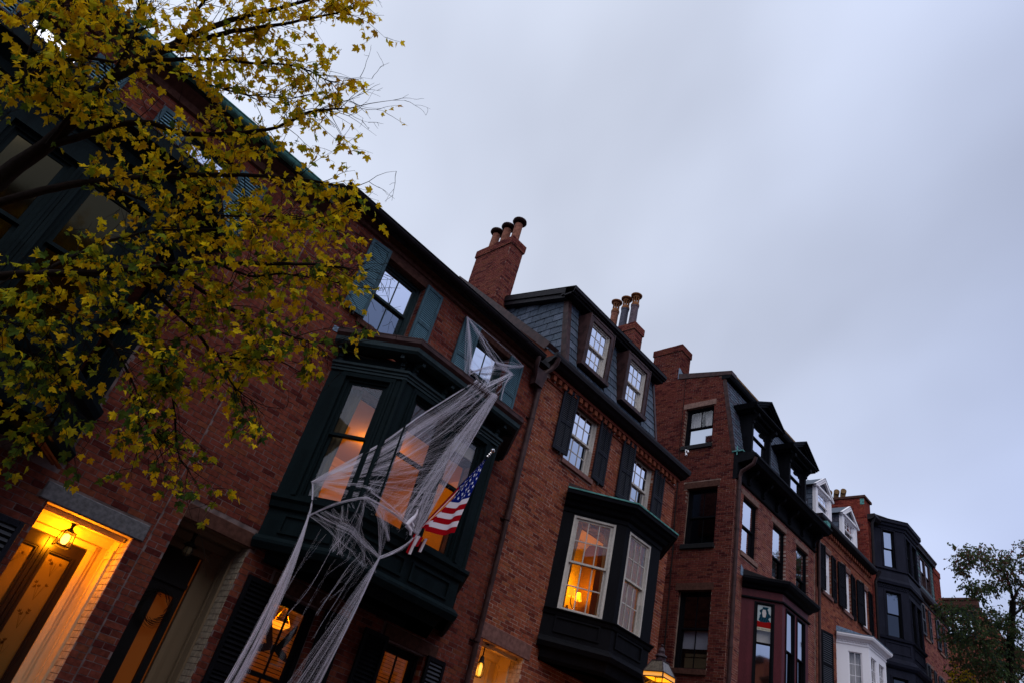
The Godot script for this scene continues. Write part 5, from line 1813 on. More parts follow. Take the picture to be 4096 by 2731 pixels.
	var tiers := [[V1, [[Rect2(0.34, 13.48, 0.46, 1.5)], [Rect2(0.08, 13.46, 0.56, 1.4), Rect2(0.76, 13.46, 0.56, 1.4)], []], "sky_glass", "sky_glass"], [V2, [[Rect2(0.32, 10.82, 0.58, 1.68)], [Rect2(0.1, 10.82, 0.54, 1.55), Rect2(0.76, 10.82, 0.54, 1.55)], []], "dim_glass", "dark_glass"], [V3, [[Rect2(0.38, 7.2, 0.56, 2.2)], [Rect2(0.1, 7.2, 0.54, 2.2), Rect2(0.76, 7.2, 0.54, 2.2)], []], "dark_glass", "dark_glass"]]
	for t in tiers:
		for i in 3:
			var T := face(pts[i].x, pts[i].y, pts[i + 1].x, pts[i + 1].y)
			for r in t[1][i]:
				sash_window(t[0], T, r, {"d": 0.02, "fw": 0.035, "fm": "black_paint", "rail": 0.03, "pu": t[2], "pl": t[3], "back": false})
	moulding("cornice", V1, pts, [Vector2(0.002, 15.02), Vector2(0.04, 15.04), Vector2(0.06, 15.12), Vector2(0.12, 15.16), Vector2(0.14, 15.24), Vector2(0.2, 15.28), Vector2(0.2, 15.38), Vector2(0.002, 15.42)], "charcoal")
	lid("bay_roof", V1, pts, 0.2, 15.43, 15.6, "copper_dark")
	moulding("sill", V1, pts, [Vector2(0.002, 13.34), Vector2(0.06, 13.36), Vector2(0.06, 13.42), Vector2(0.002, 13.44)], "charcoal")
	moulding("skirt", V1, pts, [Vector2(-0.05, 12.75), Vector2(0.1, 12.78), Vector2(0.12, 12.88), Vector2(0.06, 13.0), Vector2(0.03, 13.2), Vector2(0.0, 13.32), Vector2(-0.05, 13.32)], "charcoal")
	moulding("sill", V2, pts, [Vector2(0.002, 10.68), Vector2(0.07, 10.7), Vector2(0.09, 10.78), Vector2(0.002, 10.8)], "charcoal")
	moulding("cornice", V3, pts, [Vector2(-0.05, 9.7), Vector2(0.06, 9.7), Vector2(0.14, 9.78), Vector2(0.16, 9.88), Vector2(0.06, 9.96), Vector2(0.002, 10.06), Vector2(-0.05, 10.06)], "charcoal")
	for i in 2:
		var T := face(pts[i].x, pts[i].y, pts[i + 1].x, pts[i + 1].y)
		var L: float = pts[i].distance_to(pts[i + 1])
		var sc := MB.new()
		for k in 14:
			for j in 2:
				var u := (k + 0.5 + 0.5 * (j % 2)) * L / 14.5
				sc.box(u - 0.03, 12.62 + j * 0.06, 0.001, u + 0.03, 12.68 + j * 0.06, 0.03 + 0.012 * j)
		obj("scale_frieze", sc, M["charcoal"], V2, T)

func house_g() -> void:
	var G := thing("brick_rowhouse", "pink-red brick house at the row's end with green slate attic window band and shuttered windows", "house", Vector3(35.4, 0, 0), "brick rowhouses along the street")
	var I := Transform3D.IDENTITY
	var x0 := 32.61
	var x1 := 37.95
	var ws := [Rect2(34.45, 12.52, 0.62, 1.33), Rect2(36.42, 12.5, 0.62, 1.33), Rect2(34.5, 9.6, 0.62, 1.75), Rect2(36.1, 9.4, 0.62, 1.9), Rect2(33.0, 12.52, 0.62, 1.33)]
	wall(G, I, x0, x1, 0, 14.1, ws, "mortar_brown")
	bricks(G, I, x0, x1, 7.0, 14.05, ws, 0.067, 0.21, "g", 80)
	shell(G, x0, x1, 14.0, 9.0, "brick_g0")
	for r in ws:
		var l := MB.new()
		l.cbox(r.position.x - 0.06, r.end.y - 0.01, -0.2, r.end.x + 0.06, r.end.y + 0.14, 0.012, 0.006)
		l.cbox(r.position.x - 0.05, r.position.y - 0.11, -0.2, r.end.x + 0.05, r.position.y, 0.05, 0.006)
		obj("stone_trim", l, M["brownstone_tan"], G)
		sash_window(G, I, r, {"d": 0.08, "fw": 0.04, "fm": "black_paint", "pu": "dark_glass", "pl": "dark_glass", "back": false})
		shutter(G, I, r.position.x - 0.36, r.position.x - 0.01, r.position.y, r.end.y, "shutter_slat", "shutter_black", 10, false, -0.1)
		shutter(G, I, r.end.x + 0.01, r.end.x + 0.36, r.position.y, r.end.y, "shutter_slat", "shutter_black", 10, false, 0.06)
	var ev := MB.new()
	ev.sweep([Vector2(x0, 0), Vector2(x1 + 0.05, 0)], [Vector2(0.003, 13.98), Vector2(0.04, 14.0), Vector2(0.05, 14.1), Vector2(0.16, 14.12), Vector2(0.22, 14.2), Vector2(0.24, 14.3), Vector2(0.24, 14.38), Vector2(0.003, 14.42)])
	obj("gutter", ev, M["copper_dark"], G)
	var le := MB.new()
	le.box(x0, 14.42, -0.1, x1, 14.56, 0.12)
	obj("parapet_edge", le, M["lead"], G)
	# attic: slate-hung box with a pair of tall windows
	var A := node("attic_storey", G, Transform3D(Basis.IDENTITY, Vector3(35.3, 14.5, -0.3)))
	var b := MB.new()
	b.slab(33.9, 36.75, 14.5, 16.5, [Rect2(34.95, 14.9, 1.4, 1.4)], -0.4, -0.1)
	b.box(33.9, 14.5, -4.0, 34.1, 16.5, -0.401)
	b.box(36.55, 14.5, -4.0, 36.75, 16.5, -0.401)
	obj("boarding", b, M["slate_joint"], A)
	slates(A, Transform3D(Basis.IDENTITY, Vector3(0, 0, -0.09)), 33.9, 36.75, 14.5, 16.45, [Rect2(34.85, 14.8, 1.6, 1.6)], 0.17, 0.3, ["slate_green", "slate_grey"], 60)
	slates(A, face(33.89, -3.0, 33.89, -0.08), 0, 2.92, 14.5, 16.45, [], 0.17, 0.3, ["slate_green", "slate_grey"], 60)
	for k in 2:
		sash_window(A, Transform3D(Basis.IDENTITY, Vector3(0, 0, -0.1)), Rect2(34.95 + 0.7 * k, 14.9, 0.7, 1.4), {"d": -0.02, "fw": 0.05, "fm": "copper", "rail": 0.035, "pu": "sky_glass_bright", "pl": "sky_glass_bright", "back": false})
	var c := MB.new()
	c.box(33.8, 16.45, -4.1, 36.9, 16.5, 0.05)
	c.sweep([Vector2(33.8, -3.0), Vector2(33.8, 0.0), Vector2(36.9, 0.0)], [Vector2(-0.1, 16.5), Vector2(0.04, 16.5), Vector2(0.08, 16.58), Vector2(0.12, 16.62), Vector2(0.12, 16.68), Vector2(-0.1, 16.7)])
	obj("eaves", c, M["copper_dark"], A)
	var rf := MB.new()
	rf.poly([Vector3(33.7, 16.69, 0.05), Vector3(36.95, 16.69, 0.05), Vector3(36.95, 17.0, -4.1), Vector3(33.7, 17.0, -4.1)])
	rf.poly([Vector3(x0, 14.4, 0.2), Vector3(x1, 14.4, 0.2), Vector3(x1, 16.0, -4.5), Vector3(x0, 16.0, -4.5)])
	rf.poly([Vector3(x1, 14.0, -9), Vector3(x0, 14.0, -9), Vector3(x0, 16.0, -4.5), Vector3(x1, 16.0, -4.5)])
	obj("roof", rf, M["roof_felt"], G)
	var ch := chimney(G, 36.95, 37.95, -1.2, -0.1, 12.0, 16.6, "f", 0.068, 40)
	var pt := MB.new()
	pt.lathe(Vector3(37.2, 16.6, -0.8), [Vector2(0.12, 0), Vector2(0.11, 0.35), Vector2(0.13, 0.36), Vector2(0.13, 0.42), Vector2(0.09, 0.43)], 12)
	obj("chimney_pot", pt, M["terracotta"], ch)
	var TR := face(x1, 0, x1, -9)
	bricks(G, TR, 0, 9, 6.0, 14.0, [], 0.067, 0.21, "g", 0)

func house_h() -> void:
	var H := thing("brick_apartment_block", "far brick block across the end of the street, half hidden by the tree", "building", Vector3(46, 0, 3))
	var TS := face(42, -8.0, 42, 0.4)
	var hi := []
	for k in 4:
		hi.append(Rect2(1.2 + k * 1.9, 15.0, 1.1, 1.3))
		hi.append(Rect2(1.2 + k * 1.9, 11.0, 1.1, 1.9))
		hi.append(Rect2(1.2 + k * 1.9, 7.5, 1.1, 1.9))
	hi.append(Rect2(7.15, 14.6, 1.1, 1.6))
	wall(H, TS, 0, 8.4, 0, 16.3, hi, "mortar_brown")
	bricks(H, TS, 5.5, 8.4, 9.0, 16.2, hi, 0.068, 0.21, "e", 0)
	var TL := face(42.3, 0.4, 42.3, 10.0)
	var lo := []
	for k in 5:
		lo.append(Rect2(0.7 + k * 1.8, 11.9, 1.0, 1.7))
		lo.append(Rect2(0.7 + k * 1.8, 8.5, 1.0, 1.8))
	wall(H, TL, 0, 9.6, 0, 14.2, lo, "mortar_brown")
	bricks(H, TL, 0, 9.6, 7.0, 14.1, lo, 0.068, 0.21, "e", 0)
	for r in hi:
		sash_window(H, TS, r, {"d": 0.1, "fw": 0.06, "fm": "green_paint", "up": [2, 2], "lo": [2, 1], "bar": 0.03, "pu": "sky_glass", "pl": "sky_glass", "back": false})
	for r in lo:
		sash_window(H, TL, r, {"d": 0.1, "fw": 0.07, "fm": "white_paint", "up": [2, 2], "lo": [2, 2], "bar": 0.03, "pu": "sky_glass", "pl": "dim_glass", "back": false})
	var c := MB.new()
	c.t = TS
	c.sweep([Vector2(-0.1, 0), Vector2(8.5, 0)], [Vector2(0.002, 16.3), Vector2(0.1, 16.34), Vector2(0.14, 16.5), Vector2(0.06, 16.54), Vector2(0.06, 16.72), Vector2(0.12, 16.76), Vector2(0.12, 16.86), Vector2(-0.3, 16.88), Vector2(-0.3, 16.3)])
	c.t = TL
	c.sweep([Vector2(0, 0), Vector2(9.7, 0)], [Vector2(0.002, 14.1), Vector2(0.12, 14.2), Vector2(0.16, 14.4), Vector2(-0.3, 14.42), Vector2(-0.3, 14.1)])
	obj("cornice", c, M["brownstone_dark"], H)
	var b := MB.new()
	b.box(42.31, 0, -8.0, 52, 16.3, -7.7)
	b.box(42.31, 0, 0.1, 52, 16.3, 0.39)
	b.box(42.61, 0, 9.7, 52, 14.2, 10.0)
	b.box(52, 0, -8, 52.3, 16.3, 10)
	b.box(42.0, 16.3, -8.0, 52.3, 16.6, 0.4)
	b.box(42.4, 14.2, 0.41, 52.3, 14.35, 10.0)
	obj("body", b, M["brick_e0"], H)

func house_opposite(x0: float, x1: float, h: float, pal: String, label: String) -> void:
	var H := thing("brick_rowhouse", label, "house", Vector3((x0 + x1) / 2, 0, 12), "brick rowhouses across the street")
	var T := face(x1, 11.4, x0, 11.4)
	var L := x1 - x0
	var holes := []
	for k in 3:
		for j in 3:
			holes.append(Rect2(L * (k + 0.5) / 3 - 0.45, 1.3 + j * 3.0, 0.9, 1.7))
	var w := MB.new()
	w.slab(0, L, 0, h, holes, -0.3, 0)
	obj("wall", w, M["brick_%s0" % pal], H, T)
	for r in holes:
		sash_window(H, T, r, {"d": 0.1, "fw": 0.06, "fm": "white_paint", "up": [2, 1], "lo": [2, 1], "pu": "dim_glass", "pl": "dark_glass", "back": false})
	var c := MB.new()
	c.t = T
	c.sweep([Vector2(0, 0), Vector2(L, 0)], [Vector2(0.002, h - 0.3), Vector2(0.2, h - 0.1), Vector2(0.25, h), Vector2(0.002, h)])
	obj("cornice", c, M["brownstone_dark"], H)
	var b := MB.new()
	b.box(x0, 0, 11.75, x0 + 0.2, h, 19.7)
	b.box(x1 - 0.2, 0, 11.75, x1, h, 19.7)
	b.box(x0, 0, 19.7, x1, h, 20.0)
	b.poly([Vector3(x0, h, 11.4), Vector3(x0, h, 20), Vector3(x1, h, 20), Vector3(x1, h, 11.4)])
	obj("body", b, M["brick_%s3" % pal], H)

# ---------------------------------------------------------------- trees
func leaf_mesh(lobes: int, seed_: int) -> ArrayMesh:
	# a folded, slightly curled lobed leaf of unit length: stalk at the origin, tip at +y
	var r := RandomNumberGenerator.new()
	r.seed = seed_
	var m := MB.new()
	var out := []
	if lobes > 1:
		out = [Vector2(0, 0.06), Vector2(0.16, 0.0), Vector2(0.34, -0.04), Vector2(0.3, 0.14), Vector2(0.52, 0.3), Vector2(0.5, 0.42), Vector2(0.56, 0.58), Vector2(0.36, 0.52), Vector2(0.22, 0.5), Vector2(0.24, 0.7), Vector2(0.12, 0.78), Vector2(0.0, 1.02)]
	else:
		out = [Vector2(0, 0.0), Vector2(0.16, 0.12), Vector2(0.27, 0.35), Vector2(0.24, 0.62), Vector2(0.1, 0.86), Vector2(0, 1.0)]
	var curl := r.randf_range(-0.35, 0.35)
	var fold := r.randf_range(0.1, 0.5)
	var bend := func(p: Vector2) -> Vector3: return Vector3(p.x, p.y, absf(p.x) * fold + curl * p.y * p.y + 0.12 * sin(p.x * 9.0 + p.y * 5.0) * absf(p.x))
	var c: Vector3 = bend.call(Vector2(0, 0.4))
	for s in [1.0, -1.0]:
		for i in out.size() - 1:
			var a := Vector2(out[i].x * s, out[i].y * r.randf_range(0.95, 1.05))
			var b := Vector2(out[i + 1].x * s, out[i + 1].y)
			var pa: Vector3 = bend.call(Vector2(out[i].x * s, out[i].y))
			var pb: Vector3 = bend.call(b)
			if s > 0:
				m.poly([c, pa, pb])
			else:
				m.poly([c, pb, pa])
	return m.mesh()

func leaf_material(called: String, r: float, g: float, b: float) -> StandardMaterial3D:
	var m := mat(called, r, g, b, 0.6)
	m.albedo_texture = M.plain_texture
	m.backlight_enabled = true
	m.backlight = Color(0.95, 0.95, 0.95)
	return m

func scatter_leaves(host: Node, all: Array, meshes: Array, mats: Array, cols: Array, singles: int) -> void:
	# [transform, colour index]
	for a in all:
		var s := seen_at(a[0].origin)
		a.append(s.z if s.x > 0 and s.x < 1 and s.y > 0 and s.y < 1 else 99.0)
	all.sort_custom(func(p, q): return p[2] < q[2])
	var n := mini(singles, all.size())
	for i in n:
		inst("leaf", meshes[i % meshes.size()], mats[all[i][1]], host, all[i][0])
	for k in meshes.size():
		var mine := []
		for i in range(n, all.size()):
			if i % meshes.size() == k:
				mine.append(all[i])
		if mine.is_empty():
			continue
		var mm := MultiMesh.new()
		mm.transform_format = MultiMesh.TRANSFORM_3D
		mm.use_colors = true
		mm.mesh = meshes[k]
		mm.instance_count = mine.size()
		var o := MultiMeshInstance3D.new()
		o.name = child_name(host, "foliage")
		o.set_meta("kind", "stuff")
		o.material_override = M["leaf_many"]
		host.add_child(o)
		o.global_transform = Transform3D.IDENTITY
		for i in mine.size():
			mm.set_instance_transform(i, mine[i][0])
			mm.set_instance_color(i, cols[mine[i][1]])
		o.multimesh = mm

func rand_dir() -> Vector3:
	var z := rng.randf_range(-1, 1)
	var a := rng.randf_range(0, TAU)
	return Vector3(sqrt(1 - z * z) * cos(a), z, sqrt(1 - z * z) * sin(a))

func leaf_at(p: Vector3, d: Vector3, size: float) -> Transform3D:
	# hangs from its stalk, blade facing any way
	var y := (d * 0.7 + Vector3(0, -0.75, 0) + rand_dir() * 0.75).normalized()
	var z := rand_dir()
	z = (z - y * z.dot(y)).normalized()
	return Transform3D(Basis(y.cross(z), y, z).scaled(Vector3.ONE * size), p)

func maple() -> void:
	var T := thing("maple_tree", "yellowing maple on the pavement edge, leafy boughs reaching across the nearest houses", "tree", Vector3(-0.7, 0, 2.2))
	var lm := mat("leaf_many", 1, 1, 1, 0.6)
	lm.vertex_color_use_as_albedo = true
	lm.backlight_enabled = true
	lm.backlight = Color(0.95, 0.95, 0.95)
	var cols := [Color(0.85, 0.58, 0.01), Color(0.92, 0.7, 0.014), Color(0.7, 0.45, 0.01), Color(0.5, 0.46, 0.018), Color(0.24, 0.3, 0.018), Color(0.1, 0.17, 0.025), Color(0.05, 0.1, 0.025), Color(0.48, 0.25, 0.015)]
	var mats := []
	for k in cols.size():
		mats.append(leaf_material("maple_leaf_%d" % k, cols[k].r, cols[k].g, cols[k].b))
	var tr := MB.new()
	tr.tube([Vector3(-0.75, -0.1, 2.15), Vector3(-0.72, 1.2, 2.2), Vector3(-0.68, 2.6, 2.28), Vector3(-0.6, 3.5, 2.4), Vector3(-0.48, 4.3, 2.6), Vector3(-0.31, 5.09, 2.84)], 0.17, 0.085, 14)
	obj("trunk", tr, M["bark"], T)
	var br := [
		[0.075, Vector3(-0.31, 5.09, 2.84), Vector3(-0.26, 5.34, 2.95), Vector3(-0.20, 5.64, 3.14), Vector3(-0.20, 6.18, 3.34), Vector3(-0.19, 6.43, 3.42), Vector3(-0.29, 6.73, 3.47), Vector3(-0.41, 7.02, 3.49)],
		[0.042, Vector3(-0.20, 6.18, 3.33), Vector3(-0.08, 6.53, 3.53), Vector3(0.01, 6.81, 3.65), Vector3(0.23, 7.22, 3.97), Vector3(0.48, 7.53, 4.25), Vector3(0.77, 7.90, 4.61)],
		[0.03, Vector3(-0.02, 6.65, 3.65), Vector3(0.13, 6.88, 3.81), Vector3(0.29, 7.09, 3.98), Vector3(0.56, 7.34, 4.27), Vector3(0.91, 7.68, 4.69)],
		[0.022, Vector3(-0.08, 6.47, 3.60), Vector3(0.28, 6.72, 3.88), Vector3(0.57, 6.90, 4.05), Vector3(0.89, 7.09, 4.24), Vector3(1.21, 7.15, 4.33)],
		[0.05, Vector3(-0.62, 4.3, 2.6), Vector3(-0.75, 5.0, 3.1), Vector3(-0.58, 5.67, 3.58), Vector3(-0.51, 5.84, 3.64), Vector3(-0.41, 5.99, 3.69), Vector3(-0.24, 6.09, 3.76)],
		[0.034, Vector3(-0.22, 5.44, 3.05), Vector3(-0.04, 5.72, 3.24), Vector3(0.19, 5.99, 3.46), Vector3(0.57, 6.10, 3.67), Vector3(1.04, 6.41, 4.12), Vector3(1.16, 6.69, 4.25), Vector3(1.42, 6.91, 4.45)],
		[0.042, Vector3(-0.46, 4.4, 2.65), Vector3(-0.19, 4.77, 3.13), Vector3(0.12, 5.16, 3.35), Vector3(0.42, 5.46, 3.49), Vector3(0.81, 5.77, 3.70), Vector3(1.34, 6.08, 4.04), Vector3(1.85, 6.31, 4.28)],
		[0.045, Vector3(-0.56, 3.7, 2.45), Vector3(0.13, 4.16, 3.33), Vector3(0.57, 4.46, 3.56), Vector3(1.00, 4.80, 3.80), Vector3(1.49, 5.11, 4.07), Vector3(1.95, 5.38, 4.28), Vector3(2.23, 5.56, 4.27)],
		[0.02, Vector3(0.50, 4.46, 3.5), Vector3(0.81, 4.43, 3.51), Vector3(1.13, 4.32, 3.53), Vector3(1.41, 4.20, 3.49)],
		[0.022, Vector3(0.78, 4.64, 3.65), Vector3(1.18, 4.57, 3.63), Vector3(1.55, 4.45, 3.67), Vector3(1.75, 4.41, 3.66), Vector3(2.11, 4.55, 3.91)],
		[0.022, Vector3(0.91, 4.77, 3.75), Vector3(1.38, 4.77, 3.78), Vector3(1.78, 4.75, 3.89), Vector3(2.21, 4.77, 4.08), Vector3(2.45, 4.87, 4.17)],
		[0.014, Vector3(1.27, 5.0, 3.9), Vector3(1.63, 5.17, 3.79), Vector3(1.83, 5.35, 3.85), Vector3(2.32, 5.50, 4.13)],
		[0.014, Vector3(1.11, 4.3, 3.55), Vector3(1.27, 4.22, 3.64), Vector3(1.44, 4.05, 3.55), Vector3(1.61, 3.94, 3.52), Vector3(1.88, 3.64, 3.40), Vector3(1.92, 3.55, 3.44), Vector3(2.03, 3.49, 3.47)],
		[0.014, Vector3(0.84, 4.09, 3.55), Vector3(1.02, 4.03, 3.57), Vector3(1.19, 3.94, 3.56), Vector3(1.47, 3.72, 3.52), Vector3(1.66, 3.56, 3.46)],
		[0.028, Vector3(-0.6, 3.5, 2.4), Vector3(0.16, 4.02, 3.2), Vector3(0.42, 4.10, 3.42), Vector3(0.70, 4.09, 3.54), Vector3(0.84, 4.09, 3.55)],
		[0.014, Vector3(0.42, 4.09, 3.42), Vector3(0.67, 3.85, 3.47), Vector3(0.88, 3.65, 3.45), Vector3(0.99, 3.47, 3.34), Vector3(1.03, 3.34, 3.22)],
		[0.01, Vector3(1.73, 4.4, 3.68), Vector3(1.85, 4.27, 3.72), Vector3(2.01, 4.19, 3.73), Vector3(2.15, 4.17, 3.77)],
		[0.025, Vector3(0.01, 6.81, 3.65), Vector3(-0.02, 6.99, 3.84), Vector3(-0.04, 7.21, 3.91), Vector3(-0.04, 7.44, 4.01)],
		[0.014, Vector3(-0.19, 6.2, 3.4), Vector3(-0.27, 6.43, 3.88), Vector3(-0.44, 6.70, 3.97)],
		[0.02, Vector3(-0.21, 5.46, 3.1), Vector3(-0.26, 5.78, 3.60), Vector3(-0.44, 6.03, 3.62), Vector3(-0.69, 6.24, 3.56), Vector3(-0.94, 6.44, 3.48)],
		[0.014, Vector3(-0.3, 3.72, 2.7), Vector3(0.29, 3.87, 3.38), Vector3(0.53, 3.76, 3.48), Vector3(0.71, 3.60, 3.49)],
		[0.016, Vector3(0.3, 4.26, 3.4), Vector3(0.5, 4.7, 3.55), Vector3(0.78, 5.05, 3.7), Vector3(1.15, 5.3, 3.9), Vector3(1.5, 5.62, 4.1)],
		[0.016, Vector3(0.25, 5.28, 3.4), Vector3(0.6, 5.32, 3.55), Vector3(1.0, 5.42, 3.75), Vector3(1.5, 5.72, 4.0), Vector3(1.95, 5.95, 4.2)],
		[0.012, Vector3(-0.05, 6.5, 3.5), Vector3(0.2, 6.5, 3.75), Vector3(0.6, 6.55, 3.95), Vector3(1.0, 6.75, 4.2)],
		[0.012, Vector3(-0.6, 5.6, 3.5), Vector3(-0.75, 5.9, 3.55), Vector3(-0.8, 6.3, 3.6), Vector3(-0.75, 6.7, 3.7)]]
	var leaves := []
	var tw := MB.new()
	for b in br:
		var pts := b.slice(1) as Array
		var m := MB.new()
		# bend the line a little between its points
		var cv := Curve3D.new()
		for i in pts.size():
			var h := Vector3.ZERO
			if i > 0 and i < pts.size() - 1:
				h = (pts[i + 1] - pts[i - 1]) * 0.18
			cv.add_point(pts[i], -h, h)
		var L := cv.get_baked_length()
		var line := []
		var n := maxi(6, int(L / 0.09))
		for i in n + 1:
			line.append(cv.sample_baked(L * i / n) + rand_dir() * 0.006)
		m.tube(line, b[0], maxf(0.004, b[0] * 0.22), 8 if b[0] > 0.02 else 6)
		obj("branch", m, M["bark"], T)
		var start := 0.12 if b[0] < 0.035 else 0.35
		var count := int(L * (1.0 - start) * 24.0) + 4
		for i in count:
			var t := lerpf(start, 1.0, (i + rng.randf()) / count)
			var p := cv.sample_baked(L * t)
			var dir := (cv.sample_baked(minf(L, L * t + 0.05)) - cv.sample_baked(maxf(0, L * t - 0.05))).normalized()
			twig(tw, p, (dir * 0.75 + rand_dir() * 0.85).normalized(), rng.randf_range(0.22, 0.5), 0.0045, 1, leaves, rng.randf() < 0.16)
	# sprays of bare twigs at the ends of the boughs
	for b in br:
		var e: Vector3 = b[-1]
		var d: Vector3 = (b[-1] - b[-2]).normalized()
		for i in 5:
			twig(tw, e - d * 0.1 * i, (d + rand_dir() * 0.55).normalized(), rng.randf_range(0.3, 0.6), 0.005, 2, leaves, true)
	var o := obj("twigs", tw, M["bark"], T)
	o.set_meta("kind", "stuff")
	# greener low and inside, golden high and at the tips
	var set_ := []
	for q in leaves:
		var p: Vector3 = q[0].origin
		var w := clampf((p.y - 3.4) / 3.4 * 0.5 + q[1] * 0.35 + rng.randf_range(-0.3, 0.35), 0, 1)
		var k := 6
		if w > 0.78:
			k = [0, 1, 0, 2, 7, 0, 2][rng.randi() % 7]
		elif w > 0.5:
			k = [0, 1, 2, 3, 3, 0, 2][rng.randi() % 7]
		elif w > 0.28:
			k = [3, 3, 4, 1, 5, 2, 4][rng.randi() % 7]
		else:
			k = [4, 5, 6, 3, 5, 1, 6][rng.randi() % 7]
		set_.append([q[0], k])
	var me := []
	for k in 6:
		me.append(leaf_mesh(5, 40 + k))
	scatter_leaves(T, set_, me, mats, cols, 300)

func twig(tw: MB, p: Vector3, d: Vector3, L: float, r: float, depth: int, leaves: Array, bare := false) -> void:
	var pts := [p]
	var q := p
	var dir := d
	var n := 5
	for i in n:
		dir = (dir + rand_dir() * 0.22 + Vector3(0, -0.03, 0)).normalized()
		q += dir * L / n
		pts.append(q)
	tw.tube(pts, r, 0.0012, 4, false)
	for i in range(1, n + 1):
		if depth > 0 and i > 1 and rng.randf() < 0.42:
			twig(tw, pts[i], (dir * 0.6 + rand_dir() * 0.8).normalized(), L * rng.randf_range(0.35, 0.6), r * 0.6, depth - 1, leaves, bare)
		if rng.randf() < (0.66 if depth > 0 else 0.74) and not bare:
			var st: Vector3 = pts[i] + (rand_dir() * 0.5 + Vector3(0, -0.6, 0)) * 0.045
			tw.tube([pts[i], st], 0.0012, 0.001, 3, false)
			leaves.append([leaf_at(st, dir, rng.randf_range(0.04, 0.088)), float(i) / n])

func street_tree() -> void:
	var T := thing("street_tree", "dark round-crowned tree in front of the far end of the street", "tree", Vector3(35, 0, 3.2))
	var tr := MB.new()
	tr.tube([Vector3(35.0, -0.1, 3.3), Vector3(34.7, 5.0, 3.0), Vector3(33.80, 10.27, 2.92), Vector3(32.51, 12.16, 3.49), Vector3(31.93, 13.11, 3.83)], 0.2, 0.1, 12)
	obj("trunk", tr, M["bark"], T)
	var bs := [[Vector3(31.93, 13.11, 3.83), Vector3(31.49, 13.58, 3.87), Vector3(31.10, 13.89, 3.81), Vector3(30.50, 14.09, 3.49), Vector3(29.93, 14.18, 3.09)],
		[Vector3(31.93, 13.11, 3.83), Vector3(31.81, 13.44, 4.02), Vector3(31.82, 13.77, 4.31), Vector3(31.6, 14.3, 4.5)],
		[Vector3(32.24, 12.70, 3.73), Vector3(32.29, 12.94, 3.98), Vector3(32.42, 13.15, 4.28)],
		[Vector3(32.51, 12.16, 3.49), Vector3(31.93, 12.21, 3.04), Vector3(31.27, 12.23, 2.52), Vector3(30.72, 12.23, 2.05)],
		[Vector3(32.75, 11.80, 3.38), Vector3(32.14, 11.71, 2.79), Vector3(31.73, 11.28, 2.07)],
		[Vector3(31.21, 13.80, 3.83), Vector3(30.82, 14.14, 3.80), Vector3(30.63, 14.49, 3.95)],
		[Vector3(33.10, 11.29, 3.22), Vector3(32.86, 11.05, 2.81), Vector3(32.36, 11.03, 2.38)],
		[Vector3(33.6, 10.6, 2.98), Vector3(33.3, 10.7, 3.4), Vector3(33.0, 11.1, 3.9)]]
	for b in bs:
		var m := MB.new()
		m.tube(b, 0.055, 0.015, 7)
		obj("branch", m, M["bark"], T)
	var cl := [Vector4(28.8, 13.6, 3.1, 0.38), Vector4(30.2, 14.1, 3.3, 0.48), Vector4(31.8, 14.5, 3.5, 0.54), Vector4(30.6, 14.1, 4.3, 0.54), Vector4(30.5, 13.8, 2.5, 0.29), Vector4(29.6, 12.8, 3.0, 0.22), Vector4(30.9, 13.1, 3.0, 0.32), Vector4(32.2, 13.8, 3.2, 0.29), Vector4(31.0, 13.5, 4.1, 0.35), Vector4(31.2, 12.4, 1.8, 0.42), Vector4(30.0, 11.8, 2.5, 0.58), Vector4(31.6, 12.3, 2.9, 0.61), Vector4(33.1, 12.8, 3.1, 0.35), Vector4(32.0, 12.2, 3.8, 0.38), Vector4(31.7, 11.7, 1.8, 0.51), Vector4(30.9, 11.3, 2.8, 0.67)]
	cl.append_array([Vector4(32.6, 11.8, 3.2, 0.64), Vector4(33.0, 11.2, 1.7, 0.54), Vector4(32.1, 10.8, 2.7, 0.67), Vector4(33.8, 11.4, 3.2, 0.67), Vector4(32.1, 10.3, 2.9, 0.61), Vector4(32.2, 10.3, 1.7, 0.35), Vector4(33.2, 13.5, 3.8, 0.22), Vector4(33.5, 10.4, 4.2, 0.7), Vector4(32.8, 13.0, 4.8, 0.6), Vector4(33.4, 12.0, 4.8, 0.7), Vector4(31.0, 14.6, 5.0, 0.5)])
	var cols := [Color(0.05, 0.085, 0.035), Color(0.08, 0.12, 0.045), Color(0.11, 0.14, 0.05), Color(0.13, 0.075, 0.045), Color(0.16, 0.05, 0.045), Color(0.055, 0.085, 0.06), Color(0.6, 0.42, 0.02)]
	var mats := []
	for k in cols.size():
		mats.append(leaf_material("street_leaf_%d" % k, cols[k].r, cols[k].g, cols[k].b))
	var tw := MB.new()
	var leaves := []
	for c in cl:
		var o := Vector3(c.x, c.y, c.z)
		var r: float = c.w
		var n := int(35 + 270 * r * r)
		for i in n:
			# little sprays of leaves on short twigs, thinner towards the outside
			var d := rand_dir()
			var p: Vector3 = o + d * r * pow(rng.randf(), 0.5) * rng.randf_range(0.75, 1.25)
			var dir := (d * 0.7 + rand_dir() * 0.6 + Vector3(0, -0.15, 0)).normalized()
			var e := p + dir * rng.randf_range(0.12, 0.3)
			tw.tube([p - dir * 0.12, p, e], 0.005, 0.002, 3, false)
			for k in 6:
				var kc: int = [0, 1, 2, 3, 5, 0, 1][rng.randi() % 7]
				if o.y > 13.3 and rng.randf() < 0.25:
					kc = [3, 4][rng.randi() % 2]
				if o.y < 10.9 and o.z < 2.0 and rng.randf() < 0.5:
					kc = 6
				leaves.append([leaf_at(p.lerp(e, k / 5.0) + rand_dir() * 0.035, dir, rng.randf_range(0.07, 0.125)), kc])
	obj("twigs", tw, M["bark"], T).set_meta("kind", "stuff")
	var me := []
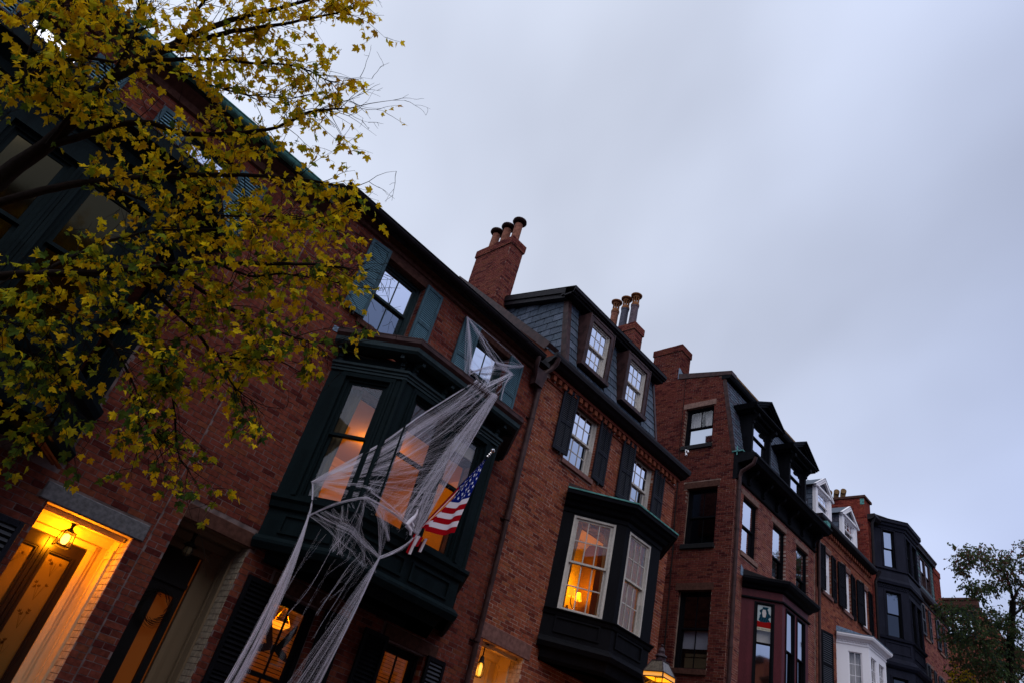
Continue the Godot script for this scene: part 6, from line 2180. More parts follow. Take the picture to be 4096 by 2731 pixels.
	for k in 3:
		me.append(leaf_mesh(1, 90 + k))
	scatter_leaves(T, leaves, me, mats, cols, 300)

# ---------------------------------------------------------------- lamps
func porch_lights() -> void:
	# glowing square lantern under the stone lintel
	var P := Vector3(2.4, 3.5, -0.3)
	var L := thing("porch_lantern", "glowing square glass lantern hanging in the bright porch under the stone lintel", "lantern", P, "porch lanterns")
	var b := MB.new()
	b.lathe(P, [Vector2(0.075, 0.0), Vector2(0.07, -0.025), Vector2(0.045, -0.035), Vector2(0.022, -0.06), Vector2(0.016, -0.095), Vector2(0.03, -0.11), Vector2(0.05, -0.13), Vector2(0.055, -0.15)], 14)
	obj("canopy", b, M["iron"], L)
	var f := MB.new()
	var t := -0.15
	var bo := -0.32
	for s in [[-1, -1], [1, -1], [1, 1], [-1, 1]]:
		f.bar(P + Vector3(s[0] * 0.062, t, s[1] * 0.062), P + Vector3(s[0] * 0.082, bo, s[1] * 0.082), 0.008, 0.008)
	for e in [[0.066, t], [0.084, bo]]:
		var w: float = e[0]
		var y: float = e[1]
		for s in [-1.0, 1.0]:
			f.box(P.x - w, P.y + y - 0.006, P.z + s * w - 0.005, P.x + w, P.y + y + 0.006, P.z + s * w + 0.005)
			f.box(P.x + s * w - 0.005, P.y + y - 0.005, P.z - w, P.x + s * w + 0.005, P.y + y + 0.005, P.z + w)
	obj("frame", f, M["iron"], L)
	for k in 4:
		var a := k * PI / 2
		var u := Vector3(cos(a), 0, sin(a))
		var w := Vector3(-sin(a), 0, cos(a))
		var g := MB.new()
		g.poly([P + u * 0.08 - w * 0.08 + Vector3(0, bo, 0), P + u * 0.06 - w * 0.06 + Vector3(0, t, 0), P + u * 0.06 + w * 0.06 + Vector3(0, t, 0), P + u * 0.08 + w * 0.08 + Vector3(0, bo, 0)])
		obj("pane", g, M["glass"], L)
	var gl := MB.new()
	gl.lathe(P, [Vector2(0.001, -0.165), Vector2(0.03, -0.18), Vector2(0.042, -0.22), Vector2(0.042, -0.25), Vector2(0.03, -0.285), Vector2(0.001, -0.295)], 14)
	obj("bulb", gl, M["lantern_glow"], L)
	lamp_light(P + Vector3(0, -0.235, 0), 1.2, 0.035, Color(1.0, 0.56, 0.025))
	# unlit lantern in the dark porch
	P = Vector3(3.8, 3.99, -0.3)
	var U := thing("porch_lantern", "unlit black lantern hanging in the dark porch beside the big bay", "lantern", P, "porch lanterns")
	var c := MB.new()
	c.lathe(P, [Vector2(0.08, 0.0), Vector2(0.075, -0.03), Vector2(0.03, -0.045), Vector2(0.018, -0.13), Vector2(0.03, -0.15), Vector2(0.02, -0.16), Vector2(0.09, -0.22), Vector2(0.05, -0.215), Vector2(0.05, -0.24)], 14)
	obj("canopy", c, M["iron"], U)
	var gb := MB.new()
	gb.lathe(P, [Vector2(0.05, -0.24), Vector2(0.062, -0.28), Vector2(0.055, -0.33), Vector2(0.03, -0.36), Vector2(0.001, -0.365)], 14)
	obj("globe", gb, M["curtain_tan"], U)
	var cg := MB.new()
	for k in 6:
		var a := TAU * k / 6
		var o := Vector3(cos(a), 0, sin(a))
		cg.tube([P + o * 0.056 + Vector3(0, -0.24, 0), P + o * 0.068 + Vector3(0, -0.29, 0), P + o * 0.05 + Vector3(0, -0.35, 0), P + Vector3(0, -0.375, 0)], 0.005, 0.005, 5)
	obj("cage", cg, M["iron"], U)
	# caged lantern glowing by the third door
	P = Vector3(9.42, 4.3, -0.2)
	var K := thing("porch_lantern", "small caged lantern glowing on a chain in the yellow porch beside the downspout", "lantern", P, "porch lanterns")
	var ch := MB.new()
	ch.lathe(P, [Vector2(0.07, 0.0), Vector2(0.07, -0.02), Vector2(0.02, -0.035)], 12)
	ch.tube([P + Vector3(0, -0.03, 0), P + Vector3(0, -0.24, 0)], 0.012, 0.012, 6)
	ch.lathe(P, [Vector2(0.012, -0.2), Vector2(0.035, -0.23), Vector2(0.045, -0.3), Vector2(0.06, -0.33)], 12)
	obj("chain", ch, M["iron"], K)
	var kg := MB.new()
	for k in 7:
		var a := TAU * k / 7
		var o := Vector3(cos(a), 0, sin(a))
		kg.tube([P + o * 0.05 + Vector3(0, -0.32, 0), P + o * 0.085 + Vector3(0, -0.4, 0), P + o * 0.08 + Vector3(0, -0.52, 0), P + o * 0.05 + Vector3(0, -0.56, 0)], 0.005, 0.005, 5)
	kg.lathe(P, [Vector2(0.06, -0.555), Vector2(0.066, -0.56), Vector2(0.06, -0.565)], 12)
	obj("cage", kg, M["iron"], K)
	var kb := MB.new()
	kb.lathe(P, [Vector2(0.02, -0.33), Vector2(0.04, -0.38), Vector2(0.052, -0.46), Vector2(0.045, -0.53), Vector2(0.001, -0.55)], 14)
	obj("bulb", kb, M["lantern_pane"], K)
	lamp_light(P + Vector3(0, -0.45, 0), 0.2, 0.03, Color(1.0, 0.58, 0.06))
	# lamps inside the rooms
	var R := thing("ceiling_lamp", "round ceiling lamp in the lit room behind the green bay window", "lamp", Vector3(6.9, 7.25, -1.9))
	var rs := MB.new()
	rs.lathe(Vector3(6.9, 7.25, -1.9), [Vector2(0.1, 0.0), Vector2(0.2, -0.05), Vector2(0.2, -0.14), Vector2(0.001, -0.2)], 16)
	obj("shade", rs, M["shade_glow"], R)
	lamp_light(Vector3(6.9, 7.12, -1.9), 1.0, 0.12, Color(1.0, 0.6, 0.03))
	P = Vector3(5.86, 3.43, -1.0)
	var W := thing("pendant_lamp", "glowing bowl pendant lamp behind the slatted blind of the ground floor window", "lamp", P)
	var pw := MB.new()
	pw.lathe(P, [Vector2(0.001, -0.07), Vector2(0.1, -0.055), Vector2(0.17, 0.0), Vector2(0.175, 0.02)], 18)
	obj("bowl", pw, M["shade_glow"], W)
	var pr := MB.new()
	for k in 3:
		var a := TAU * k / 3 + 0.4
		pr.tube([P + Vector3(cos(a) * 0.17, 0.02, sin(a) * 0.17), P + Vector3(0, 0.28, 0)], 0.005, 0.005, 5)
	pr.tube([P + Vector3(0, 0.28, 0), P + Vector3(0, 0.42, 0)], 0.01, 0.01, 6)
	obj("rods", pr, M["brass"], W)
	lamp_light(P + Vector3(0, 0.08, 0), 0.6, 0.08, Color(1.0, 0.6, 0.05))
	# twin shaded lamp on a chest behind the black bay
	var S := thing("shaded_lamp", "twin-shaded table lamp glowing against the wall inside the black bay window", "lamp", Vector3(12.84, 5.95, -1.3))
	for k in 2:
		var at := Vector3(12.72 + 0.25 * k, 6.42, -1.25)
		var sh := MB.new()
		sh.lathe(at, [Vector2(0.09, -0.08), Vector2(0.055, 0.09)], 16)
		obj("lamp_shade", sh, M["shade_glow"], S)
		var cn := MB.new()
		cn.tube([at + Vector3(0, -0.02, 0), at + Vector3(0, -0.22, 0), Vector3(12.845, 6.1, -1.25)], 0.012, 0.012, 6)
		obj("arm", cn, M["brass"], S)
	var sb := MB.new()
	sb.lathe(Vector3(12.845, 5.88, -1.25), [Vector2(0.09, 0), Vector2(0.08, 0.03), Vector2(0.03, 0.07), Vector2(0.05, 0.14), Vector2(0.02, 0.22)], 14)
	obj("base", sb, M["brass"], S)
	lamp_light(Vector3(12.84, 6.6, -1.22), 0.7, 0.06, Color(1.0, 0.64, 0.07))
	var C := thing("chest", "dark chest with small ornaments under the twin lamp in the black bay", "chest", Vector3(12.8, 4.9, -1.3))
	var cm := MB.new()
	cm.cbox(11.9, 4.9, -1.55, 13.25, 5.84, -1.0, 0.01)
	cm.cbox(11.86, 5.84, -1.57, 13.29, 5.88, -0.96, 0.008)
	obj("body", cm, M["door_dark"], C)
	for k in 8:
		var or_ := MB.new()
		var h := rng.randf_range(0.08, 0.2)
		or_.lathe(Vector3(12.05 + k * 0.14, 5.88, -1.15 + 0.08 * (k % 3)), [Vector2(0.03, 0), Vector2(0.045, h * 0.4), Vector2(0.02, h * 0.8), Vector2(0.03, h), Vector2(0.001, h)], 10)
		var q := obj("ornament", or_, M[["terracotta", "curtain", "brass", "maroon"][k % 4]])
		tag(q, "%s ornament on the chest inside the black bay, %s" % [["clay red", "pale", "brass", "dark red"][k % 4], "left of the lamp" if k < 4 else "under and right of the lamp"], "ornament", "ornaments on the chest")

# ---------------------------------------------------------------- cobweb
func bay_clear(p: Vector3) -> Vector3:
	# keep the cloth in front of the bay it is stretched over
	var z := 0.02
	if p.y > 3.95 and p.x > 4.4 and p.x < 7.5:
		z = clampf((p.x - 4.47) / 0.75, 0.0, 1.0)
		if p.y < 4.84 and p.y > 4.6:
			z += 0.11
		elif p.y < 4.25:
			z += 0.1
		z += 0.03
	return Vector3(p.x, p.y, maxf(p.z, z))

func strand(m: MB, a: Vector3, c: Vector3, b: Vector3, r: float, wig: float, clear := true) -> void:
	var pts := []
	var ph := rng.randf() * TAU
	var n := 14
	var side := rand_dir() * wig
	for i in n + 1:
		var t := float(i) / n
		var p := a * (1 - t) * (1 - t) + c * 2 * t * (1 - t) + b * t * t
		p += side * sin(t * 5.0 + ph) * t * (1 - t) * 2.0
		pts.append(bay_clear(p) if clear else p)
	m.tube(pts, r, r, 3, false)

func bundle(m: MB, a: Vector3, c: Vector3, b: Vector3, n: int, spread: float, r: float, clear := true) -> void:
	# fibres that run together, parting a little in the middle
	for i in int(n * 1.3):
		var k := spread * pow(rng.randf(), 1.2) * 1.35
		strand(m, a + rand_dir() * 0.012, c + rand_dir() * k, b + rand_dir() * 0.02, r * (rng.randf_range(0.3, 0.65) if rng.randf() < 0.9 else 1.4), k * 0.7 + 0.01, clear)

func web() -> void:
	var W := thing("cobweb_decoration", "white stretched cobweb draped from the bay cornice across its windows to the ground", "cobweb", Vector3(5.6, 4.8, 1.1))
	var T0 := Vector3(6.31, 7.59, 1.34)
	var T1 := Vector3(6.7, 7.59, 1.34)
	var T2 := Vector3(6.83, 7.6, 1.34)
	var L := Vector3(4.72, 5.06, 0.42)
	var C := Vector3(5.22, 4.97, 1.16)
	var R := Vector3(6.24, 4.89, 1.14)
	var PL := Vector3(4.76, 4.55, 0.62)
	var PR := Vector3(5.74, 4.33, 1.14)
	# the big sheet: fans of fibre from the cornice to both hooks, and across between them
	var s := MB.new()
	for i in 26:
		var t := pow(rng.randf(), 1.8)
		var top := T0.lerp(T1, rng.randf())
		var inner := (L + top) / 2 + (R - (L + top) / 2) * 0.45 * t + Vector3(0.05, 0.05, 0.15)
		bundle(s, top, inner, L, 5, 0.07, 0.001)
	for i in 34:
		var t := pow(rng.randf(), 1.5)
		var top := T1.lerp(T2, rng.randf())
		var inner := (R + top) / 2 + (L - (R + top) / 2) * 0.3 * t + Vector3(0, 0.0, 0.08)
		bundle(s, top, inner, R.lerp(C, pow(rng.randf(), 3.0) * 0.9), 5, 0.06, 0.001)
	for i in 24:
		# strands swept from the left hook across to the right border
		var f := rng.randf()
		var b := R.lerp(T2, 0.05 + 0.75 * f)
		var a := L.lerp(T0, 0.28 * rng.randf() * f)
		bundle(s, a, (a + b) / 2 + Vector3(0.1, -0.28 + rng.randf_range(-0.15, 0.3), 0.06), b, 5, 0.1, 0.0009)
	for i in 420:
		# short stray fibres inside the sheet, along its pull
		var u := rng.randf()
		var v := rng.randf()
		if u + v > 1:
			u = 1 - u
			v = 1 - v
		var p := L + (T1 - L) * u + (R - L) * v
		var d := ((T1 - L).normalized() + (R - L).normalized() * rng.randf_range(-0.5, 0.4)).normalized() * rng.randf_range(0.2, 0.6)
		strand(s, p - d / 2, p + rand_dir() * 0.06, p + d / 2, 0.0006, 0.05)
	obj("main_sheet", s, M["web"], W)
	var e := MB.new()
	bundle(e, T0, (T0 + L) / 2 + Vector3(0.0, 0.03, 0.1), L, 12, 0.03, 0.0022)
	bundle(e, T2, (T2 + R) / 2, R, 9, 0.015, 0.0022)
	bundle(e, L, C + Vector3(-0.1, 0.2, 0.1), C + Vector3(0.05, 0.1, 0.02), 8, 0.04, 0.002)
	bundle(e, C + Vector3(0, 0.1, 0.02), (C + R) / 2 + Vector3(0, 0.12, 0.04), R, 8, 0.05, 0.002)
	bundle(e, L, (L + PL) / 2 + Vector3(0.03, 0, 0.05), PL, 16, 0.025, 0.0024)
	bundle(e, PL, (PL + C) / 2 + Vector3(0, 0.14, 0.1), C + Vector3(0, 0.0, 0.02), 12, 0.03, 0.0024)
	bundle(e, C + Vector3(0, 0.0, 0.02), (C + R) / 2 + Vector3(0, 0.06, 0.04), R, 12, 0.03, 0.0024)
	bundle(e, R, (R + PR) / 2 + Vector3(0.05, -0.08, 0.05), PR, 14, 0.03, 0.0024)
	obj("edge_cords", e, M["web"], W)
	# the thin veil over the panels and below
	var v := MB.new()
	var gl := Vector3(4.12, 2.25, 1.45)
	var gr := Vector3(5.36, 2.6, 1.25)
	for i in 12:
		var a := PL.lerp(C, rng.randf()) if rng.randf() < 0.4 else C.lerp(R, rng.randf())
		bundle(v, a, (a + PR) / 2 + Vector3(rng.randf_range(-0.15, 0.15), 0.12 * rng.randf(), 0.08), PR, 5, 0.06, 0.0009)
	for i in 12:
		var a := PL.lerp(C, rng.randf())
		var b := Vector3(lerpf(4.85, 5.8, rng.randf()), 4.12, 1.14)
		bundle(v, a, (a + b) / 2 + Vector3(0.08, 0, 0.06), b, 4, 0.08, 0.0009)
	bundle(v, Vector3(5.3, 4.95, 1.15), Vector3(5.55, 4.85, 1.2), Vector3(5.78, 4.6, 1.16), 30, 0.11, 0.0011)
	bundle(v, PL, Vector3(5.1, 4.35, 1.1), Vector3(5.55, 4.12, 1.14), 6, 0.14, 0.0007)
	for i in 14:
		var x := rng.randf()
		var a := PL.lerp(PR, x) + Vector3(0, -0.1, 0.05)
		var b := gl.lerp(gr, x) + Vector3(0, rng.randf_range(0.5, 1.4), 0)
		bundle(v, a, (a + b) / 2 + rand_dir() * 0.1, b, 2, 0.06, 0.0007)
	obj("veil", v, M["web"], W)
	# two gathered tails that widen towards the railings
	var t := MB.new()
	for i in 26:
		var f := pow(rng.randf(), 1.3)
		var end := gl + Vector3(0.26 * f, -0.35 * rng.randf(), -0.2 * f)
		bundle(t, PL, PL.lerp(end, 0.42) + Vector3(0.1 + 0.1 * f, 0.0, 0.02), end, 5, 0.045, 0.0010, false)
	for i in 5:
		bundle(t, PL, Vector3(4.62, 3.1, 1.0) + rand_dir() * 0.04, Vector3(4.5, 2.4, 1.1) + rand_dir() * 0.06, 4, 0.03, 0.001, false)
	for i in 22:
		var f := pow(rng.randf(), 1.4)
		var end := gr.lerp(Vector3(4.9, 2.4, 1.25), f) + Vector3(0, -0.2 * rng.randf(), 0)
		bundle(t, PR, PR.lerp(end, 0.4) + Vector3(0.04 - 0.04 * f, 0, 0.03), end, 4, 0.045, 0.0007, false)
	bundle(t, PR, PR.lerp(gr, 0.45) + Vector3(0.05, 0, 0.03), gr + Vector3(0, -0.3, 0), 14, 0.012, 0.002, false)
	obj("tails", t, M["web"], W)
	# the upper web across the second window
	var u := MB.new()
	var A := Vector3(6.57, 9.52, 0.12)
	var B2 := Vector3(8.3, 9.5, 0.12)
	var B3 := Vector3(8.05, 9.12, 0.14)
	var D := Vector3(7.02, 8.55, 0.14)
	var G := Vector3(7.42, 8.98, 0.28)
	for i in 16:
		var b: Vector3 = [Vector3(6.95, 8.35, 0.2), D, G, G][rng.randi() % 4] + rand_dir() * 0.06
		bundle(u, A, (A + b) / 2 + rand_dir() * 0.06 + Vector3(0, 0, 0.05), b, 5, 0.05, 0.001, false)
	for i in 18:
		var a: Vector3 = [D, G, G, A][rng.randi() % 4]
		var b: Vector3 = [B2, B3][rng.randi() % 2]
		bundle(u, a, (a + b) / 2 + rand_dir() * 0.08 + Vector3(0, -0.04, 0.08), b, 5, 0.05, 0.001, false)
	for i in 18:
		var a: Vector3 = [G, D, B3][rng.randi() % 3] + rand_dir() * 0.06
		var b := T0.lerp(T2, rng.randf())
		bundle(u, a, (a + b) / 2 + rand_dir() * 0.05, b, 5, 0.04, 0.001, false)
	bundle(u, Vector3(7.0, 8.45, 0.2), G + Vector3(0, 0.05, 0), B3, 22, 0.06, 0.0016, false)
	bundle(u, A, A.lerp(D, 0.5) + Vector3(0.05, 0, 0.05), Vector3(6.98, 8.42, 0.2), 16, 0.03, 0.0016, false)
	bundle(u, B3, Vector3(7.75, 8.7, 0.2), Vector3(7.95, 7.78, 0.3), 10, 0.03, 0.0012, false)
	bundle(u, B2, B2.lerp(B3, 0.5), G, 14, 0.05, 0.0012, false)
	obj("upper_sheet", u, M["web"], W)

# ---------------------------------------------------------------- flag
func flag() -> void:
	var F := thing("flag", "striped and starred national flag hanging limp from an angled pole on the bay", "flag", Vector3(6.2, 4.95, 1.05))
	var w := 494
	var h := 260
	var im := Image.create(w, h, true, Image.FORMAT_RGB8)
	for k in 13:
		im.fill_rect(Rect2i(0, k * 20, w, 20), Color(0.62, 0.03, 0.09) if k % 2 == 0 else Color(0.88, 0.85, 0.88))
	im.fill_rect(Rect2i(0, 0, 198, 140), Color(0.03, 0.1, 0.42))
	for r in 9:
		for c in (6 if r % 2 == 0 else 5):
			var cx := 16.5 + 33.0 * c + (16.5 if r % 2 == 1 else 0.0)
			var cy := 14.0 + r * 14.0
			for y in range(int(cy) - 8, int(cy) + 9):
				for x in range(int(cx) - 8, int(cx) + 9):
					var d := Vector2(x - cx, y - cy)
					var a := fposmod(atan2(d.x, -d.y), TAU / 5)
					a = absf(a - (TAU / 5 if a > TAU / 10 else 0.0))
					var rad := 7.6 * cos(TAU * 2 / 10) / cos(TAU * 2 / 10 - a)
					if d.length() < rad:
						im.set_pixel(clampi(x, 0, w - 1), clampi(y, 0, h - 1), Color(0.92, 0.92, 0.95))
	var m := mat("flag_cloth", 1, 1, 1, 0.85)
	m.albedo_texture = ImageTexture.create_from_image(im)
	m.backlight_enabled = true
	m.backlight = Color(0.5, 0.5, 0.5)
	var base := Vector3(6.27, 4.9, 1.05)
	var tip := Vector3(6.44, 6.16, 1.98)
	var p := MB.new()
	p.tube([base, tip], 0.014, 0.012, 10)
	obj("pole", p, M["iron"], F)
	var k := MB.new()
	var ax := (tip - base).normalized()
	k.t = Transform3D(Basis(Quaternion(Vector3.UP, ax)), tip)
	k.lathe(Vector3.ZERO, [Vector2(0.013, -0.03), Vector2(0.022, -0.02), Vector2(0.013, 0.0), Vector2(0.022, 0.02), Vector2(0.013, 0.035), Vector2(0.02, 0.05), Vector2(0.012, 0.065), Vector2(0.03, 0.085), Vector2(0.034, 0.1), Vector2(0.028, 0.12), Vector2(0.001, 0.132)], 14)
	obj("finial", k, M["chrome"], F)
	var br := MB.new()
	br.t = Transform3D(Basis(Quaternion(Vector3.UP, ax)), base)
	br.lathe(Vector3.ZERO, [Vector2(0.04, -0.02), Vector2(0.035, 0.02), Vector2(0.02, 0.05), Vector2(0.018, 0.1)], 12)
	obj("bracket", br, M["iron"], F)
	# cloth: the hoist edge hangs from the tip; the upper stripes lie folded along the pole, the rest drapes over that fold
	var A := tip + Vector3(-0.02, -0.06, -0.02)
	var H := Vector3(6.29, 4.88, 1.9)
	var G := Vector3(6.26, 4.97, 1.12)
	var c := MB.new()
	var n1 := 40
	var n2 := 10
	var P := []
	for i in n1 + 1:
		var u := float(i) / n1
		var row := []
		for j in n2 + 1:
			var hw := float(j) / n2
			var hang := 0.02 + 0.2 * sin(PI * pow(u, 0.8) * 0.93)
			row.append(A.lerp(G, u) + Vector3(-0.05, -0.45, -0.05) * hang * hw + Vector3(0.03, 0, 0.03) * sin(hw * 3.0) * hang)
		P.append(row)
	cloth(c, P, n1, n2, func(i, j): return Vector2(float(i) / n1, 0.17 * float(j) / n2))
	P = []
	n2 = 36
	for i in n1 + 1:
		var t := float(i) / n1
		var row := []
		for j in n2 + 1:
			var v := lerpf(0.07, 1.0, float(j) / n2)
			var hp := A.lerp(H, v) + Vector3(0, 0, 0.015 * sin(v * 6.0))
			var s := clampf((v - 0.06) / 0.94, 0.0, 1.0)
			var fl := A.lerp(G, pow(s, 0.9)) + Vector3(-0.02, -0.1 * sin(PI * s), 0.05)
			var q := hp.lerp(fl, t)
			q += Vector3(0.03, -0.01, 0.03) * sin(t * 9.0 + v * 5.0) * sin(PI * t) * v
			q += Vector3(0.02, 0.03, 0.02) * exp(-pow((t - 0.94) / 0.06, 2.0)) * s
			q.y -= 0.05 * sin(PI * t) * v
			row.append(q)
		P.append(row)
	cloth(c, P, n1, n2, func(i, j): return Vector2(float(i) / n1 * clampf(0.06 + 0.62 * (lerpf(0.07, 1.0, float(j) / n2) - 0.05), 0.0, 0.66), lerpf(0.07, 1.0, float(j) / n2)))
	# loose end of the fly hanging below the knot
	for s in 3:
		var o := G + Vector3(-0.03 + 0.07 * s, -0.1, 0.02 + 0.03 * s)
		var Ls: float = [0.3, 0.16, 0.22][s]
		for i in 8:
			for j in 6:
				var q := []
				var uvs := []
				for e in [[0, 0], [1, 0], [1, 1], [0, 1]]:
					var a := float(i + e[0]) / 8
					var b := float(j + e[1]) / 6
					q.append(o + Vector3((a - 0.5) * 0.09 - b * 0.04, -b * Ls, 0.02 * sin(a * 9.0 + s)))
					uvs.append(Vector2(0.8 + 0.1 * b, (0.62 + s * 0.09 + a * 0.12)))
				c.poly(q, uvs)
	obj("cloth", c, m, F)

func cloth(c: MB, P: Array, nu: int, nv: int, at: Callable) -> void:
	for i in nu:
		for j in nv:
			c.poly([P[i][j], P[i][j + 1], P[i + 1][j + 1], P[i + 1][j]], [at.call(i, j), at.call(i, j + 1), at.call(i + 1, j + 1), at.call(i + 1, j)])

# ---------------------------------------------------------------- street lamp
func gas_lamp() -> void:
	var G := thing("street_lamp", "gas street lamp with tapered glass hood and ball finial before the corner house", "street lamp", Vector3(10.9, 0, 2.5))
	var at := Vector3(10.81, 4.3, 2.5)
	var K := Transform3D(Basis.from_scale(Vector3.ONE * 0.7), at * 0.3)
	var p := MB.new()
	p.lathe(Vector3(10.81, 0, 2.5), [Vector2(0.16, 0), Vector2(0.16, 0.3), Vector2(0.1, 0.5), Vector2(0.085, 0.6), Vector2(0.06, 3.45), Vector2(0.09, 3.5), Vector2(0.05, 3.6), Vector2(0.05, 3.84), Vector2(0.12, 3.88)], 16)
	obj("post", p, M["lamp_metal"], G)
	var f := MB.new()
	f.t = K
	var wt := 0.14
	var wb := 0.27
	var corners := [[-1, 1], [1, 1], [1, -1], [-1, -1]]
	for s in corners:
		f.bar(at + Vector3(s[0] * wb, 0.06, s[1] * wb), at + Vector3(s[0] * wt, 0.34, s[1] * wt), 0.018, 0.018)
		f.bar(at + Vector3(s[0] * 0.15, -0.62, s[1] * 0.15), at + Vector3(s[0] * wb, -0.05, s[1] * wb), 0.018, 0.018)
		f.bar(at + Vector3(s[0] * wb, -0.06, s[1] * wb), at + Vector3(s[0] * wb, 0.07, s[1] * wb), 0.024, 0.024)
	for e in [[wb + 0.01, 0.055, 0.02], [wb + 0.008, -0.055, 0.022], [wt + 0.006, 0.34, 0.02]]:
		for k in 4:
			var a: Array = corners[k]
			var b: Array = corners[(k + 1) % 4]
			f.bar(at + Vector3(a[0] * e[0], e[1], a[1] * e[0]), at + Vector3(b[0] * e[0], e[1], b[1] * e[0]), e[2], e[2])
	f.box(at.x - wt, at.y + 0.33, at.z - wt, at.x + wt, at.y + 0.348, at.z + wt)
	obj("frame", f, M["lamp_metal"], G)
	for k in 4:
		var a: Array = corners[k]
		var b: Array = corners[(k + 1) % 4]
		var g := MB.new()
		g.t = K
		g.poly([at + Vector3(a[0] * wb, 0.06, a[1] * wb), at + Vector3(b[0] * wb, 0.06, b[1] * wb), at + Vector3(b[0] * wt, 0.335, b[1] * wt), at + Vector3(a[0] * wt, 0.335, a[1] * wt)])
		obj("hood_pane", g, M["lamp_glass"], G)
		var h := MB.new()
		h.t = K
		h.poly([at + Vector3(a[0] * wb, -0.05, a[1] * wb), at + Vector3(b[0] * wb, -0.05, b[1] * wb), at + Vector3(b[0] * wb, 0.05, b[1] * wb), at + Vector3(a[0] * wb, 0.05, a[1] * wb)])
		obj("lamp_band", h, M["lamp_band"], G)
		var q := MB.new()
		q.t = K
		q.poly([at + Vector3(a[0] * 0.15, -0.6, a[1] * 0.15), at + Vector3(b[0] * 0.15, -0.6, b[1] * 0.15), at + Vector3(b[0] * wb, -0.06, b[1] * wb), at + Vector3(a[0] * wb, -0.06, a[1] * wb)])
		obj("pane", q, M["glass"], G)
	var c := MB.new()
	c.t = K
	c.lathe(at, [Vector2(0.115, 0.345), Vector2(0.115, 0.44), Vector2(0.15, 0.445), Vector2(0.13, 0.48), Vector2(0.085, 0.51), Vector2(0.075, 0.52), Vector2(0.08, 0.56), Vector2(0.085, 0.57), Vector2(0.08, 0.585), Vector2(0.055, 0.64), Vector2(0.02, 0.67), Vector2(0.012, 0.685), Vector2(0.03, 0.7), Vector2(0.032, 0.715), Vector2(0.026, 0.732), Vector2(0.001, 0.742)], 18)
	obj("finial", c, M["lamp_metal"], G)
	var m := MB.new()
	m.t = K
	m.lathe(at, [Vector2(0.001, -0.4), Vector2(0.03, -0.38), Vector2(0.035, -0.3), Vector2(0.02, -0.2), Vector2(0.001, -0.19)], 12)
	obj("mantle_bulb", m, M["lantern_glow"], G)
	lamp_light(at + Vector3(0, -0.21, 0), 0.25, 0.03, Color(1.0, 0.62, 0.12))

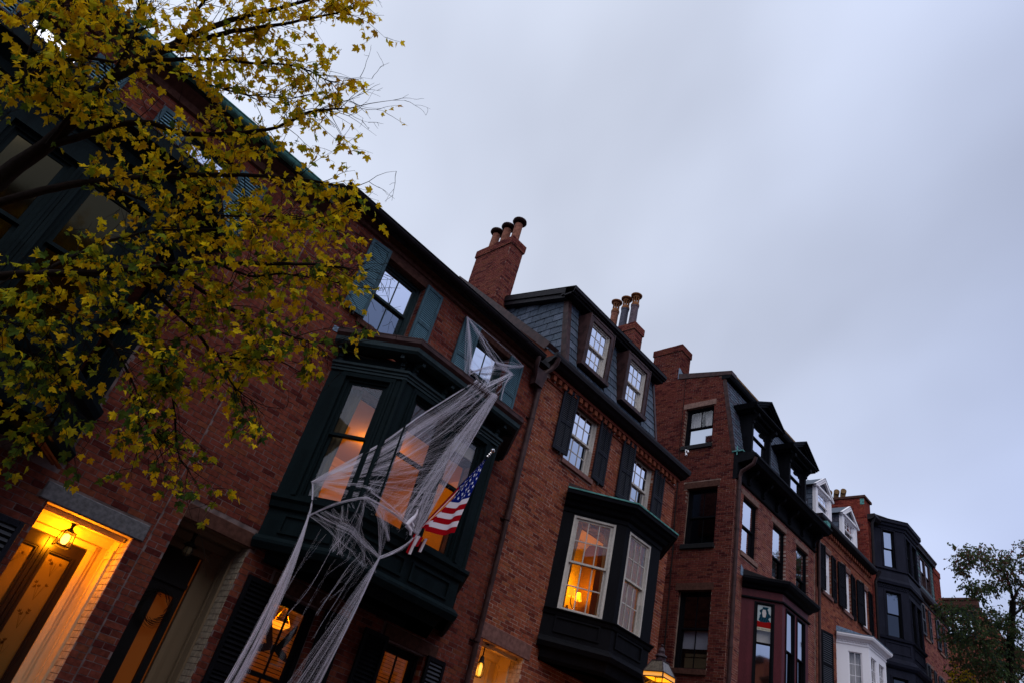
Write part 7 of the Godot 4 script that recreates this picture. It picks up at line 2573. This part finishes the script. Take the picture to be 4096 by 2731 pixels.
# ---------------------------------------------------------------- small things
func small_things() -> void:
	# paper poster in the maroon bay's upper sash
	var T := face(18.25, 0, 18.8, 0.9)
	var w := 64
	var h := 96
	var im := Image.create(w, h, true, Image.FORMAT_RGB8)
	for y in h:
		for x in w:
			var c := Color(0.66, 0.7, 0.7)
			var e := 32.0 + 3.0 * sin(y * 0.21)
			var half := 11.0 + 9.0 * smoothstep(4.0, 40.0, y) + 2.0 * sin(y * 0.35)
			if y > 6 and y < 66 and absf(x - e) < half:
				c = Color(0.05, 0.17, 0.23) if (x + y / 3) % 9 > 2 else Color(0.09, 0.27, 0.32)
			if absf(x - 30.0) < 8.5 - absf(y - 30.0) * 0.2 and y > 16 and y < 46:
				c = Color(0.74, 0.72, 0.7)
			if y > 60 + int(5.0 * absf(sin(x * 0.06))) and y < 85:
				c = Color(0.55, 0.06, 0.06)
			if y >= 85:
				c = Color(0.74, 0.71, 0.63)
			im.set_pixel(x, y, c)
	var m := mat("poster_print", 1, 1, 1, 0.7)
	m.albedo_texture = ImageTexture.create_from_image(im)
	var P := thing("poster", "paper poster of dark teal and red shapes taped inside the maroon bay's window", "poster", T * Vector3(0.6, 7.55, 0))
	var p := MB.new()
	p.poly([Vector3(0.405, 7.55, -0.027), Vector3(0.815, 7.55, -0.027), Vector3(0.815, 8.22, -0.027), Vector3(0.405, 8.22, -0.027)], [Vector2(0, 1), Vector2(1, 1), Vector2(1, 0), Vector2(0, 0)])
	p.poly([Vector3(0.815, 7.55, -0.029), Vector3(0.405, 7.55, -0.029), Vector3(0.405, 8.22, -0.029), Vector3(0.815, 8.22, -0.029)])
	obj("sheet", p, m, P, T)
	var tm := TextMesh.new()
	var sf := SystemFont.new()
	sf.font_names = PackedStringArray(["Droid Serif"])
	tm.font = sf
	tm.text = "WE THE PEOPLE"
	tm.font_size = 16
	tm.pixel_size = 0.0026
	tm.depth = 0.001
	inst("lettering", tm, M["etching"], P, T * Transform3D(Basis.IDENTITY, Vector3(0.61, 7.585, -0.0255)))
	# twig wreath on the dark door
	var W := thing("wreath", "bare twig wreath hanging on the dark door with the amber glass", "wreath", Vector3(3.84, 3.0, -0.57))
	var r := MB.new()
	for i in 70:
		var a := rng.randf() * TAU
		var o := Vector3(3.84, 2.98, -0.57)
		var q := []
		var rr := rng.randf_range(0.13, 0.19)
		for k in 5:
			var b := a + k * 0.28
			q.append(o + Vector3(cos(b) * (rr + 0.02 * k), sin(b) * (rr + 0.02 * k), 0.01 + rng.randf() * 0.04))
		r.tube(q, 0.004, 0.0015, 4, false)
	obj("twigs", r, M["bark"], W)
	# black paper bat in the ground floor window
	var B := thing("paper_bat", "dark winged paper cut-out standing in the slatted ground floor window", "decoration", Vector3(5.5, 2.9, -0.22))
	var b := MB.new()
	b.t = Transform3D(Basis.IDENTITY, Vector3(5.5, 3.02, -0.245))
	for s in [-1.0, 1.0]:
		var o := [Vector3(0, -0.04, 0), Vector3(s * 0.08, 0.04, 0), Vector3(s * 0.14, 0.2, 0), Vector3(s * 0.2, 0.34, 0), Vector3(s * 0.25, 0.36, 0), Vector3(s * 0.255, 0.26, 0), Vector3(s * 0.2, 0.12, 0), Vector3(s * 0.13, 0.0, 0), Vector3(s * 0.22, -0.03, 0), Vector3(s * 0.3, -0.14, 0), Vector3(s * 0.16, -0.12, 0)]
		for i in range(1, o.size() - 1):
			var tri := [o[0], o[i], o[i + 1]]
			if s > 0:
				tri.reverse()
			b.poly(tri)
	b.lathe(Vector3(0, -0.06, 0), [Vector2(0.001, -0.06), Vector2(0.03, -0.02), Vector2(0.035, 0.04), Vector2(0.02, 0.08), Vector2(0.001, 0.1)], 8)
	obj("wings", b, M["slate_joint"], B)
	# white floodlight on the side wall
	var L := thing("wall_floodlight", "small white twin floodlight under the top window of the bare side wall", "floodlight", Vector3(17.52, 12.7, -1.72))
	var l := MB.new()
	l.box(17.49, 12.72, -1.76, 17.55, 12.82, -1.7)
	l.tube([Vector3(17.5, 12.72, -1.73), Vector3(17.46, 12.64, -1.72), Vector3(17.46, 12.56, -1.68)], 0.014, 0.014, 6)
	l.tube([Vector3(17.46, 12.58, -1.69), Vector3(17.44, 12.49, -1.66)], 0.03, 0.035, 8)
	l.tube([Vector3(17.5, 12.7, -1.7), Vector3(17.44, 12.66, -1.62), Vector3(17.43, 12.58, -1.6)], 0.012, 0.03, 8)
	obj("lamps", l, M["white_paint"], L)
	# two short vent pipes above the slate dormer storey
	for k in 2:
		var v := MB.new()
		v.tube([Vector3(9.75 + 0.1 * k, 12.6, -0.9 - 0.15 * k), Vector3(9.75 + 0.1 * k, 13.0 + 0.15 * k, -0.9 - 0.15 * k)], 0.03, 0.03, 8)
		v.tube([Vector3(9.75 + 0.1 * k, 13.0 + 0.15 * k, -0.9 - 0.15 * k), Vector3(9.75 + 0.1 * k, 13.05 + 0.15 * k, -0.9 - 0.15 * k)], 0.05, 0.05, 8)
		var o := obj("vent_pipe", v, M["iron"])
		tag(o, ["shorter vent pipe on the slate dormer storey's roof", "taller vent pipe on the slate dormer storey's roof"][k], "vent pipe", "vent pipes")
	# sparse white ghost figure clipped to the web's right hook
	var gh := MB.new()
	gh.tube([Vector3(6.05, 5.06, 1.2), Vector3(6.0, 4.98, 1.21), Vector3(5.97, 4.9, 1.2)], 0.03, 0.035, 8)
	gh.tube([Vector3(6.0, 4.99, 1.21), Vector3(6.08, 4.93, 1.22)], 0.022, 0.016, 7)
	gh.tube([Vector3(5.97, 4.9, 1.2), Vector3(6.06, 4.86, 1.21), Vector3(6.08, 4.8, 1.2)], 0.034, 0.02, 8)
	gh.tube([Vector3(6.05, 5.06, 1.2), Vector3(6.08, 5.14, 1.19), Vector3(6.07, 5.2, 1.19)], 0.022, 0.012, 7)
	tag(obj("ghost_ornament", gh, M["web"]), "small white figure caught in the cobweb near its right hook on the bay sill", "ornament")
